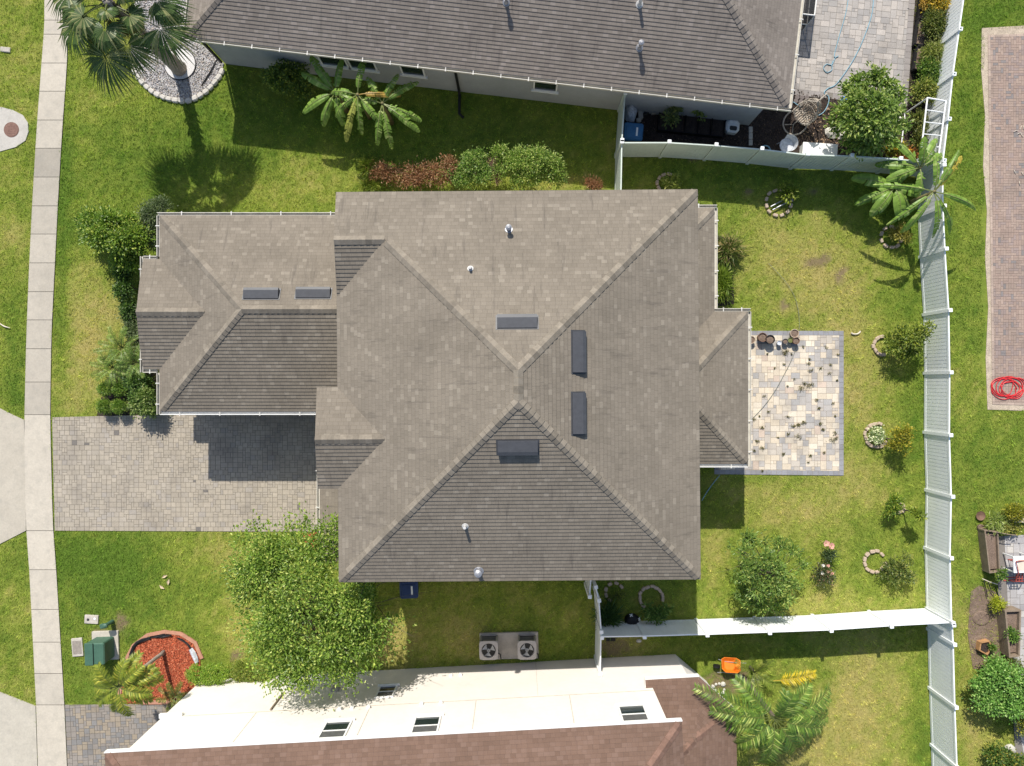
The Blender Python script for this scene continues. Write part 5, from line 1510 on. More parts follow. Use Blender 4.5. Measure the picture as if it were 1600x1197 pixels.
bush('shrub', 'small rusty dead shrub right of the tall green hedge', 'shrub', 925, 290, [(-.1, 0, .3, .2, .2, .22), (.2, -.1, .3, .2, .2, .22)], 800, .11, .03, RUST, 86, mat='leaf_dry', clump=.09, up=.2)
bush('ornamental_grass', 'light green grassy clump left of the dead hedge', 'grass clump', 575, 280, [(0, .5, .25, .25, .4, .15), (.2, -.3, .2, .5, .25, .15)], 1800, .22, .02, LIME, 87, stem=False, clump=.12, up=.2)
bush('hedge', 'clipped box hedge nearest the red mulch bed on top of the cream wall line', 'hedge', 334, 1047, [(-.5, .05, .5, .36, .38, .36), (0, .05, .52, .36, .40, .38), (.48, .05, .5, .36, .38, .36)], 5400, .06, .04, ((.11, .20, .022), (.24, .34, .04), (.40, .45, .09)), 88, 'clipped box hedges by the cream wall', clump=.07, per=20, shell=.7)
bush('hedge', 'clipped box hedge partly under the broad front tree by the cream wall', 'hedge', 398, 1045, [(-.5, .05, .33, .36, .4, .34), (0, .05, .36, .36, .42, .36), (.5, .0, .34, .36, .4, .34)], 5000, .06, .04, ((.10, .15, .02), (.21, .25, .04), (.36, .35, .08)), 89, 'clipped box hedges by the cream wall', clump=.07, per=20, shell=.7)
# along the rear wall of the house
bush('ornamental_grass', 'tufted grass with tan blades beside the rear gutter, the upper clump', 'grass clump', 1133, 393, [(0, 0, .3, .42, .42, .22)], 1500, .34, .022, ((.07, .11, .02), (.17, .2, .05), (.42, .33, .16)), 90, stem=False, clump=.2, up=.1, accent=.25)
bush('ornamental_grass', 'bright green spiky clump beside the rear gutter, the lower clump', 'grass clump', 1127, 445, [(-.1, 0, .35, .3, .55, .25)], 1500, .34, .022, ((.09, .15, .015), (.20, .27, .03), (.33, .36, .08)), 91, stem=False, clump=.18, up=.1)
# back yard plants
bush('shrub', 'yellow green leafy plant in the brick ring under the greenish fence', 'shrub', 1228, 306, [(-.1, .1, .35, .22, .18, .18), (.15, .15, .4, .2, .18, .18), (.0, -.1, .3, .2, .15, .15)], 620, .17, .05, LIME, 92, clump=.12, up=.3)
bush('shrub', 'loose yellow green sapling leaning across the boards of the white fence', 'shrub', 1400, 533, [(-.5, -.3, .9, .3, .3, .25), (-.1, .0, 1.2, .36, .36, .3), (.3, .25, 1.3, .3, .3, .25), (.5, .45, 1.4, .28, .22, .2), (-.3, .3, 1.0, .3, .28, .25), (.2, -.35, .9, .32, .3, .25), (-.6, .1, .7, .25, .25, .2), (1.0, .25, 1.5, .12, .12, .1), (.0, -.65, .7, .25, .2, .2)], 2500, .13, .06, ((.07, .11, .015), (.17, .215, .03), (.30, .32, .05)), 93, clump=.11, accent=.2, per=18, stem_h=.4)
bush('shrub', 'yellow flowering bush beside the largest brick ring on the back lawn', 'shrub', 1385, 685, [(0, .1, .8, .35, .4, .3), (.25, -.2, .9, .3, .3, .25), (.3, .3, .9, .28, .28, .25), (-.1, -.3, .6, .22, .2, .2)], 1500, .10, .045, ((.10, .13, .012), (.24, .22, .02), (.42, .34, .04)), 94, clump=.10, accent=.25, per=18, stem_h=.35)
bush('shrub', 'low white flowering plant inside the largest brick ring on the back lawn', 'shrub', 1366, 679, [(0, 0, .22, .28, .36, .14)], 620, .09, .055, ((.10, .16, .05), (.26, .32, .16), (.7, .7, .5)), 95, stem=False, clump=.10, accent=.35)
bush('shrub', 'bright green bush left of the smallest brick ring', 'shrub', 1385, 788, [(0, .1, .55, .3, .35, .3), (-.1, -.15, .5, .25, .25, .25), (.15, .2, .5, .22, .25, .22)], 1500, .11, .045, ((.06, .12, .012), (.15, .22, .025), (.33, .36, .05)), 96, clump=.09, accent=.18, per=18)
bush('shrub', 'thin yellow green sapling by the white fence with a long thin shadow', 'shrub', 1410, 795, [(.10, -.05, 1.15, .16, .14, .12), (-.06, .08, 1.05, .16, .14, .12), (.25, -.14, 1.0, .12, .1, .1)], 420, .14, .07, LIME, 97, clump=.07, per=14, stem_h=.8)
bush('shrub', 'sprawling olive green plant growing out of the lower brick ring', 'shrub', 1384, 885, [(-.1, .2, .5, .28, .22, .2), (.3, .0, .6, .3, .28, .22), (.6, -.3, .6, .26, .22, .18), (.1, -.35, .5, .26, .25, .2), (.5, .5, .7, .2, .2, .15), (-.3, -.2, .4, .2, .2, .15)], 1300, .13, .05, ((.06, .09, .02), (.13, .17, .04), (.26, .26, .07)), 98, clump=.11, accent=.2, per=16)
bush('shrub', 'rose bush with brownish leaves and a few pale flowers beside the back yard tree', 'shrub', 1281, 893, [(-.1, .2, .5, .25, .25, .22), (.15, -.1, .5, .26, .25, .22), (-.25, -.15, .4, .2, .2, .18)], 700, .09, .055, ((.04, .06, .02), (.09, .10, .04), (.2, .12, .08)), 99, clump=.1, per=16)
bush('shrub', 'little rose bush with a pink bloom, higher on the back lawn', 'shrub', 1289, 862, [(0, 0, .45, .22, .18, .2)], 420, .09, .05, ((.03, .055, .02), (.06, .09, .03), (.1, .14, .04)), 100, clump=.09, per=14)
bush('shrub', 'yellowish shrub in the stone ring shaded by the bananas', 'shrub', 1396, 368, [(0, .1, .45, .25, .22, .2), (.2, -.1, .5, .25, .22, .2), (-.2, .0, .4, .2, .18, .15)], 800, .11, .04, ((.12, .12, .02), (.26, .23, .04), (.42, .36, .10)), 101, clump=.1, per=16)
bush('shrub', 'small pale leaved plant peeping out above the north eave of the big house', 'shrub', 1046, 287, [(-.1, 0, .35, .2, .15, .18), (.15, .12, .45, .15, .15, .15), (.25, -.2, .3, .15, .12, .12)], 420, .15, .05, ((.14, .18, .03), (.30, .34, .07), (.48, .46, .14)), 102, clump=.09, per=14)
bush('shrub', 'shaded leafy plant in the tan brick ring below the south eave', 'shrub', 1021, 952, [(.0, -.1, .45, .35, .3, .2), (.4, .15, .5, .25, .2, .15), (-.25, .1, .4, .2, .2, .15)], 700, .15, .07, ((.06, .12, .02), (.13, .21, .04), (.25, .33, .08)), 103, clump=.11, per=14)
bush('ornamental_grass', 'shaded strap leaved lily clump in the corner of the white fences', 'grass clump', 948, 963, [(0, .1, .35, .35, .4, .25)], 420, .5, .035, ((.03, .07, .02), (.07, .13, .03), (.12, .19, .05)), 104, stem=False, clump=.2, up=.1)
bush('shrub', 'low sprig growing in the broken brick ring beside the gate leaf', 'shrub', 963, 928, [(.1, 0, .3, .25, .14, .1), (-.1, .0, .2, .15, .1, .08)], 160, .16, .03, OLIVE, 105, clump=.1, per=10)
# north neighbour's raised beds, right strip
for k, (x, y, rx, ry, pal, lb) in enumerate(((1452, 10, .5, .55, ((.2, .17, .02), (.42, .3, .03), (.6, .42, .06)), 'yellow and green croton in the planter at the top of the patio strip'),
                                  (1447, 50, .5, .7, OLIVE, 'trailing green plant in the black planter box along the patio strip'),
                                  (1448, 98, .6, .45, ((.12, .15, .03), (.26, .29, .08), (.4, .4, .15)), 'pale spiky grass plant in the patio strip'),
                                  (1441, 125, .5, .55, GREEN, 'dense green bushy plant in the patio strip above the white pergola'),
                                  (1436, 152, .5, .3, ((.1, .14, .02), (.22, .25, .05), (.4, .38, .1)), 'small yellow green plant at the foot of the white pergola'))):
    bush('shrub', lb, 'shrub', x, y, [(0, 0, .55, rx, ry, .3), (-.1, .2, .65, rx * .7, ry * .7, .25), (.15, -.2, .6, rx * .7, ry * .6, .25)], 2600, .16 if k == 2 else .10, .03 if k == 2 else .055, pal, 110 + k, clump=.12, accent=.18)
bush('shrub', 'mixed low plants inside the white pergola frame', 'shrub', 1428, 205, [(0, .3, .35, .4, .5, .2), (.1, -.6, .35, .4, .5, .2)], 2000, .11, .05, OLIVE, 116, clump=.12, accent=.25)
bush('shrub', 'yellow spotted low plant beside the yellow board', 'shrub', 1394, 236, [(0, 0, .3, .45, .25, .2)], 1200, .12, .06, ((.12, .14, .02), (.3, .27, .04), (.5, .4, .06)), 117, clump=.1)
bush('shrub', 'orange and yellow croton behind the banana plants', 'shrub', 1398, 258, [(0, 0, .4, .3, .2, .2), (.4, .3, .4, .25, .2, .2)], 900, .13, .06, ((.16, .06, .02), (.34, .14, .03), (.4, .3, .05)), 118, clump=.1)
# far right yard
bush('shrub', 'large bright green bush at the lower right edge beside the stone paving', 'shrub', 1545, 1068, [(-.8, .4, .8, .55, .5, .5), (-.3, .8, 1.0, .6, .5, .5), (.3, .6, 1.1, .65, .6, .55), (.9, .5, 1.0, .55, .55, .5), (-.6, -.3, .9, .6, .5, .5), (.1, -.3, 1.1, .6, .55, .5), (.8, -.3, 1.0, .6, .5, .5), (1.1, .0, .8, .4, .5, .4), (-.2, 1.15, .7, .4, .3, .3)], 10000, .115, .075, ((.075, .165, .03), (.17, .32, .06), (.32, .45, .13)), 121, clump=.13, accent=.18)
bush('shrub', 'yellow green feathery bush hanging over the stone paving at the right edge', 'shrub', 1572, 1098, [(-.6, .2, .5, .36, .3, .25), (.0, .3, .6, .4, .45, .3), (.3, -.3, .6, .35, .45, .3), (.45, -.8, .5, .3, .35, .2), (.2, .8, .6, .35, .3, .25)], 3800, .09, .045, ((.10, .13, .015), (.24, .24, .03), (.42, .38, .06)), 122, clump=.11, accent=.22)
bush('shrub', 'green bush with orange tips in the bottom right corner', 'shrub', 1560, 1178, [(-.5, .2, .5, .4, .4, .3), (.1, .0, .55, .45, .4, .3), (.6, -.3, .5, .4, .4, .3)], 3200, .11, .06, ((.04, .08, .015), (.10, .16, .03), (.30, .27, .05)), 123, clump=.12, accent=.12)
bush('shrub', 'round golden topped bush by the stone paving on the right edge', 'shrub', 1572, 797, [(0, 0, .5, .36, .32, .36)], 2200, .07, .04, ((.10, .12, .012), (.25, .24, .02), (.45, .38, .05)), 124, clump=.07, shell=.7)
bush('shrub', 'spiky lime plant between the bowl and the golden bush', 'shrub', 1546, 812, [(0, 0, .4, .3, .35, .2), (.05, -.3, .3, .25, .25, .15)], 560, .26, .03, ((.15, .2, .04), (.32, .38, .1), (.5, .5, .25)), 125, stem=False, clump=.12, up=.1)
bush('shrub', 'yellow leaved plant at the corner of the raised bed with wooden rims', 'shrub', 1569, 822, [(-.2, 0, .3, .2, .2, .15), (.25, .05, .3, .2, .2, .15)], 700, .1, .06, ((.14, .16, .03), (.32, .3, .06), (.5, .44, .15)), 126, clump=.09)
bush('shrub', 'bright lime clump between the two raised beds at the right edge', 'shrub', 1550, 939, [(0, 0, .32, .26, .26, .2)], 1100, .10, .03, ((.18, .22, .015), (.38, .40, .03), (.5, .5, .08)), 127, clump=.08)
bush('shrub', 'small green seedling in the near raised bed', 'shrub', 1552, 893, [(0, 0, .5, .16, .16, .12)], 260, .1, .06, GREEN, 128, clump=.08)
bush('shrub', 'green sprig hanging over the left board of the far raised bed', 'shrub', 1566, 985, [(0, 0, .5, .22, .22, .16)], 420, .12, .06, ((.06, .12, .02), (.14, .24, .04), (.25, .34, .08)), 129, clump=.09)
bush('shrub', 'loose olive shrub between the hexagonal planter and the large bush', 'shrub', 1556, 1035, [(-.2, 0, .4, .4, .25, .25), (.4, .1, .45, .35, .25, .25)], 1500, .1, .045, OLIVE, 130, clump=.11)

# ------------------------------------------------------------------ loose things
def dup(o, loc, rz=0.0, label=None, group=None, sc=None):
    c = copy_tree(o)
    c.location = loc; c.rotation_euler = (0, 0, rz)
    if sc: c.scale = sc
    if label: c['label'] = label
    if group: c['group'] = group
    return c

# scalloped edging round the gravel bed
def edging():
    path = [P(x, y) for x, y in [(205, 88), (206, 98), (210, 110), (217, 122), (226, 133), (236, 142), (247, 149), (259, 154), (271, 157), (283, 158.5), (295, 158), (306, 154), (317, 148), (327, 140), (336, 130), (344, 119), (349, 108)]]
    d = [0]
    for a, b in zip(path, path[1:]): d.append(d[-1] + (b - a).length)
    n = 20
    rng = random.Random(2)
    proto = None
    for i in range(n):
        s = d[-1] * (i + .5) / n
        k = max(j for j in range(len(d)) if d[j] <= s); k = min(k, len(path) - 2)
        t = (s - d[k]) / (d[k + 1] - d[k])
        p = path[k].lerp(path[k + 1], t); rz = math.atan2((path[k + 1] - path[k]).y, (path[k + 1] - path[k]).x) + rng.uniform(-.1, .1)
        if proto is None:
            mb = MB(); mb.bevbox((0, 0, .05), (.285, .21, .12), .06)
            proto = solo('edging_stone', mb, MAT['edging'], 'pale scalloped edging stone in the curved row round the gravel bed under the fan palm', 'edging stone', (p.x, p.y, 0), rz, 'scalloped stones edging the gravel bed')
        else: dup(proto, (p.x, p.y, 0), rz, sc=(rng.uniform(.9, 1.05), rng.uniform(.9, 1.1), rng.uniform(.8, 1.15)))
edging()
def ring_disc(label, px, py, r):
    b = P(px, py); mb = MB()
    mb.lathe((0, 0, 0), [(r, 0), (r, .05), (r - .03, .055)], 40)
    root = thing('palm_ring', label, 'tree ring', (b.x, b.y, .012), local=True)
    mb.build('white_gravel', MAT['gravel_w'], root)
    e = MB(); e.tube([(r * math.cos(a * .1571), r * math.sin(a * .1571), .04) for a in range(40)], .022, 5, closed=True)
    e.build('edge_strip', MAT['black'], root)
ring_disc('round ring of white gravel with black edging at the foot of the fan palm', 282, 101, .68)
# black edging strip and stray dry stalk beside the grey wall corner
mb = MB(); a, b = P(340, 93), P(316, 134)
mb.tube([a + Vector((0, 0, .03)), (a + b) / 2 + Vector((.05, .02, .05)), b + Vector((0, 0, .03))], .035, 6)
o = mb.build('landscape_edging', MAT['black'], None, org=tuple((a + b) / 2)); tag(o, 'black landscape edging strip lying on the gravel near the grey wall corner', 'edging strip')

# rings of small tan bricks round the young plants
brick0 = None
def brick_ring(what, px, py, r, n, a0=0, a1=360, lay=.12, seed=1):
    global brick0
    rng = random.Random(seed)
    c = P(px, py)
    lb = 'tan edging brick in the ring ' + what
    n = max(5, int(n * .86))
    for i in range(n):
        a = math.radians(a0 + (a1 - a0) * (i + .5) / n) + rng.uniform(-.04, .04)
        rr = r + rng.uniform(-.02, .02)
        loc = (c.x + rr * math.cos(a), c.y + rr * math.sin(a), -.005)
        rz = a + math.pi / 2 + rng.uniform(-.12, .12)
        grp = 'bricks of the ring ' + what
        if brick0 is None:
            mb = MB(); mb.bevbox((0, 0, .05), (.21, .135, .11), .03)
            brick0 = solo('edging_brick', mb, MAT['brick'], lb, 'brick', loc, rz, grp)
        else: dup(brick0, loc, rz, lb, grp, sc=(rng.uniform(.9, 1.05), rng.uniform(.9, 1.1), rng.uniform(.85, 1.2)))
brick_ring('under the greenish fence with the two blue pipes', 1216, 317, .55, 15, seed=1)
brick_ring('beside the yellow flowering bush', 1369, 680, .50, 13, 60, 330, seed=2)
brick_ring('that is the smallest on the back lawn', 1403, 793, .22, 7, seed=3)
brick_ring('holding the sprawling olive plant', 1366, 877, .46, 13, 30, 360, seed=4)
brick_ring('round the leaning sapling by the white fence', 1378, 540, .38, 9, 80, 290, seed=5)
brick_ring('below the south eave with the leafy shaded plant', 1017, 934, .50, 13, -20, 235, seed=6)
brick_ring('that is broken, beside the gate leaf', 960, 925, .40, 8, 20, 260, seed=7)
brick_ring('shaded by the banana plants', 1392, 371, .45, 12, seed=8)
brick_ring('half hidden above the north eave', 1042, 287, .42, 8, 60, 260, seed=9)
mb = MB()
for k, (a, b) in enumerate((((1203, 324), (1232, 308)), ((1206, 329), (1236, 313)))):
    q, w = P(*a), P(*b)
    mb = MB(); mb.tube([(q.x, q.y, .10), (w.x, w.y, .14)], .03, 8)
    o = mb.build('pipe', MAT['steel'], None, org=(q.x, q.y, .1))
    tag(o, ['upper grey pipe lying across the brick ring under the greenish fence', 'lower grey pipe lying across the brick ring under the greenish fence'][k], 'pipe', 'pipes across the brick ring')

# condensers and pad
mb = MB(); mb.bevbox((0, 0, .05), (2.55, 1.15, .12), .02)
p = P(795.5, 1008); solo('equipment_pad', mb, MAT['conc_plain'], 'pale concrete pad under the two condensers by the cream wall', 'concrete pad', (p.x, p.y, -.01), math.radians(1.5))
def condenser(label, px, py):
    c = P(px, py, .85)
    root = thing('condenser', label, 'air conditioner', (c.x, c.y, .10), math.radians(1), 'condensers on the concrete pad', local=True)
    mb = MB(); mb.bevbox((0, 0, .36), (.72, .72, .68), .05); body = mb.build('coil_body', MAT['coil'], root)
    mb = MB()
    for sx in (-1, 1):
        for sy in (-1, 1): mb.bevbox((sx * .345, sy * .345, .36), (.09, .09, .70), .02)
    for z in (.04, .2, .32, .44, .56): mb.box((0, 0, z), (.735, .735, .018))
    mb.build('louver_guard', MAT['condenser'], root)
    mb = MB()
    n = 32; pr = []
    # square lid with a round opening
    vs = []; fs = []
    for i in range(n):
        t = 2 * math.pi * (i + .5) / n; cx, sy = math.cos(t), math.sin(t)
        k = .40 / max(abs(cx), abs(sy))
        k = min(k, .50)
        vs += [(k * cx, k * sy, .70), (k * cx, k * sy, .755), (.31 * cx, .31 * sy, .765), (.29 * cx, .29 * sy, .72)]
    for i in range(n):
        j = (i + 1) % n
        for q in range(3): fs.append((i * 4 + q, j * 4 + q, j * 4 + q + 1, i * 4 + q + 1))
    mb.add(vs, fs); mb.build('lid', MAT['condenser'], root)
    mb = MB(); mb.lathe((0, 0, 0), [(.31, .703), (.001, .704)], 24, caps=False); mb.build('fan_well', MAT['dark'], root)
    mb = MB(); mb.lathe((0, 0, 0), [(.075, .712), (.075, .735), (.02, .742)], 14)
    for k in range(3):
        a = k * 2.094 + .4
        vs = []
        for r, w in ((.06, .16), (.17, .42), (.285, .55)):
            vs += [(r * math.cos(a - w), r * math.sin(a - w), .712), (r * math.cos(a + w), r * math.sin(a + w), .732)]
        mb.add(vs, [(0, 2, 3, 1), (2, 4, 5, 3)])
    mb.build('fan', MAT['steel'], root)
    mb = MB()
    for r in (.09, .15, .21, .27): mb.tube([(r * math.cos(i * .2618), r * math.sin(i * .2618), .775) for i in range(24)], .0035, 4, closed=True)
    for k in range(6):
        a = k * math.pi / 3; mb.tube([(0, 0, .785), (.31 * math.cos(a), .31 * math.sin(a), .768)], .005, 4)
    mb.build('fan_grille', MAT['coil'], root)
    mb = MB(); mb.tube([(.34, -.30, .2), (.48, -.42, .12), (.5, -.62, .1)], .025, 6); mb.build('line_set', MAT['black'], root)
condenser('grey condenser on the left end of the concrete pad', 763.5, 1016.5)
condenser('grey condenser on the right end of the concrete pad', 823.5, 1016)

def bin_(label, px, py, rz, mat, cat='bin', sx=1.0):
    c = P(px, py, 1.02)
    root = thing('wheeled_bin', label, cat, (c.x, c.y, 0), rz, local=True)
    mb = MB(); w0, w1, d0, d1 = .27, .36 * sx, .28, .36
    vs = [(-w0, -d0, .05), (w0, -d0, .05), (w0, d0, .05), (-w0, d0, .05), (-w1, -d1, .95), (w1, -d1, .95), (w1, d1, .95), (-w1, d1, .95)]
    mb.add(vs, [(0, 3, 2, 1), (4, 5, 6, 7), (0, 1, 5, 4), (1, 2, 6, 5), (2, 3, 7, 6), (3, 0, 4, 7)]); mb.build('body', MAT[mat], root)
    mb = MB(); mb.bevbox((0, 0, .985), (.78 * sx, .74, .08), .07); mb.bevbox((0, -.02, 1.032), (.62 * sx, .54, .03), .05); ld = mb.build('lid', MAT[mat], root)
    mb = MB(); mb.box((.14, -.02, 1.052), (.075, .36, .006)); mb.build('lid_label', MAT['white'], ld)
    mb = MB(); mb.tube([(-.26, .40, .93), (.26, .40, .93)], .018, 6); mb.box((-.26, .39, .93), (.03, .08, .03)); mb.box((.26, .39, .93), (.03, .08, .03)); mb.build('handle', MAT['black'], root)
    for s in (-1, 1):
        mb = MB(); mb.cyl((s * .25, .30, .12), (s * .31, .30, .12), .125, .125, 14); mb.build('wheel', MAT['black'], root)
bin_('dark navy blue wheeled bin standing on the shaded lawn just under the south eave', 638.5, 922, math.radians(3), 'bin_blue')
bin_('brighter blue wheeled bin in the corner of the mulched side yard', 990, 205, math.radians(-5), 'bin_light', sx=1.05)

# utilities at the front left
c = P(147.5, 1022.5, .87)
root = thing('transformer', 'green metal utility transformer cabinet beside the sidewalk and the red mulch bed', 'transformer', (c.x, c.y, 0), math.radians(2), local=True)
mb = MB(); mb.bevbox((0, .08, .03), (1.15, 1.25, .10), .02); mb.build('base_slab', MAT['conc_plain'], root)
mb = MB(); mb.bevbox((0, .02, .46), (.80, .90, .78), .04); mb.build('cabinet', MAT['green_metal'], root)
mb = MB(); mb.bevbox((-.235, 0, .855), (.37, .94, .06), .02); mb.bevbox((.19, 0, .855), (.47, .94, .06), .06); ld = mb.build('lid', MAT['green_metal'], root)
mb = MB(); mb.box((-.046, 0, .886), (.012, .93, .008)); mb.build('lid_seam', MAT['dark'], ld)
c = P(167, 976, .4)
root = thing('pedestal', 'small green utility pedestal beside the dead patch near the transformer', 'utility pedestal', (c.x, c.y, 0), .3, local=True)
mb = MB(); mb.lathe((0, 0, 0), [(.10, -.05), (.10, .5), (.13, .51), (.13, .60), (.06, .64)], 12, 1.0, .8); mb.build('post', MAT['green_metal'], root)
mb = MB(); mb.bevbox((-.10, .02, .56), (.18, .20, .12), .03); mb.build('cap', MAT['green_metal'], root)
def cover(label, px, py, sx, sy, rz, mat, extra=True):
    c = P(px, py)
    root = thing('utility_cover', label, 'utility cover', (c.x, c.y, 0), rz, local=True)
    mb = MB(); mb.bevbox((0, 0, .015), (sx, sy, .07), .02); mb.build('frame', MAT['conc_plain'], root)
    mb = MB(); mb.box((0, 0, .053), (sx * .8, sy * .72, .008)); mb.build('lid', MAT[mat], root)
    if extra:
        mb = MB(); mb.cyl((sx * .26, sy * .12, .056), (sx * .26, sy * .12, .066), .05, .05, 12); mb.build('lid_button', MAT['white'], root)
        mb = MB(); mb.cyl((-sx * .22, -.01, .056), (-sx * .22, -.01, .062), .06, .06, 12); mb.build('meter_hole', MAT['coil'], root)
cover('pale concrete meter cover with a white button, set in the lawn above the transformer', 143.5, 967.5, .60, .38, -.05, 'conc_plain')
cover('grey speckled cover slab tight against the left side of the transformer', 121.5, 1011, .48, .80, .08, 'lidgrey', False) if False else None
MAT['lidgrey'] = M('lid_grey', (.27, .235, .20), .9, var=((12.0, .25), (50.0, .2)))
cover('grey speckled cover slab tight against the left side of the transformer', 121.5, 1011, .48, .80, .08, 'lidgrey', False)
cover('small pale utility cover in the verge at the top left', 9, 78, .44, .22, -.1, 'conc_plain', False)
c = P(18.5, 203)
root = thing('manhole_cover', 'round rusty manhole cover in the pale concrete pad by the left edge', 'manhole cover', (c.x, c.y, .022), local=True)
mb = MB(); mb.lathe((0, 0, 0), [(.33, 0), (.33, .012), (.305, .012), (.30, .008)], 32); mb.build('rim', MAT['manhole'], root)
mb = MB(); mb.lathe((0, 0, 0), [(.295, .006), (.295, .016), (.27, .018)], 32)
for i in range(-3, 4):
    for j in range(-3, 4):
        if i * i + j * j < 10: mb.box((i * .075, j * .075, .02), (.04, .04, .006))
mb.build('lid', MAT['manhole'], root)

# kerb and torn weed cloth of the red mulch bed
def bed_kerb():
    pts = [P(x, y) for x, y in BED_S[:-1]]
    o = MB(); 
    L, R = [], []
    for i, p in enumerate(pts):
        a, b = pts[max(0, i - 1)], pts[min(len(pts) - 1, i + 1)]
        d = (b - a).normalized(); n = Vector((-d.y, d.x, 0))
        L.append(p + n * .02); R.append(p + n * .17)
    n = len(pts)
    vs = [(q.x, q.y, .06) for q in L] + [(q.x, q.y, .055) for q in R] + [(q.x, q.y, -.05) for q in L] + [(q.x, q.y, -.05) for q in R]
    fs = []
    for i in range(n - 1):
        fs += [(i + 1, i, n + i, n + i + 1), (i, i + 1, 2 * n + i + 1, 2 * n + i), (n + i + 1, n + i, 3 * n + i, 3 * n + i + 1)]
    q = P(250, 1040)
    o.add(vs, fs); k = o.build('bed_kerb', MAT['curb_pink'], None, org=tuple(q)); tag(k, 'pinkish concrete kerb curving round the red mulch bed', 'kerb')
    mb = MB(); a, b = P(222, 1097), P(268, 1096); mb.box(((a.x + b.x) / 2, (a.y + b.y) / 2, .04), ((b - a).length, .16, .1))
    k = mb.build('bed_kerb', MAT['curb_pink'], None, org=((a.x + b.x) / 2, (a.y + b.y) / 2, 0)); tag(k, 'straight pinkish kerb between the red mulch and the lower paved driveway', 'kerb')
    cl = [([(195, 1058), (196, 1048), (199, 1040), (202, 1033)], .07, 'torn black weed cloth strip at the left end of the red mulch bed kerb'),
          ([(204, 1034), (206, 1022), (210, 1010), (216, 1003), (224, 999), (234, 996)], .11, 'long torn black weed cloth strip along the upper left of the red mulch bed'),
          ([(234, 997), (238, 994), (246, 994), (256, 992), (270, 991)], .10, 'black weed cloth scrap at the top of the red mulch bed'),
          ([(279, 995), (288, 999), (295, 1006), (299, 1012)], .07, 'thin black weed cloth strip at the upper right of the red mulch bed')]
    rng = random.Random(6)
    for pts, w, lb in cl:
        mb = MB(); vs = []; m = len(pts)
        P3 = [P(*q) for q in pts]
        for i, p in enumerate(P3):
            a, b = P3[max(0, i - 1)], P3[min(m - 1, i + 1)]
            d = (b - a).normalized(); n = Vector((-d.y, d.x, 0)); ww = w * rng.uniform(.2, .85)
            for s in (-1, -.3, .4, 1): vs.append((p.x + n.x * ww * s, p.y + n.y * ww * s, .09 + rng.uniform(-.02, .05)))
        fs = [(i * 4 + k, i * 4 + k + 1, i * 4 + k + 5, i * 4 + k + 4) for i in range(m - 1) for k in range(3)]
        mb.add(vs, fs); k = mb.build('weed_cloth', MAT['black'], None, org=tuple(P3[0])); tag(k, lb, 'weed cloth', 'weed cloth scraps on the red mulch bed')
    mb = MB(); q = P(304, 1020); vs = []
    for i, (x, y) in enumerate(((299, 1013), (303, 1020), (307, 1029), (309, 1035))):
        p = P(x, y)
        for s, z in ((-.13, .08), (-.04, .16), (.05, .17), (.13, .09)): vs.append((p.x + s * .8 * (1.1 - .25 * abs(i - 1.3)), p.y + s * .5, z + rng.uniform(-.02, .02)))
    mb.add(vs, [(i * 4 + k, i * 4 + k + 1, i * 4 + k + 5, i * 4 + k + 4) for i in range(3) for k in range(3)])
    k = mb.build('plastic_sheet', MAT['clear'], None, org=tuple(q)); tag(k, 'crumpled pale plastic sheet at the right end of the red mulch bed', 'plastic sheet')
bed_kerb()
def chips(name, label, poly, n, ln, wd, cols, mat, z, seed):
    rng = np.random.default_rng(seed)
    g = np.array(G(poly)); lo, hi = g.min(0), g.max(0)
    x = rng.uniform(lo[0], hi[0], n); y = rng.uniform(lo[1], hi[1], n)
    k = inpoly(x, y, [tuple(q) for q in g]); x, y = x[k], y[k]; m = len(x)
    C = np.stack([x, y, z + rng.random(m) * .03], 1)
    D = rng.normal(size=(m, 3)) * np.array([1, 1, .25]); N = rng.normal(size=(m, 3)) * .35 + np.array([0, 0, 1.0])
    cs = np.array(cols)[rng.integers(0, len(cols), m)] * rng.uniform(.65, 1.35, m)[:, None]
    o = leaf_mesh(name, C, D, N, ln * rng.uniform(.5, 1.4, m), wd * rng.uniform(.6, 1.3, m), cs, mat, None)
    tag(o, label, name.replace('_', ' '), kind='stuff')
chips('mulch_chips', 'red dyed wood chips covering the bed round the young feather palm', BED_S, 9000, .085, .032, [(.58, .16, .075), (.48, .12, .06), (.66, .25, .14), (.36, .08, .045)], 'leaf_dry', .026, 31)
chips('pebbles', 'white and grey pebbles covering the bed under the fan palm', GRAVEL, 12000, .06, .05, [(.55, .53, .54), (.38, .37, .39), (.70, .68, .66), (.22, .20, .20), (.5, .42, .36)], 'leaf_dry', .018, 32)
chips('wood_chips', 'dark brown wood chips covering the side yard behind the greenish fence', YARD_MULCH, 7000, .09, .04, [(.06, .045, .038), (.09, .065, .05), (.035, .028, .025), (.16, .11, .08)], 'leaf_dry', .01, 33)

# scraps on the front lawn
for k, (x, y, r, lb) in enumerate(((258, 900, .4, 'dry pale leaf scrap on the front lawn, topmost of three'), (264, 909, 1.3, 'dry pale leaf scrap on the front lawn, middle of three'), (254, 917, 2.4, 'dry pale leaf scrap on the front lawn, lowest of three'))):
    c = P(x, y); mb = MB()
    mb.add([(-.14, -.02, .06), (0, -.06, .08), (.15, 0, .07), (0, .06, .09), (0, 0, .05)], [(0, 1, 4), (1, 2, 4), (2, 3, 4), (3, 0, 4)])
    solo('leaf_scrap', mb, MAT['scrap'] if 'scrap' in MAT else MAT.setdefault('scrap', M('dry_leaf', (.56, .44, .30), .8)), lb, 'leaf scrap', (c.x, c.y, 0), r, 'dry leaf scraps on the front lawn')
c = P(8, 510); mb = MB(); mb.tube([(-.25, .15, .05), (0, .0, .07), (.12, -.04, .07), (.25, -.07, .05)], [.02, .03, .025, .012], 6)
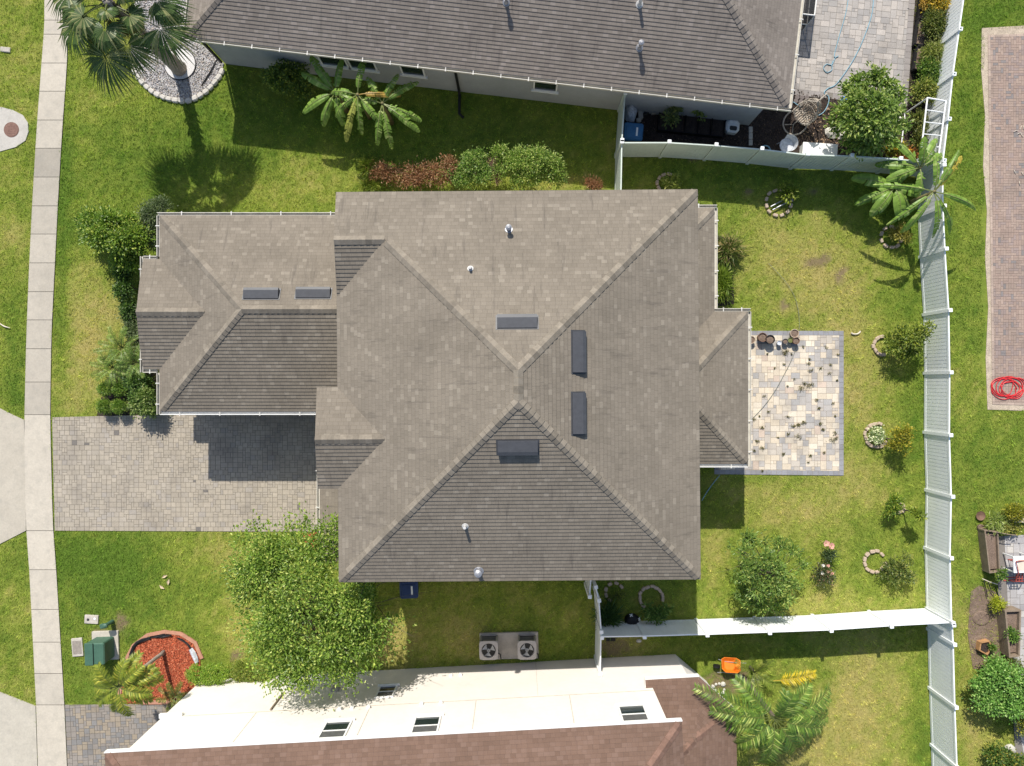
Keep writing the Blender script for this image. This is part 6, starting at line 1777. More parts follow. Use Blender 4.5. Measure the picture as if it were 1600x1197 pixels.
solo('twig', mb, MAT['cushion'], 'pale dry twig lying in the verge at the left edge', 'twig', (c.x, c.y, 0))

# wheelbarrow
c = P(1137, 1040)
root = thing('wheelbarrow', 'orange wheelbarrow tipped up in the grass beside the palm clump', 'wheelbarrow', (c.x, c.y, 0), math.radians(-4), local=True)
root.scale = (.85, .85, .85)
def tray():
    mb = MB()
    # tray tipped on its nose so the sun lights its hollow
    top = [(-.46, .26), (-.30, .36), (.30, .36), (.50, .26), (.50, -.22), (.34, -.36), (-.28, -.36), (-.46, -.2)]
    bot = [(x * .55 - .02, y * .6) for x, y in top]
    T = Matrix.Rotation(math.radians(-24), 3, 'X')
    vs = []
    for (x, y), z in [(p, .52) for p in top] + [(p, .28) for p in bot]: vs.append(tuple(T @ Vector((x, y, z))))
    for (x, y), z in [((p[0] * .95, p[1] * .95), .52) for p in top] + [((p[0] * .95, p[1] * .95), .30) for p in bot]: vs.append(tuple(T @ Vector((x, y, z))))
    fs = []
    for i in range(8):
        j = (i + 1) % 8
        fs += [(i, 8 + i, 8 + j, j), (16 + i, 16 + j, 24 + j, 24 + i), (i, j, 16 + j, 16 + i)]
    fs += [tuple(range(15, 7, -1)), tuple(range(24, 32))]
    mb.add(vs, fs); mb.build('tray', MAT['orange'], root)
tray()
for s in (-1, 1):
    mb = MB(); mb.tube([(-.55, s * .34, .12), (-.2, s * .28, .22), (.45, s * .30, .34), (.78, s * .36, .46)], .018, 6); mb.build('handle', MAT['steel'], root)
mb = MB(); mb.cyl((-.62, -.05, .18), (-.62, .05, .18), .18, .18, 18); mb.build('wheel', MAT['black'], root)
for s in (-1, 1):
    mb = MB(); mb.tube([(.35, s * .26, .32), (.30, s * .26, -.02), (.15, s * .26, -.02), (.08, s * .26, .28)], .015, 6); mb.build('leg', MAT['steel'], root)

# black and white patterned cushion against the shaded fence
c = P(986, 966)
root = thing('cushion', 'black cushion with white crosses propped against the shaded part of the cross fence', 'cushion', (c.x, c.y, 0), .1, local=True)
mb = MB(); mb.lathe((0, 0, 0), [(.20, -.02), (.30, .06), (.33, .2), (.30, .36), (.18, .45), (.06, .47)], 18, 1.0, .8); mb.build('body', MAT['black'], root, smooth=True)
for i, a in enumerate((-150, -95, -40, 10, 95)):
    for kx in (-1, 1):
        mb = MB()
        a_ = math.radians(a); u = Vector((-math.sin(a_), math.cos(a_), 0)); n = Vector((math.cos(a_), .8 * math.sin(a_), 0))
        q = n * .30 + Vector((0, 0, .355)); n2 = (n + Vector((0, 0, .9))).normalized(); v = Vector((0, 0, 1)) - n2 * n2.z; v.normalize()
        q0 = q - (u + v * kx) * .055 + n2 * .012; q1 = q + (u + v * kx) * .055 + n2 * .012
        mb.cyl(q0, q1, .02, .02, 6); mb.build('white_cross', MAT['white'], root)
# dark drain grate and a scrap behind the fence
c = P(954, 999); mb = MB(); mb.box((0, 0, .03), (.4, .12, .06))
for k in range(-3, 4): mb.box((k * .055, 0, .063), (.02, .1, .008))
solo('drain_grate', mb, MAT['black'], 'black drain grate on bare soil at the end of the cross fence', 'drain grate', (c.x, c.y, 0))
c = P(998, 1001); mb = MB(); mb.lathe((0, 0, 0), [(.1, 0), (.12, .05), (.06, .1)], 9, 1, .7); solo('stone', mb, MAT['rock'], 'pale stone on the soil behind the shaded cross fence', 'stone', (c.x, c.y, 0))

# patio pots
def pot(label, px, py, r, h, mat='terracotta', fill='soil', group='pots on the patio', cat='pot'):
    c = P(px, py, h)
    root = thing('plant_pot', label, cat, (c.x, c.y, .024), group=group, local=True)
    mb = MB(); mb.lathe((0, 0, 0), [(r * .72, 0), (r * .95, h * .85), (r, h * .86), (r, h), (r * .88, h), (r * .84, h * .8)], 20, caps=False); mb.lathe((0, 0, 0), [(r * .72, .001), (.001, .001)], 20, caps=False); mb.build('pot_wall', MAT[mat], root, smooth=False)
    mb = MB(); mb.lathe((0, 0, 0), [(r * .86, h * .82), (r * .5, h * .85), (.001, h * .86)], 16, caps=False); mb.build('potting_soil', MAT[fill], root)
MAT['green_pot'] = M('pot_green', (.16, .17, .06), .6, var=((10.0, .2),))
MAT['grey_pot'] = M('pot_grey', (.10, .10, .105), .6, var=((10.0, .2),))
pot('large brown pot with dry soil, left of the black pot on the patio', 1191.5, 527, .20, .34)
pot('black pot with a sunken fill, on the patio beside the large brown pot', 1203.5, 530.5, .20, .36, 'black')
pot('terracotta pot of dry soil standing on the patio border', 1241.5, 521, .19, .26, 'brick')
pot('brown pot at the right end of the patio pots', 1244, 532.5, .15, .32)
pot('small mossy green pot between the brown and the grey pot', 1235, 531.5, .115, .24, 'green_pot', 'green_pot')
pot('small dark grey pot left of the mossy green pot', 1227, 533.5, .12, .24, 'grey_pot', 'soil')
pot('clear cone shaped cup at the left of the small pots', 1217.5, 536, .10, .22, 'clear', 'clear')
pot('brown pot half under the rear gutter at the patio edge', 1174, 531, .17, .25, 'brick')
# patio weeds: growth in the joints
def weeds():
    rng = np.random.default_rng(17)
    spots = [(1225, 552, .12), (1228, 548, .1), (1198, 553, .05), (1236, 553, .06), (1263, 568, .10), (1264, 561, .06), (1254, 542, .06), (1290, 543, .06), (1224, 569, .06), (1264, 580, .05), (1281, 576, .09), (1268, 578, .06), (1297, 570, .06), (1309, 554, .05), (1251, 607, .13), (1263, 602, .13), (1256, 599, .08), (1269, 601, .08), (1307, 594, .06), (1295, 583, .06),
             (1279, 638, .10), (1231, 651, .07), (1246, 664, .14), (1255, 660, .12), (1238, 665, .1), (1281, 662, .1), (1285, 671, .1), (1231, 678, .08), (1247, 682, .11), (1304, 676, .08), (1300, 688, .12), (1305, 685, .1), (1215, 683, .05), (1223, 709, .1), (1265, 712, .08), (1287, 707, .06), (1193, 619, .06), (1186, 650, .06), (1190, 668, .09), (1182, 689, .1), (1178, 704, .08), (1190, 700, .1), (1200, 643, .06), (1262, 722, .05), (1178, 655, .07), (1210, 575, .06), (1300, 630, .06), (1304, 650, .06), (1240, 592, .05), (1230, 603, .05), (1275, 625, .06), (1190, 735, .05)]
    C = []
    for x, y, s in spots:
        p = P(x, y); k = int(14 + 2600 * s * s)
        g = rng.normal(size=(k, 3)) * np.array([s, s * .7, .0]) * rng.uniform(.35, .8)
        g[:, 2] = .05 + rng.random(k) * .04
        C.append(g + np.array([p.x, p.y, 0]))
    C = np.concatenate(C); m = len(C)
    D = rng.normal(size=(m, 3)); D[:, 2] *= .3
    N = rng.normal(size=(m, 3)) * .5 + np.array([0, 0, 1.0])
    col = np.array([.15, .135, .04]) * rng.uniform(.5, 1.4, m)[:, None]
    o = leaf_mesh('weeds', C, D, N, .055, .022, col, 'leaf', None)
    tag(o, 'dull green weeds growing through the joints of the pale patio', 'weeds', kind='stuff')
weeds()
c = P(1336, 518); mb = MB(); mb.tube([(.2 * math.cos(a), .12 * math.sin(a), .05) for a in [math.radians(t) for t in range(200, 361, 16)]], .035, 6)
solo('broken_pot_rim', mb, MAT['cushion'], 'broken curved pot rim on the grass off the corner of the patio', 'pot rim', (c.x, c.y, 0), .1)

# hoses
def hose(name, label, pts, r, mat, z=.05, cat='hose', closed=False, zend=None):
    P3 = [P(x, y) for x, y in pts]
    # catmull-rom
    out = []
    n = len(P3)
    for i in range(n - 1):
        p0, p1, p2, p3 = P3[max(0, i - 1)], P3[i], P3[i + 1], P3[min(n - 1, i + 2)]
        for k in range(5):
            t = k / 5
            out.append(.5 * ((2 * p1) + (p2 - p0) * t + (2 * p0 - 5 * p1 + 4 * p2 - p3) * t * t + (3 * p1 - p0 - 3 * p2 + p3) * t ** 3))
    out.append(P3[-1])
    mb = MB(); mb.tube([(p.x, p.y, z + .002 * (i % 5)) for i, p in enumerate(out)], r, 6)
    o = mb.build(name, MAT[mat], None, org=(out[0].x, out[0].y, 0))
    return tag(o, label, cat)
hose('hose', 'thin grey hose snaking over the back lawn onto the patio', [(1200, 412), (1212, 424), (1226, 440), (1238, 458), (1245, 478), (1248, 502), (1246, 530), (1239, 555), (1226, 582), (1208, 614), (1188, 640), (1168, 660)], .009, 'hose_grey', .06)
hose('cable', 'pale cable on the shaded grass below the rear roof', [(1096, 782), (1103, 770), (1112, 757), (1124, 742)], .018, 'blue', .06, 'cable')
hose('hose', 'pale blue hose with a small loop, left of the two on the grey patio', [(1326, -12), (1321, 20), (1312, 52), (1303, 86), (1306, 90), (1309, 88), (1304, 92), (1299, 102), (1291, 101), (1286, 107), (1291, 114), (1299, 110), (1299, 103), (1300, 96)], .018, 'blue', .045)
hose('hose', 'pale blue hose curving down the grey patio to the egg chair', [(1364, -12), (1362, 20), (1352, 52), (1340, 80), (1326, 105), (1306, 132), (1293, 139), (1287, 146), (1294, 152), (1293, 164), (1286, 176), (1276, 182)], .02, 'blue', .045)
hose('hose', 'pale blue hose end lying on the dark mulch beside the eave', [(1238, 160), (1244, 164), (1250, 168)], .018, 'blue', .06)
red_pts = []
rng = random.Random(5)
for k in range(150):
    a = k * .30; r = 11 + 10 * abs(math.sin(k * .11)) + rng.uniform(-1.5, 1.5)
    red_pts.append((1573 + 6 * math.sin(k * .05) + r * 1.05 * math.cos(a) + (8 if k > 100 else 0) * math.sin(k * .2), 606 + r * .85 * math.sin(a)))
hose('hose', 'coiled bright red hose on the corner of the reddish paving', red_pts[::3], .016, 'red', .06)
hose('hose', 'loose red hose tail leading off the red coil to the right', [(1590, 590), (1602, 596), (1610, 612), (1622, 608), (1640, 616)], .016, 'red', .05)
# pale debris on the rear paving
rng = random.Random(9)
for k in range(9):
    c = P(1592 + rng.uniform(-9, 9), 213 + rng.uniform(-14, 14) + (62 if k > 5 else 0)); mb = MB()
    mb.tube([(-.09, 0, .02), (0, .02, .04), (.1, 0, .02)], .012, 5)
    solo('dry_leaf', mb, MAT['cushion'], 'pale dry leaf on the reddish paving at the right edge', 'leaf', (c.x, c.y, .026), rng.uniform(0, 3), 'dry leaves on the reddish paving')

# ------------------------------------------------------------------ north side yard
# five black grow beds in a row with a white front rail
bl = ['black grow bed at the fence end of the row, with tall leafy plants', 'black grow bed second in the row from the lattice, with soil only', 'black grow bed in the middle of the row with a light green plant', 'black grow bed fourth in the row, bare and dark', 'black grow bed at the end of the row beside the white tub']
for k, lb in enumerate(bl):
    c = P(1040 + k * 20.6, 187 + k * 2.2, .3)
    root = thing('grow_bed', lb, 'planter box', (c.x, c.y, 0), math.radians(-6), 'black grow beds along the grey wall', local=True)
    mb = MB(); w, d, h = .56, .92, .32
    for x, y, sx, sy in ((0, -d / 2, w, .03), (0, d / 2, w, .03), (-w / 2, 0, .03, d - .034), (w / 2, 0, .03, d - .034)): mb.box((x, y, h / 2), (sx, sy, h))
    mb.build('box_wall', MAT['black'], root)
    mb = MB(); mb.box((0, 0, .12), (w - .05, d - .05, .24)); mb.build('soil_fill', MAT['mulch_dark'], root)
bush('shrub', 'leafy tomato like plant in the grow bed by the white lattice', 'shrub', 1046, 186, [(-.1, -.25, .75, .25, .22, .2), (.05, .2, .9, .25, .25, .2), (.3, .4, .8, .2, .15, .15)], 520, .16, .08, ((.06, .09, .03), (.15, .19, .06), (.3, .32, .1)), 140, clump=.11, per=13)
bush('shrub', 'light green plant in the middle grow bed by the grey wall', 'shrub', 1084, 186, [(0, .15, .8, .22, .2, .16), (.1, -.1, .7, .12, .12, .1)], 260, .16, .09, ((.09, .14, .03), (.19, .25, .05), (.3, .34, .1)), 141, clump=.1, per=13)
# white edging rail in front of them
a, b = P(1031, 203), P(1123, 214)
mb = MB(); d = b - a; mb.box(((a.x + b.x) / 2, (a.y + b.y) / 2, .05), (d.length, .05, .1), math.atan2(d.y, d.x))
a2 = P(1030, 188); d2 = a2 - a; mb.box(((a.x + a2.x) / 2, (a.y + a2.y) / 2 + .03, .05), (.05, d2.length - .06, .1))
for k in range(8):
    q = a + d * ((k + .4) / 8.4); mb.box((q.x, q.y + .0, .125), (.14, .085, .05), math.atan2(d.y, d.x))
o = mb.build('edging_rail', MAT['cushion'], None, org=((a.x + b.x) / 2, (a.y + b.y) / 2, 0)); tag(o, 'pale toothed edging rail along the front of the black grow beds', 'edging rail')
# lattice leaning on the wall
def lattice():
    c = P(1052, 170); ang = math.radians(-6.7)
    root = thing('lattice', 'white diamond lattice panel leaning on the grey wall behind the grow beds', 'lattice', (c.x, c.y, 0), ang, local=True)
    T = Matrix.Rotation(math.radians(70), 3, 'X')
    mb = MB(); W, Hh = 1.15, .75
    def bar(a, b, w, z):
        a, b = Vector((*a, z)), Vector((*b, z)); dd = (b - a).normalized(); n = Vector((-dd.y, dd.x, 0)) * w / 2
        vs = [a - n, b - n, b + n, a + n]; vs += [v + Vector((0, 0, .008)) for v in vs]
        mb.add([tuple(T @ v + Vector((0, .0, .15))) for v in vs], [(0, 3, 2, 1), (4, 5, 6, 7), (0, 1, 5, 4), (1, 2, 6, 5), (2, 3, 7, 6), (3, 0, 4, 7)])
    st = .125
    k = -Hh
    while k < W:
        for s, z in ((1, 0), (-1, .009)):
            x0, x1 = max(0, k), min(W, k + Hh)
            if x1 - x0 > .03:
                p, q = (x0, x0 - k), (x1, x1 - k)
                if s < 0: p, q = (W - p[0], p[1]), (W - q[0], q[1])
                bar((p[0] - W / 2, p[1]), (q[0] - W / 2, q[1]), .032, z)
        k += st
    mb.build('slats', MAT['vinyl'], root)
    mb = MB()
    for a, b in (((-W / 2, 0), (W / 2, 0)), ((-W / 2, Hh), (W / 2, Hh)), ((-W / 2, 0), (-W / 2, Hh)), ((W / 2, 0), (W / 2, Hh))): bar(a, b, .04, .018)
    mb.build('frame', MAT['vinyl'], root)
lattice()
c = P(1145.5, 196, .35)
root = thing('tub', 'white plastic tub with a dark opening at the end of the grow beds', 'tub', (c.x, c.y, 0), math.radians(-6), local=True)
mb = MB(); mb.bevbox((0, 0, .17), (.60, .56, .36), .12); mb.build('body', MAT['white'], root)
mb = MB(); mb.bevbox((.02, -.11, .36), (.34, .20, .03), .05); mb.build('opening', MAT['coil'], root)
mb = MB(); mb.bevbox((0, .16, .37), (.40, .12, .05), .04); mb.build('grip', MAT['white'], root)
mb = MB(); mb.tube([(-.2, .24, .3), (-.16, .36, .34), (.12, .38, .34), (.2, .24, .3)], .02, 6); mb.build('handle', MAT['black'], root)
# stuff by the blue bin
c = P(983, 180)
mb = MB(); rr = random.Random(3)
vs = []
for j, (r, z) in enumerate(((.26, 0), (.36, .12), (.34, .35), (.22, .55), (.10, .62), (.16, .70))):
    for i in range(14):
        a = 2 * math.pi * i / 14; q = r * rr.uniform(.72, 1.18); vs.append((q * .75 * math.cos(a), q * 1.2 * math.sin(a), z + rr.uniform(-.03, .05)))
fs = [(j * 14 + i, j * 14 + (i + 1) % 14, (j + 1) * 14 + (i + 1) % 14, (j + 1) * 14 + i) for j in range(5) for i in range(14)] + [tuple(range(70, 84))]
mb.add(vs, fs); solo('bag', mb, MAT['clear'], 'crumpled pale plastic bag between the grey wall and the blue bin', 'bag', (c.x, c.y, 0))
for k, (x, y, lb) in enumerate(((1000, 172, 'grey concrete block, topmost beside the plastic bag'), (1000, 182, 'grey concrete block in the middle beside the plastic bag'), (997, 190, 'flat grey block lying just above the blue bin'), (1009, 177, 'dark grey block right of the other two blocks'), (1023, 176, 'pale slab by the corner of the grow beds'))):
    c = P(x, y); mb = MB(); mb.bevbox((0, 0, .1), (.20 if k < 4 else .34, .30 if k < 2 else .18, .2), .02)
    if k < 2: mb.box((0, -.06, .203), (.1, .08, .006)); mb.box((0, .07, .203), (.1, .08, .006))
    solo('block', mb, MAT['conc_plain'] if k != 3 else MAT['coil'], lb, 'block', (c.x, c.y, 0), .05 * k, 'blocks beside the blue bin')
# stepping strip
for k, lb in enumerate(('pale stepping brick nearest the grey wall corner', 'pale stepping brick in the middle of the short strip', 'pale stepping brick nearest the greenish fence')):
    c = P(1172.5, 205 + 10 * k - 2); mb = MB(); mb.bevbox((0, 0, .02), (.17, .26, .06), .015)
    solo('stepping_brick', mb, MAT['conc_plain'], lb, 'brick', (c.x, c.y, 0), 0, 'stepping bricks in the side yard')
# round stepping stones by the patio edge
lbs = ['round dark stepping stone, top left of the six by the patio edge', 'round dark stepping stone, top middle of the six by the patio edge', 'round dark stepping stone, top right of the six by the patio edge',
       'round dark stepping stone, lower left of the six by the patio edge', 'round dark stepping stone, lower middle of the six by the patio edge', 'round dark stepping stone, lowest of the six by the patio edge']
MAT['step_dark'] = M('step_dark', (.16, .135, .125), .85, var=((10.0, .2),))
for (x, y), lb in zip(((1245, 153), (1252.5, 153), (1260, 153), (1243, 158.5), (1251, 159.5), (1250, 164)), lbs):
    c = P(x, y); mb = MB(); mb.lathe((0, 0, 0), [(.10, 0), (.10, .05), (.08, .06)], 14); solo('stepping_stone', mb, MAT['step_dark'], lb, 'stepping stone', (c.x, c.y, 0), 0, 'round stones by the patio edge')
# egg chair
def egg_chair():
    c = P(1248, 187)
    root = thing('egg_chair', 'weathered wicker egg chair on a round stand beside the patio', 'hanging chair', (c.x, c.y, 0), math.radians(42), local=True)
    mb = MB(); mb.tube([(.56 * math.cos(i * .196) - .22, .50 * math.sin(i * .196), .04) for i in range(32)], .035, 7, closed=True)
    mb.tube([(-.62, -.25, .04), (-.35, .0, .05), (-.62, .25, .04)], .025, 6); mb.tube([(-.35, 0, .05), (-.05, 0, .05), (.30, 0, .06)], .025, 6)
    mb.tube([(.34, 0, .04), (.62, 0, .5), (.74, 0, 1.1), (.66, 0, 1.7), (.40, 0, 1.98), (.12, 0, 1.92)], .032, 7); mb.build('stand', MAT['wicker'], root)
    # woven basket: slats from the seat bottom round the back to the crown
    mb = MB()
    for k in range(-5, 6):
        y = k * .085; w = math.sqrt(max(0.02, 1 - (y / .5) ** 2))
        pts = [(-.42 * w + .02, y, .62), (-.30 * w, y * 1.05, .48), (.02, y * 1.05, .42), (.28 * w, y * 1.02, .55), (.42 * w, y, .9), (.42 * w, y * .85, 1.25), (.30 * w, y * .55, 1.62), (.10, y * .12, 1.82)]
        mb.tube(pts, [.032 if i < 4 else .014 for i in range(8)], 5)
    mb.build('basket', MAT['wicker'], root)
    mb = MB()
    for z, r, yy in ((.62, .43, .46), (.9, .44, .48), (1.2, .42, .44), (1.5, .32, .32)):
        mb.tube([(r * math.cos(t), yy * math.sin(t), z) for t in [math.radians(q) for q in range(-115, 116, 23)]], .016, 5)
    for s in (-1, 1): mb.tube([(-.40, s * .18, .62), (-.26, s * .42, .8), (-.12, s * .45, 1.15), (-.02, s * .3, 1.55), (.08, 0, 1.82)], .025, 6)
    mb.build('basket_rim', MAT['wicker'], root)
    mb = MB(); mb.tube([(.11, 0, 1.82), (.12, 0, 1.92)], .012, 5); mb.build('chain', MAT['steel'], root)
egg_chair()
# white storage bench
c = P(1281.5, 233, .45)
root = thing('storage_box', 'white storage bench with its lid in the sun beside the greenish fence', 'storage box', (c.x, c.y, 0), math.radians(-4), local=True)
mb = MB(); mb.bevbox((0, 0, .2), (1.44, .46, .42), .02); mb.build('body', MAT['white'], root)
mb = MB(); mb.bevbox((0, 0, .435), (1.50, .52, .05), .02); mb.build('lid', MAT['white'], root)
# pale rounded chair in the shade and a round hose reel
c = P(1229, 227, .45)
root = thing('plastic_chair', 'pale plastic tub chair half in shade left of the white storage bench', 'chair', (c.x, c.y, 0), .1, local=True)
mb = MB(); mb.lathe((0, 0, 0), [(.10, .38), (.28, .40), (.30, .44), (.27, .45), (.02, .42)], 18); mb.build('seat', MAT['clear'], root)
mb = MB()
vs = []
for i in range(11):
    a = math.radians(-100 + 20 * i)
    for z, r in ((.42, .30), (.78, .36)): vs.append((r * math.cos(a), r * math.sin(a), z + (.05 * math.cos(a) if z > .5 else 0)))
mb.add(vs, [(2 * i, 2 * i + 2, 2 * i + 3, 2 * i + 1) for i in range(10)]); mb.build('backrest', MAT['clear'], root)
for sx, sy in ((1, 1), (1, -1), (-1, 1), (-1, -1)):
    mb = MB(); mb.cyl((sx * .18, sy * .18, .41), (sx * .23, sy * .23, 0), .022, .018, 6); mb.build('leg', MAT['clear'], root)
hose('hose', 'small coil of pale hose at the fence left of the tub chair', [(1203, 236), (1199, 230), (1192, 229), (1187, 233), (1189, 239), (1197, 240), (1203, 236)], .03, 'blue', .08)
# yellow board and blue toys
c = P(1372, 241); mb = MB(); mb.box((0, 0, .6), (2.3, .035, .10)); mb.box((-1.05, 0, .28), (.05, .035, .6)); mb.box((1.05, 0, .28), (.05, .035, .6))
solo('yellow_board', mb, MAT['yellow'], 'yellow board rail standing along the inside of the greenish fence', 'board', (P(1372, 243).x, P(1372, 243).y + .12, 0), math.radians(-4.5))
for k, (x, y, lb) in enumerate(((1317, 157, 'bright blue toy block at the edge of the grey patio, left one'), (1325, 158, 'bright blue toy block at the edge of the grey patio, right one'))):
    c = P(x, y); mb = MB(); mb.bevbox((0, 0, .10), (.22, .20, .2), .04); mb.cyl((0, 0, .2), (0, 0, .24), .05, .05, 10); solo('toy_block', mb, MAT['blue_bright'], lb, 'toy', (c.x, c.y, 0), k * .5, 'blue toys by the patio')
for k, (x, y, s, lb) in enumerate(((1299, 207, .30, 'large white speckled rock on the mulch left of the round tree'), (1314, 212, .22, 'smaller white rock tucked under the round tree'), (1408, 190, .26, 'pale rock beside the foot of the white pergola'))):
    c = P(x, y); mb = MB(); rr = random.Random(k); vs = []
    for r, z in ((1, 0), (1.05, .3), (.75, .6), (.25, .75)):
        for i in range(9):
            a = 2 * math.pi * i / 9; q = s * r * rr.uniform(.8, 1.2); vs.append((q * math.cos(a), q * .85 * math.sin(a), s * z))
    mb.add(vs, [(j * 9 + i, j * 9 + (i + 1) % 9, (j + 1) * 9 + (i + 1) % 9, (j + 1) * 9 + i) for j in range(3) for i in range(9)] + [tuple(range(27, 36))])
    solo('rock', mb, MAT['rock'], lb, 'rock', (c.x, c.y, 0), 0)
# litter on the dark mulch
def litter():
    rng = np.random.default_rng(3); n = 260
    px, py = rng.uniform(1245, 1330, n), rng.uniform(165, 232, n)
    C = np.stack([(px - CX) * H / F, (CY - py) * H / F, rng.uniform(.02, .05, n)], 1)
    col = np.array([.34, .24, .16]) * rng.uniform(.5, 1.6, n)[:, None]
    o = leaf_mesh('leaf_litter', C, rng.normal(size=(n, 3)) * np.array([1, 1, .2]), rng.normal(size=(n, 3)) * .3 + np.array([0, 0, 1.0]), .11, .06, col, 'leaf_dry', None)
    tag(o, 'dry leaf litter on the dark mulch round the egg chair', 'leaf litter', kind='stuff')
litter()
# planter boxes along the patio strip
for k, (x, y, sx, sy, lb) in enumerate(((1448, 51, .84, 1.12, 'black planter box in the middle of the patio strip'), (1446, 92, .84, 1.0, 'black planter box lower down the patio strip'), (1453, 14, .84, 1.0, 'black planter box at the top of the patio strip'))):
    c = P(x, y, .3)
    root = thing('planter_box', lb, 'planter box', (c.x, c.y, 0), math.radians(-8), 'black planters on the patio strip', local=True)
    mb = MB()
    for X, Y, a, b in ((0, -sy / 2, sx, .04), (0, sy / 2, sx, .04), (-sx / 2, 0, .04, sy - .044), (sx / 2, 0, .04, sy - .044)): mb.box((X, Y, .17), (a, b, .34))
    mb.build('box_wall', MAT['black'], root)
    mb = MB(); mb.box((0, 0, .14), (sx - .06, sy - .06, .26)); mb.build('soil_fill', MAT['soil'], root)
slab('planting_strip', G([(1434, -60), (1478, -60), (1466, 60), (1452, 165), (1417, 165)]), 0.009, MAT['mulch_dark'])
# orange flowers
for k, (x, y, lb) in enumerate(((1436, 12, 'orange leaved clump at the left of the topmost planter'), (1455, 21, 'orange leaved clump below the croton in the topmost planter'))):
    bush('shrub', lb, 'shrub', x, y, [(0, 0, .5, .26, .3, .15)], 700, .10, .06, ((.30, .20, .04), (.50, .32, .07), (.6, .45, .2)), 150 + k, stem=True, clump=.08)

# white pergola
def pergola():
    z = 1.78
    tp = [P(1449, 153, z), P(1478, 158, z), P(1466, 248, z), P(1438, 247, z)]
    c = sum(tp, Vector()) / 4
    root = thing('pergola', 'small white pole pergola with ladder rungs in the fence corner at the top right', 'pergola', (c.x, c.y, 0))
    for q in tp:
        mb = MB(); mb.cyl((q.x, q.y, -.05), (q.x, q.y, z), .028, .028, 8); mb.build('post', MAT['white'], root)
    for a, b in ((tp[0], tp[3]), (tp[1], tp[2])):
        mb = MB(); mb.cyl(a, b, .034, .034, 8); mb.build('side_rail', MAT['white'], root)
    for i in range(6):
        t = i / 5
        a, b = tp[0].lerp(tp[3], t), tp[1].lerp(tp[2], t)
        mb = MB(); mb.cyl(a, b, .024 if 0 < i < 5 else .034, None, 8); mb.build('rung', MAT['white'], root)
    a, b = Vector((tp[0].x, tp[0].y, .1)), Vector((tp[3].x, tp[3].y, .1))
    mb = MB(); mb.cyl(a, b, .026, .026, 8); mb.build('base_rail', MAT['white'], root)
pergola()

# ------------------------------------------------------------------ the yard at the right edge
def wood_box(label, pxs, h, mat, soil, rim=.05, group=None):
    pts = [P(x, y, h) for x, y in pxs]
    c = sum(pts, Vector()) / len(pts)
    root = thing('raised_bed', label, 'raised bed', (c.x, c.y, 0), group=group)
    n = len(pts)
    for i in range(n):
        a, b = pts[i], pts[(i + 1) % n]
        d = b - a; l = d.length; d.normalize()
        m_ = (a + b) / 2
        inn = Vector((-d.y, d.x, 0))
        if (c - m_).dot(inn) < 0: inn = -inn
        m_ = m_ + inn * (rim * .5 + .003 * (i % 2))
        mb = MB()
        for k in range(2): mb.box((m_.x, m_.y, h * (.25 + .5 * k)), (l - (0 if i % 2 == 0 else 2 * rim + .008), rim, h * .485), math.atan2(d.y, d.x))
        mb.build('board', MAT[mat], root)
    mb = MB(); k = .86
    mb.prism([tuple((c + (p - c) * k)[:2]) for p in pts], .005, h * .72); mb.build('soil_fill', MAT[soil], root)
    return root
wood_box('long weathered raised bed with brown soil at the right edge, the upper one', [(1538, 828), (1560, 830), (1563, 894), (1546, 896)], .5, 'wood', 'soil')
wood_box('long timber raised bed standing on the stone paving, the lower one', [(1570, 954), (1596, 953), (1594, 1026), (1577, 1028)], .6, 'wood', 'soil', .07)
hx = [(1532, 1004), (1546, 1001), (1552, 1011), (1543, 1024), (1530, 1017)]
wood_box('small many sided cedar planter with a green seedling on the dirt patch', hx, .28, 'wood_new', 'mulch_dark', .05)
bush('shrub', 'green seedling inside the small cedar planter', 'shrub', 1543, 1009, [(0, 0, .32, .12, .12, .06)], 220, .09, .05, GREEN, 160, clump=.06, stem=False)
# dug rings on the dirt patch
for k, (x, y, r, lb) in enumerate(((1533, 966, .42, 'raked soil mound on the dirt patch above the cedar planter'), (1534, 1006, .5, 'raked soil mound under the cedar planter'))):
    c = P(x, y); mb = MB(); mb.lathe((0, 0, 0), [(r, -.01), (r * .8, .03), (r * .55, .015), (r * .25, .03), (.02, .035)], 11, 1.0, .85); solo('soil_mound', mb, MAT['soil'], lb, 'soil mound', (c.x, c.y, .006), 0, smooth=True)
c = P(1532.5, 806, .12)
root = thing('bowl', 'dull brown round bowl on the grass at the corner of the right hand garden', 'bowl', (c.x, c.y, 0), local=True)
mb = MB(); mb.lathe((0, 0, 0), [(.10, 0), (.19, .12), (.205, .125), (.17, .10), (.02, .05)], 20); mb.build('body', MAT['terracotta'], root)
c = P(1531, 824)
mb = MB(); mb.lathe((0, 0, 0), [(.14, 0), (.15, .10), (.13, .12), (.02, .10)], 14); solo('paver_disc', mb, MAT['soil'], 'weathered round disc on the grass below the brown bowl', 'disc', (c.x, c.y, 0))
# dark pots near
for k, (x, y, lb) in enumerate(((1562, 816, 'dark pot at the top corner of the upper raised bed'), (1566, 824, 'dark square pot below the golden bush'))):
    pot(lb, x, y, .16, .28, 'black', 'mulch_dark', 'pots by the golden bush')
# low pale border block row
c = P(1592, 809); mb = MB(); mb.bevbox((0, 0, .15), (.9, .34, .3), .03); mb.box((0, 0, .303), (.7, .16, .006)); solo('stone_block', mb, MAT['sandstone'] if 'sandstone' in MAT else MAT.setdefault('sandstone', M('sandstone', (.52, .44, .33), .9, var=((8.0, .25),), bump=(30.0, .6, .01))), 'pale sandstone block at the right edge beside the golden bush', 'stone block', (c.x, c.y, 0), -.03)
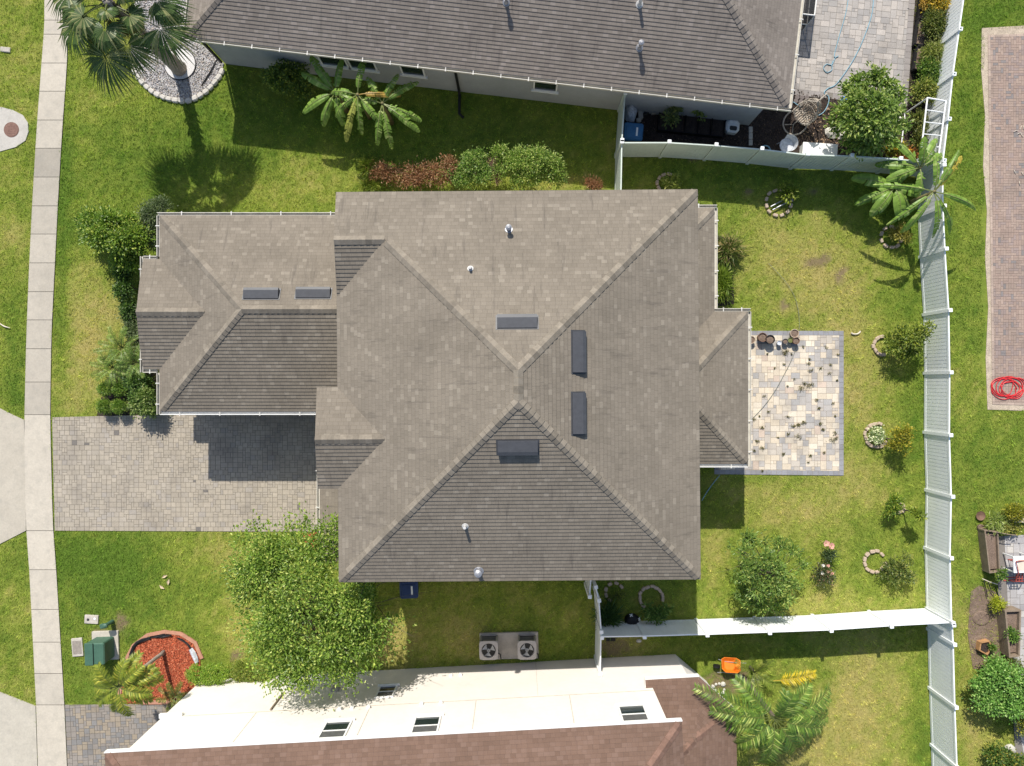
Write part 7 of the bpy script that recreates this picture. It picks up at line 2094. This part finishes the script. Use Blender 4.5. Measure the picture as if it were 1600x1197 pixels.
# red metal rocking frame and white table
def rocker():
    c = P(1580, 892)
    root = thing('garden_swing', 'red metal slatted garden seat beside the white table at the right edge', 'garden seat', (c.x, c.y, 0), local=True)
    mb = MB()
    for x in (-.12, 0, .12): mb.cyl((x, -.35, .48), (x, .55, .56), .022, .022, 6)
    for i in range(8): mb.cyl((-.17, -.32 + i * .12, .50), (.17, -.32 + i * .12, .50), .016, .016, 6)
    mb.build('seat', MAT['red_metal'], root)
    mb = MB()
    for x in (-.19, .19): mb.tube([(x, -.40, .02), (x, -.34, .5), (x * 1.2, .1, .78), (x * 1.9, .62, .82)], .02, 6)
    mb.cyl((-.36, .62, .82), (.2, .62, .7), .02, .02, 6); mb.build('arm_frame', MAT['red_metal'], root)
    mb = MB(); mb.cyl((-.36, -.42, .03), (.40, -.36, .03), .028, .028, 6); mb.cyl((-.36, -.30, .03), (.36, -.26, .03), .024, .024, 6); mb.cyl((-.17, .5, .03), (.17, .5, .03), .024, .024, 6)
    for x in (-.15, .15): mb.cyl((x, .5, .03), (x, .5, .52), .02, .02, 6)
    mb.build('base_frame', MAT['red_metal'], root)
rocker()
c = P(1598, 882, .7)
root = thing('table', 'white framed table with a pale top cut by the right edge', 'table', (c.x, c.y, 0), .03, local=True)
mb = MB(); mb.bevbox((0, 0, .70), (.8, .72, .05), .02); mb.build('frame', MAT['white'], root)
mb = MB(); mb.box((.06, -.02, .729), (.56, .46, .008)); mb.build('tabletop', MAT['cushion'], root)
for sx, sy in ((1, 1), (1, -1), (-1, 1), (-1, -1)):
    mb = MB(); mb.box((sx * .36, sy * .32, .335), (.05, .05, .67)); mb.build('leg', MAT['white'], root)
# branches and sticks
for k, (pts, lb) in enumerate((([(1532, 903), (1543, 908), (1556, 912)], 'pale curved stick across the end of the upper raised bed'), ([(1534, 906), (1538, 920), (1540, 932)], 'dark bent stick at the top of the dirt patch'), ([(1541, 908), (1546, 922), (1552, 930)], 'thin dark stick next to the bent one on the dirt patch'), ([(1537, 827), (1548, 828), (1562, 831), (1574, 832)], 'long grey stick lying across the head of the upper raised bed'))):
    P3 = [P(*q) + Vector((0, 0, .12 if k != 3 else .56)) for q in pts]
    mb = MB(); mb.tube(P3, .02, 6); o = mb.build('stick', MAT['cushion' if k == 0 else 'wood' if k == 3 else 'dark'], None, org=tuple(P3[0])); tag(o, lb, 'stick')
hose('hose', 'black drip hose edging the dirt patch beside the stone paving', [(1554, 916), (1558, 928), (1562, 944), (1556, 949), (1545, 952)], .022, 'black', .05)
c = P(1577.5, 1168); mb = MB(); rr = random.Random(8); vs = []
for r, z in ((1, 0), (1.05, .35), (.8, .75), (.3, .95)):
    for i in range(10):
        a = 2 * math.pi * i / 10; q = .2 * r * rr.uniform(.85, 1.15); vs.append((q * 1.2 * math.cos(a), q * .8 * math.sin(a), .2 * z))
mb.add(vs, [(j * 10 + i, j * 10 + (i + 1) % 10, (j + 1) * 10 + (i + 1) % 10, (j + 1) * 10 + i) for j in range(3) for i in range(10)] + [tuple(range(30, 40))])
solo('rock', mb, MAT['rock'], 'pale cream rock on the stone paving near the bottom right corner', 'rock', (c.x, c.y, .02), -.5)
c = P(1598, 1053); mb = MB(); mb.bevbox((0, 0, .16), (.4, .3, .34), .05); solo('bucket', mb, MAT['white'], 'white container at the right edge above the large green bush', 'container', (c.x, c.y, .02))
# stones by the palms
rng = random.Random(21)
for k in range(9):
    c = P(1122 + rng.uniform(-8, 12), 1074 + rng.uniform(-10, 12)); mb = MB(); s = rng.uniform(.06, .11)
    mb.lathe((0, 0, 0), [(s, 0), (s * 1.05, s * .4), (s * .5, s * .8)], 8, 1.0, rng.uniform(.7, 1)); solo('white_stone', mb, MAT['rock'], 'white stone in the little heap between the red roof and the wheelbarrow', 'stone', (c.x, c.y, 0), rng.uniform(0, 3), 'white stones beside the red roof')
# roses
for k, (x, y, m_, lb) in enumerate(((1291, 849, 'flower_pink', 'salmon pink rose bloom, the largest, above the little rose bush'), (1299, 853, 'flower_pink', 'salmon pink rose bloom right of the largest one'), (1286, 884, 'flower_white', 'pale bloom on the brownish rose bush, upper left'), (1294, 884, 'flower_pink', 'pink bloom on the brownish rose bush, upper right'), (1285, 895, 'flower_white', 'pale bloom on the brownish rose bush, lower left'), (1294, 894, 'flower_pink', 'pink bloom on the brownish rose bush, lower middle'), (1300, 896, 'flower_pink', 'small pink bloom at the right of the brownish rose bush'))):
    c = P(x, y, .6); big = .11 if k < 2 else .06
    mb = MB(); rr = random.Random(k)
    for q in range(9):
        a = q * 2.4; r = big * (.25 + .09 * q)
        u = Vector((math.cos(a), math.sin(a), 0)); v = Vector((-u.y, u.x, 0)); p0 = u * r * .5
        mb.add([p0 - v * big * .5, p0 + v * big * .5, p0 + u * big * .8 + v * big * .45 + Vector((0, 0, big * .3)), p0 + u * big * .8 - v * big * .45 + Vector((0, 0, big * .3))], [(0, 1, 2, 3)])
    mb.cyl((0, 0, -.55), (0, 0, 0), .008, .006, 5)
    solo('rose', mb, MAT[m_], lb, 'flower', (c.x, c.y, .6), k)
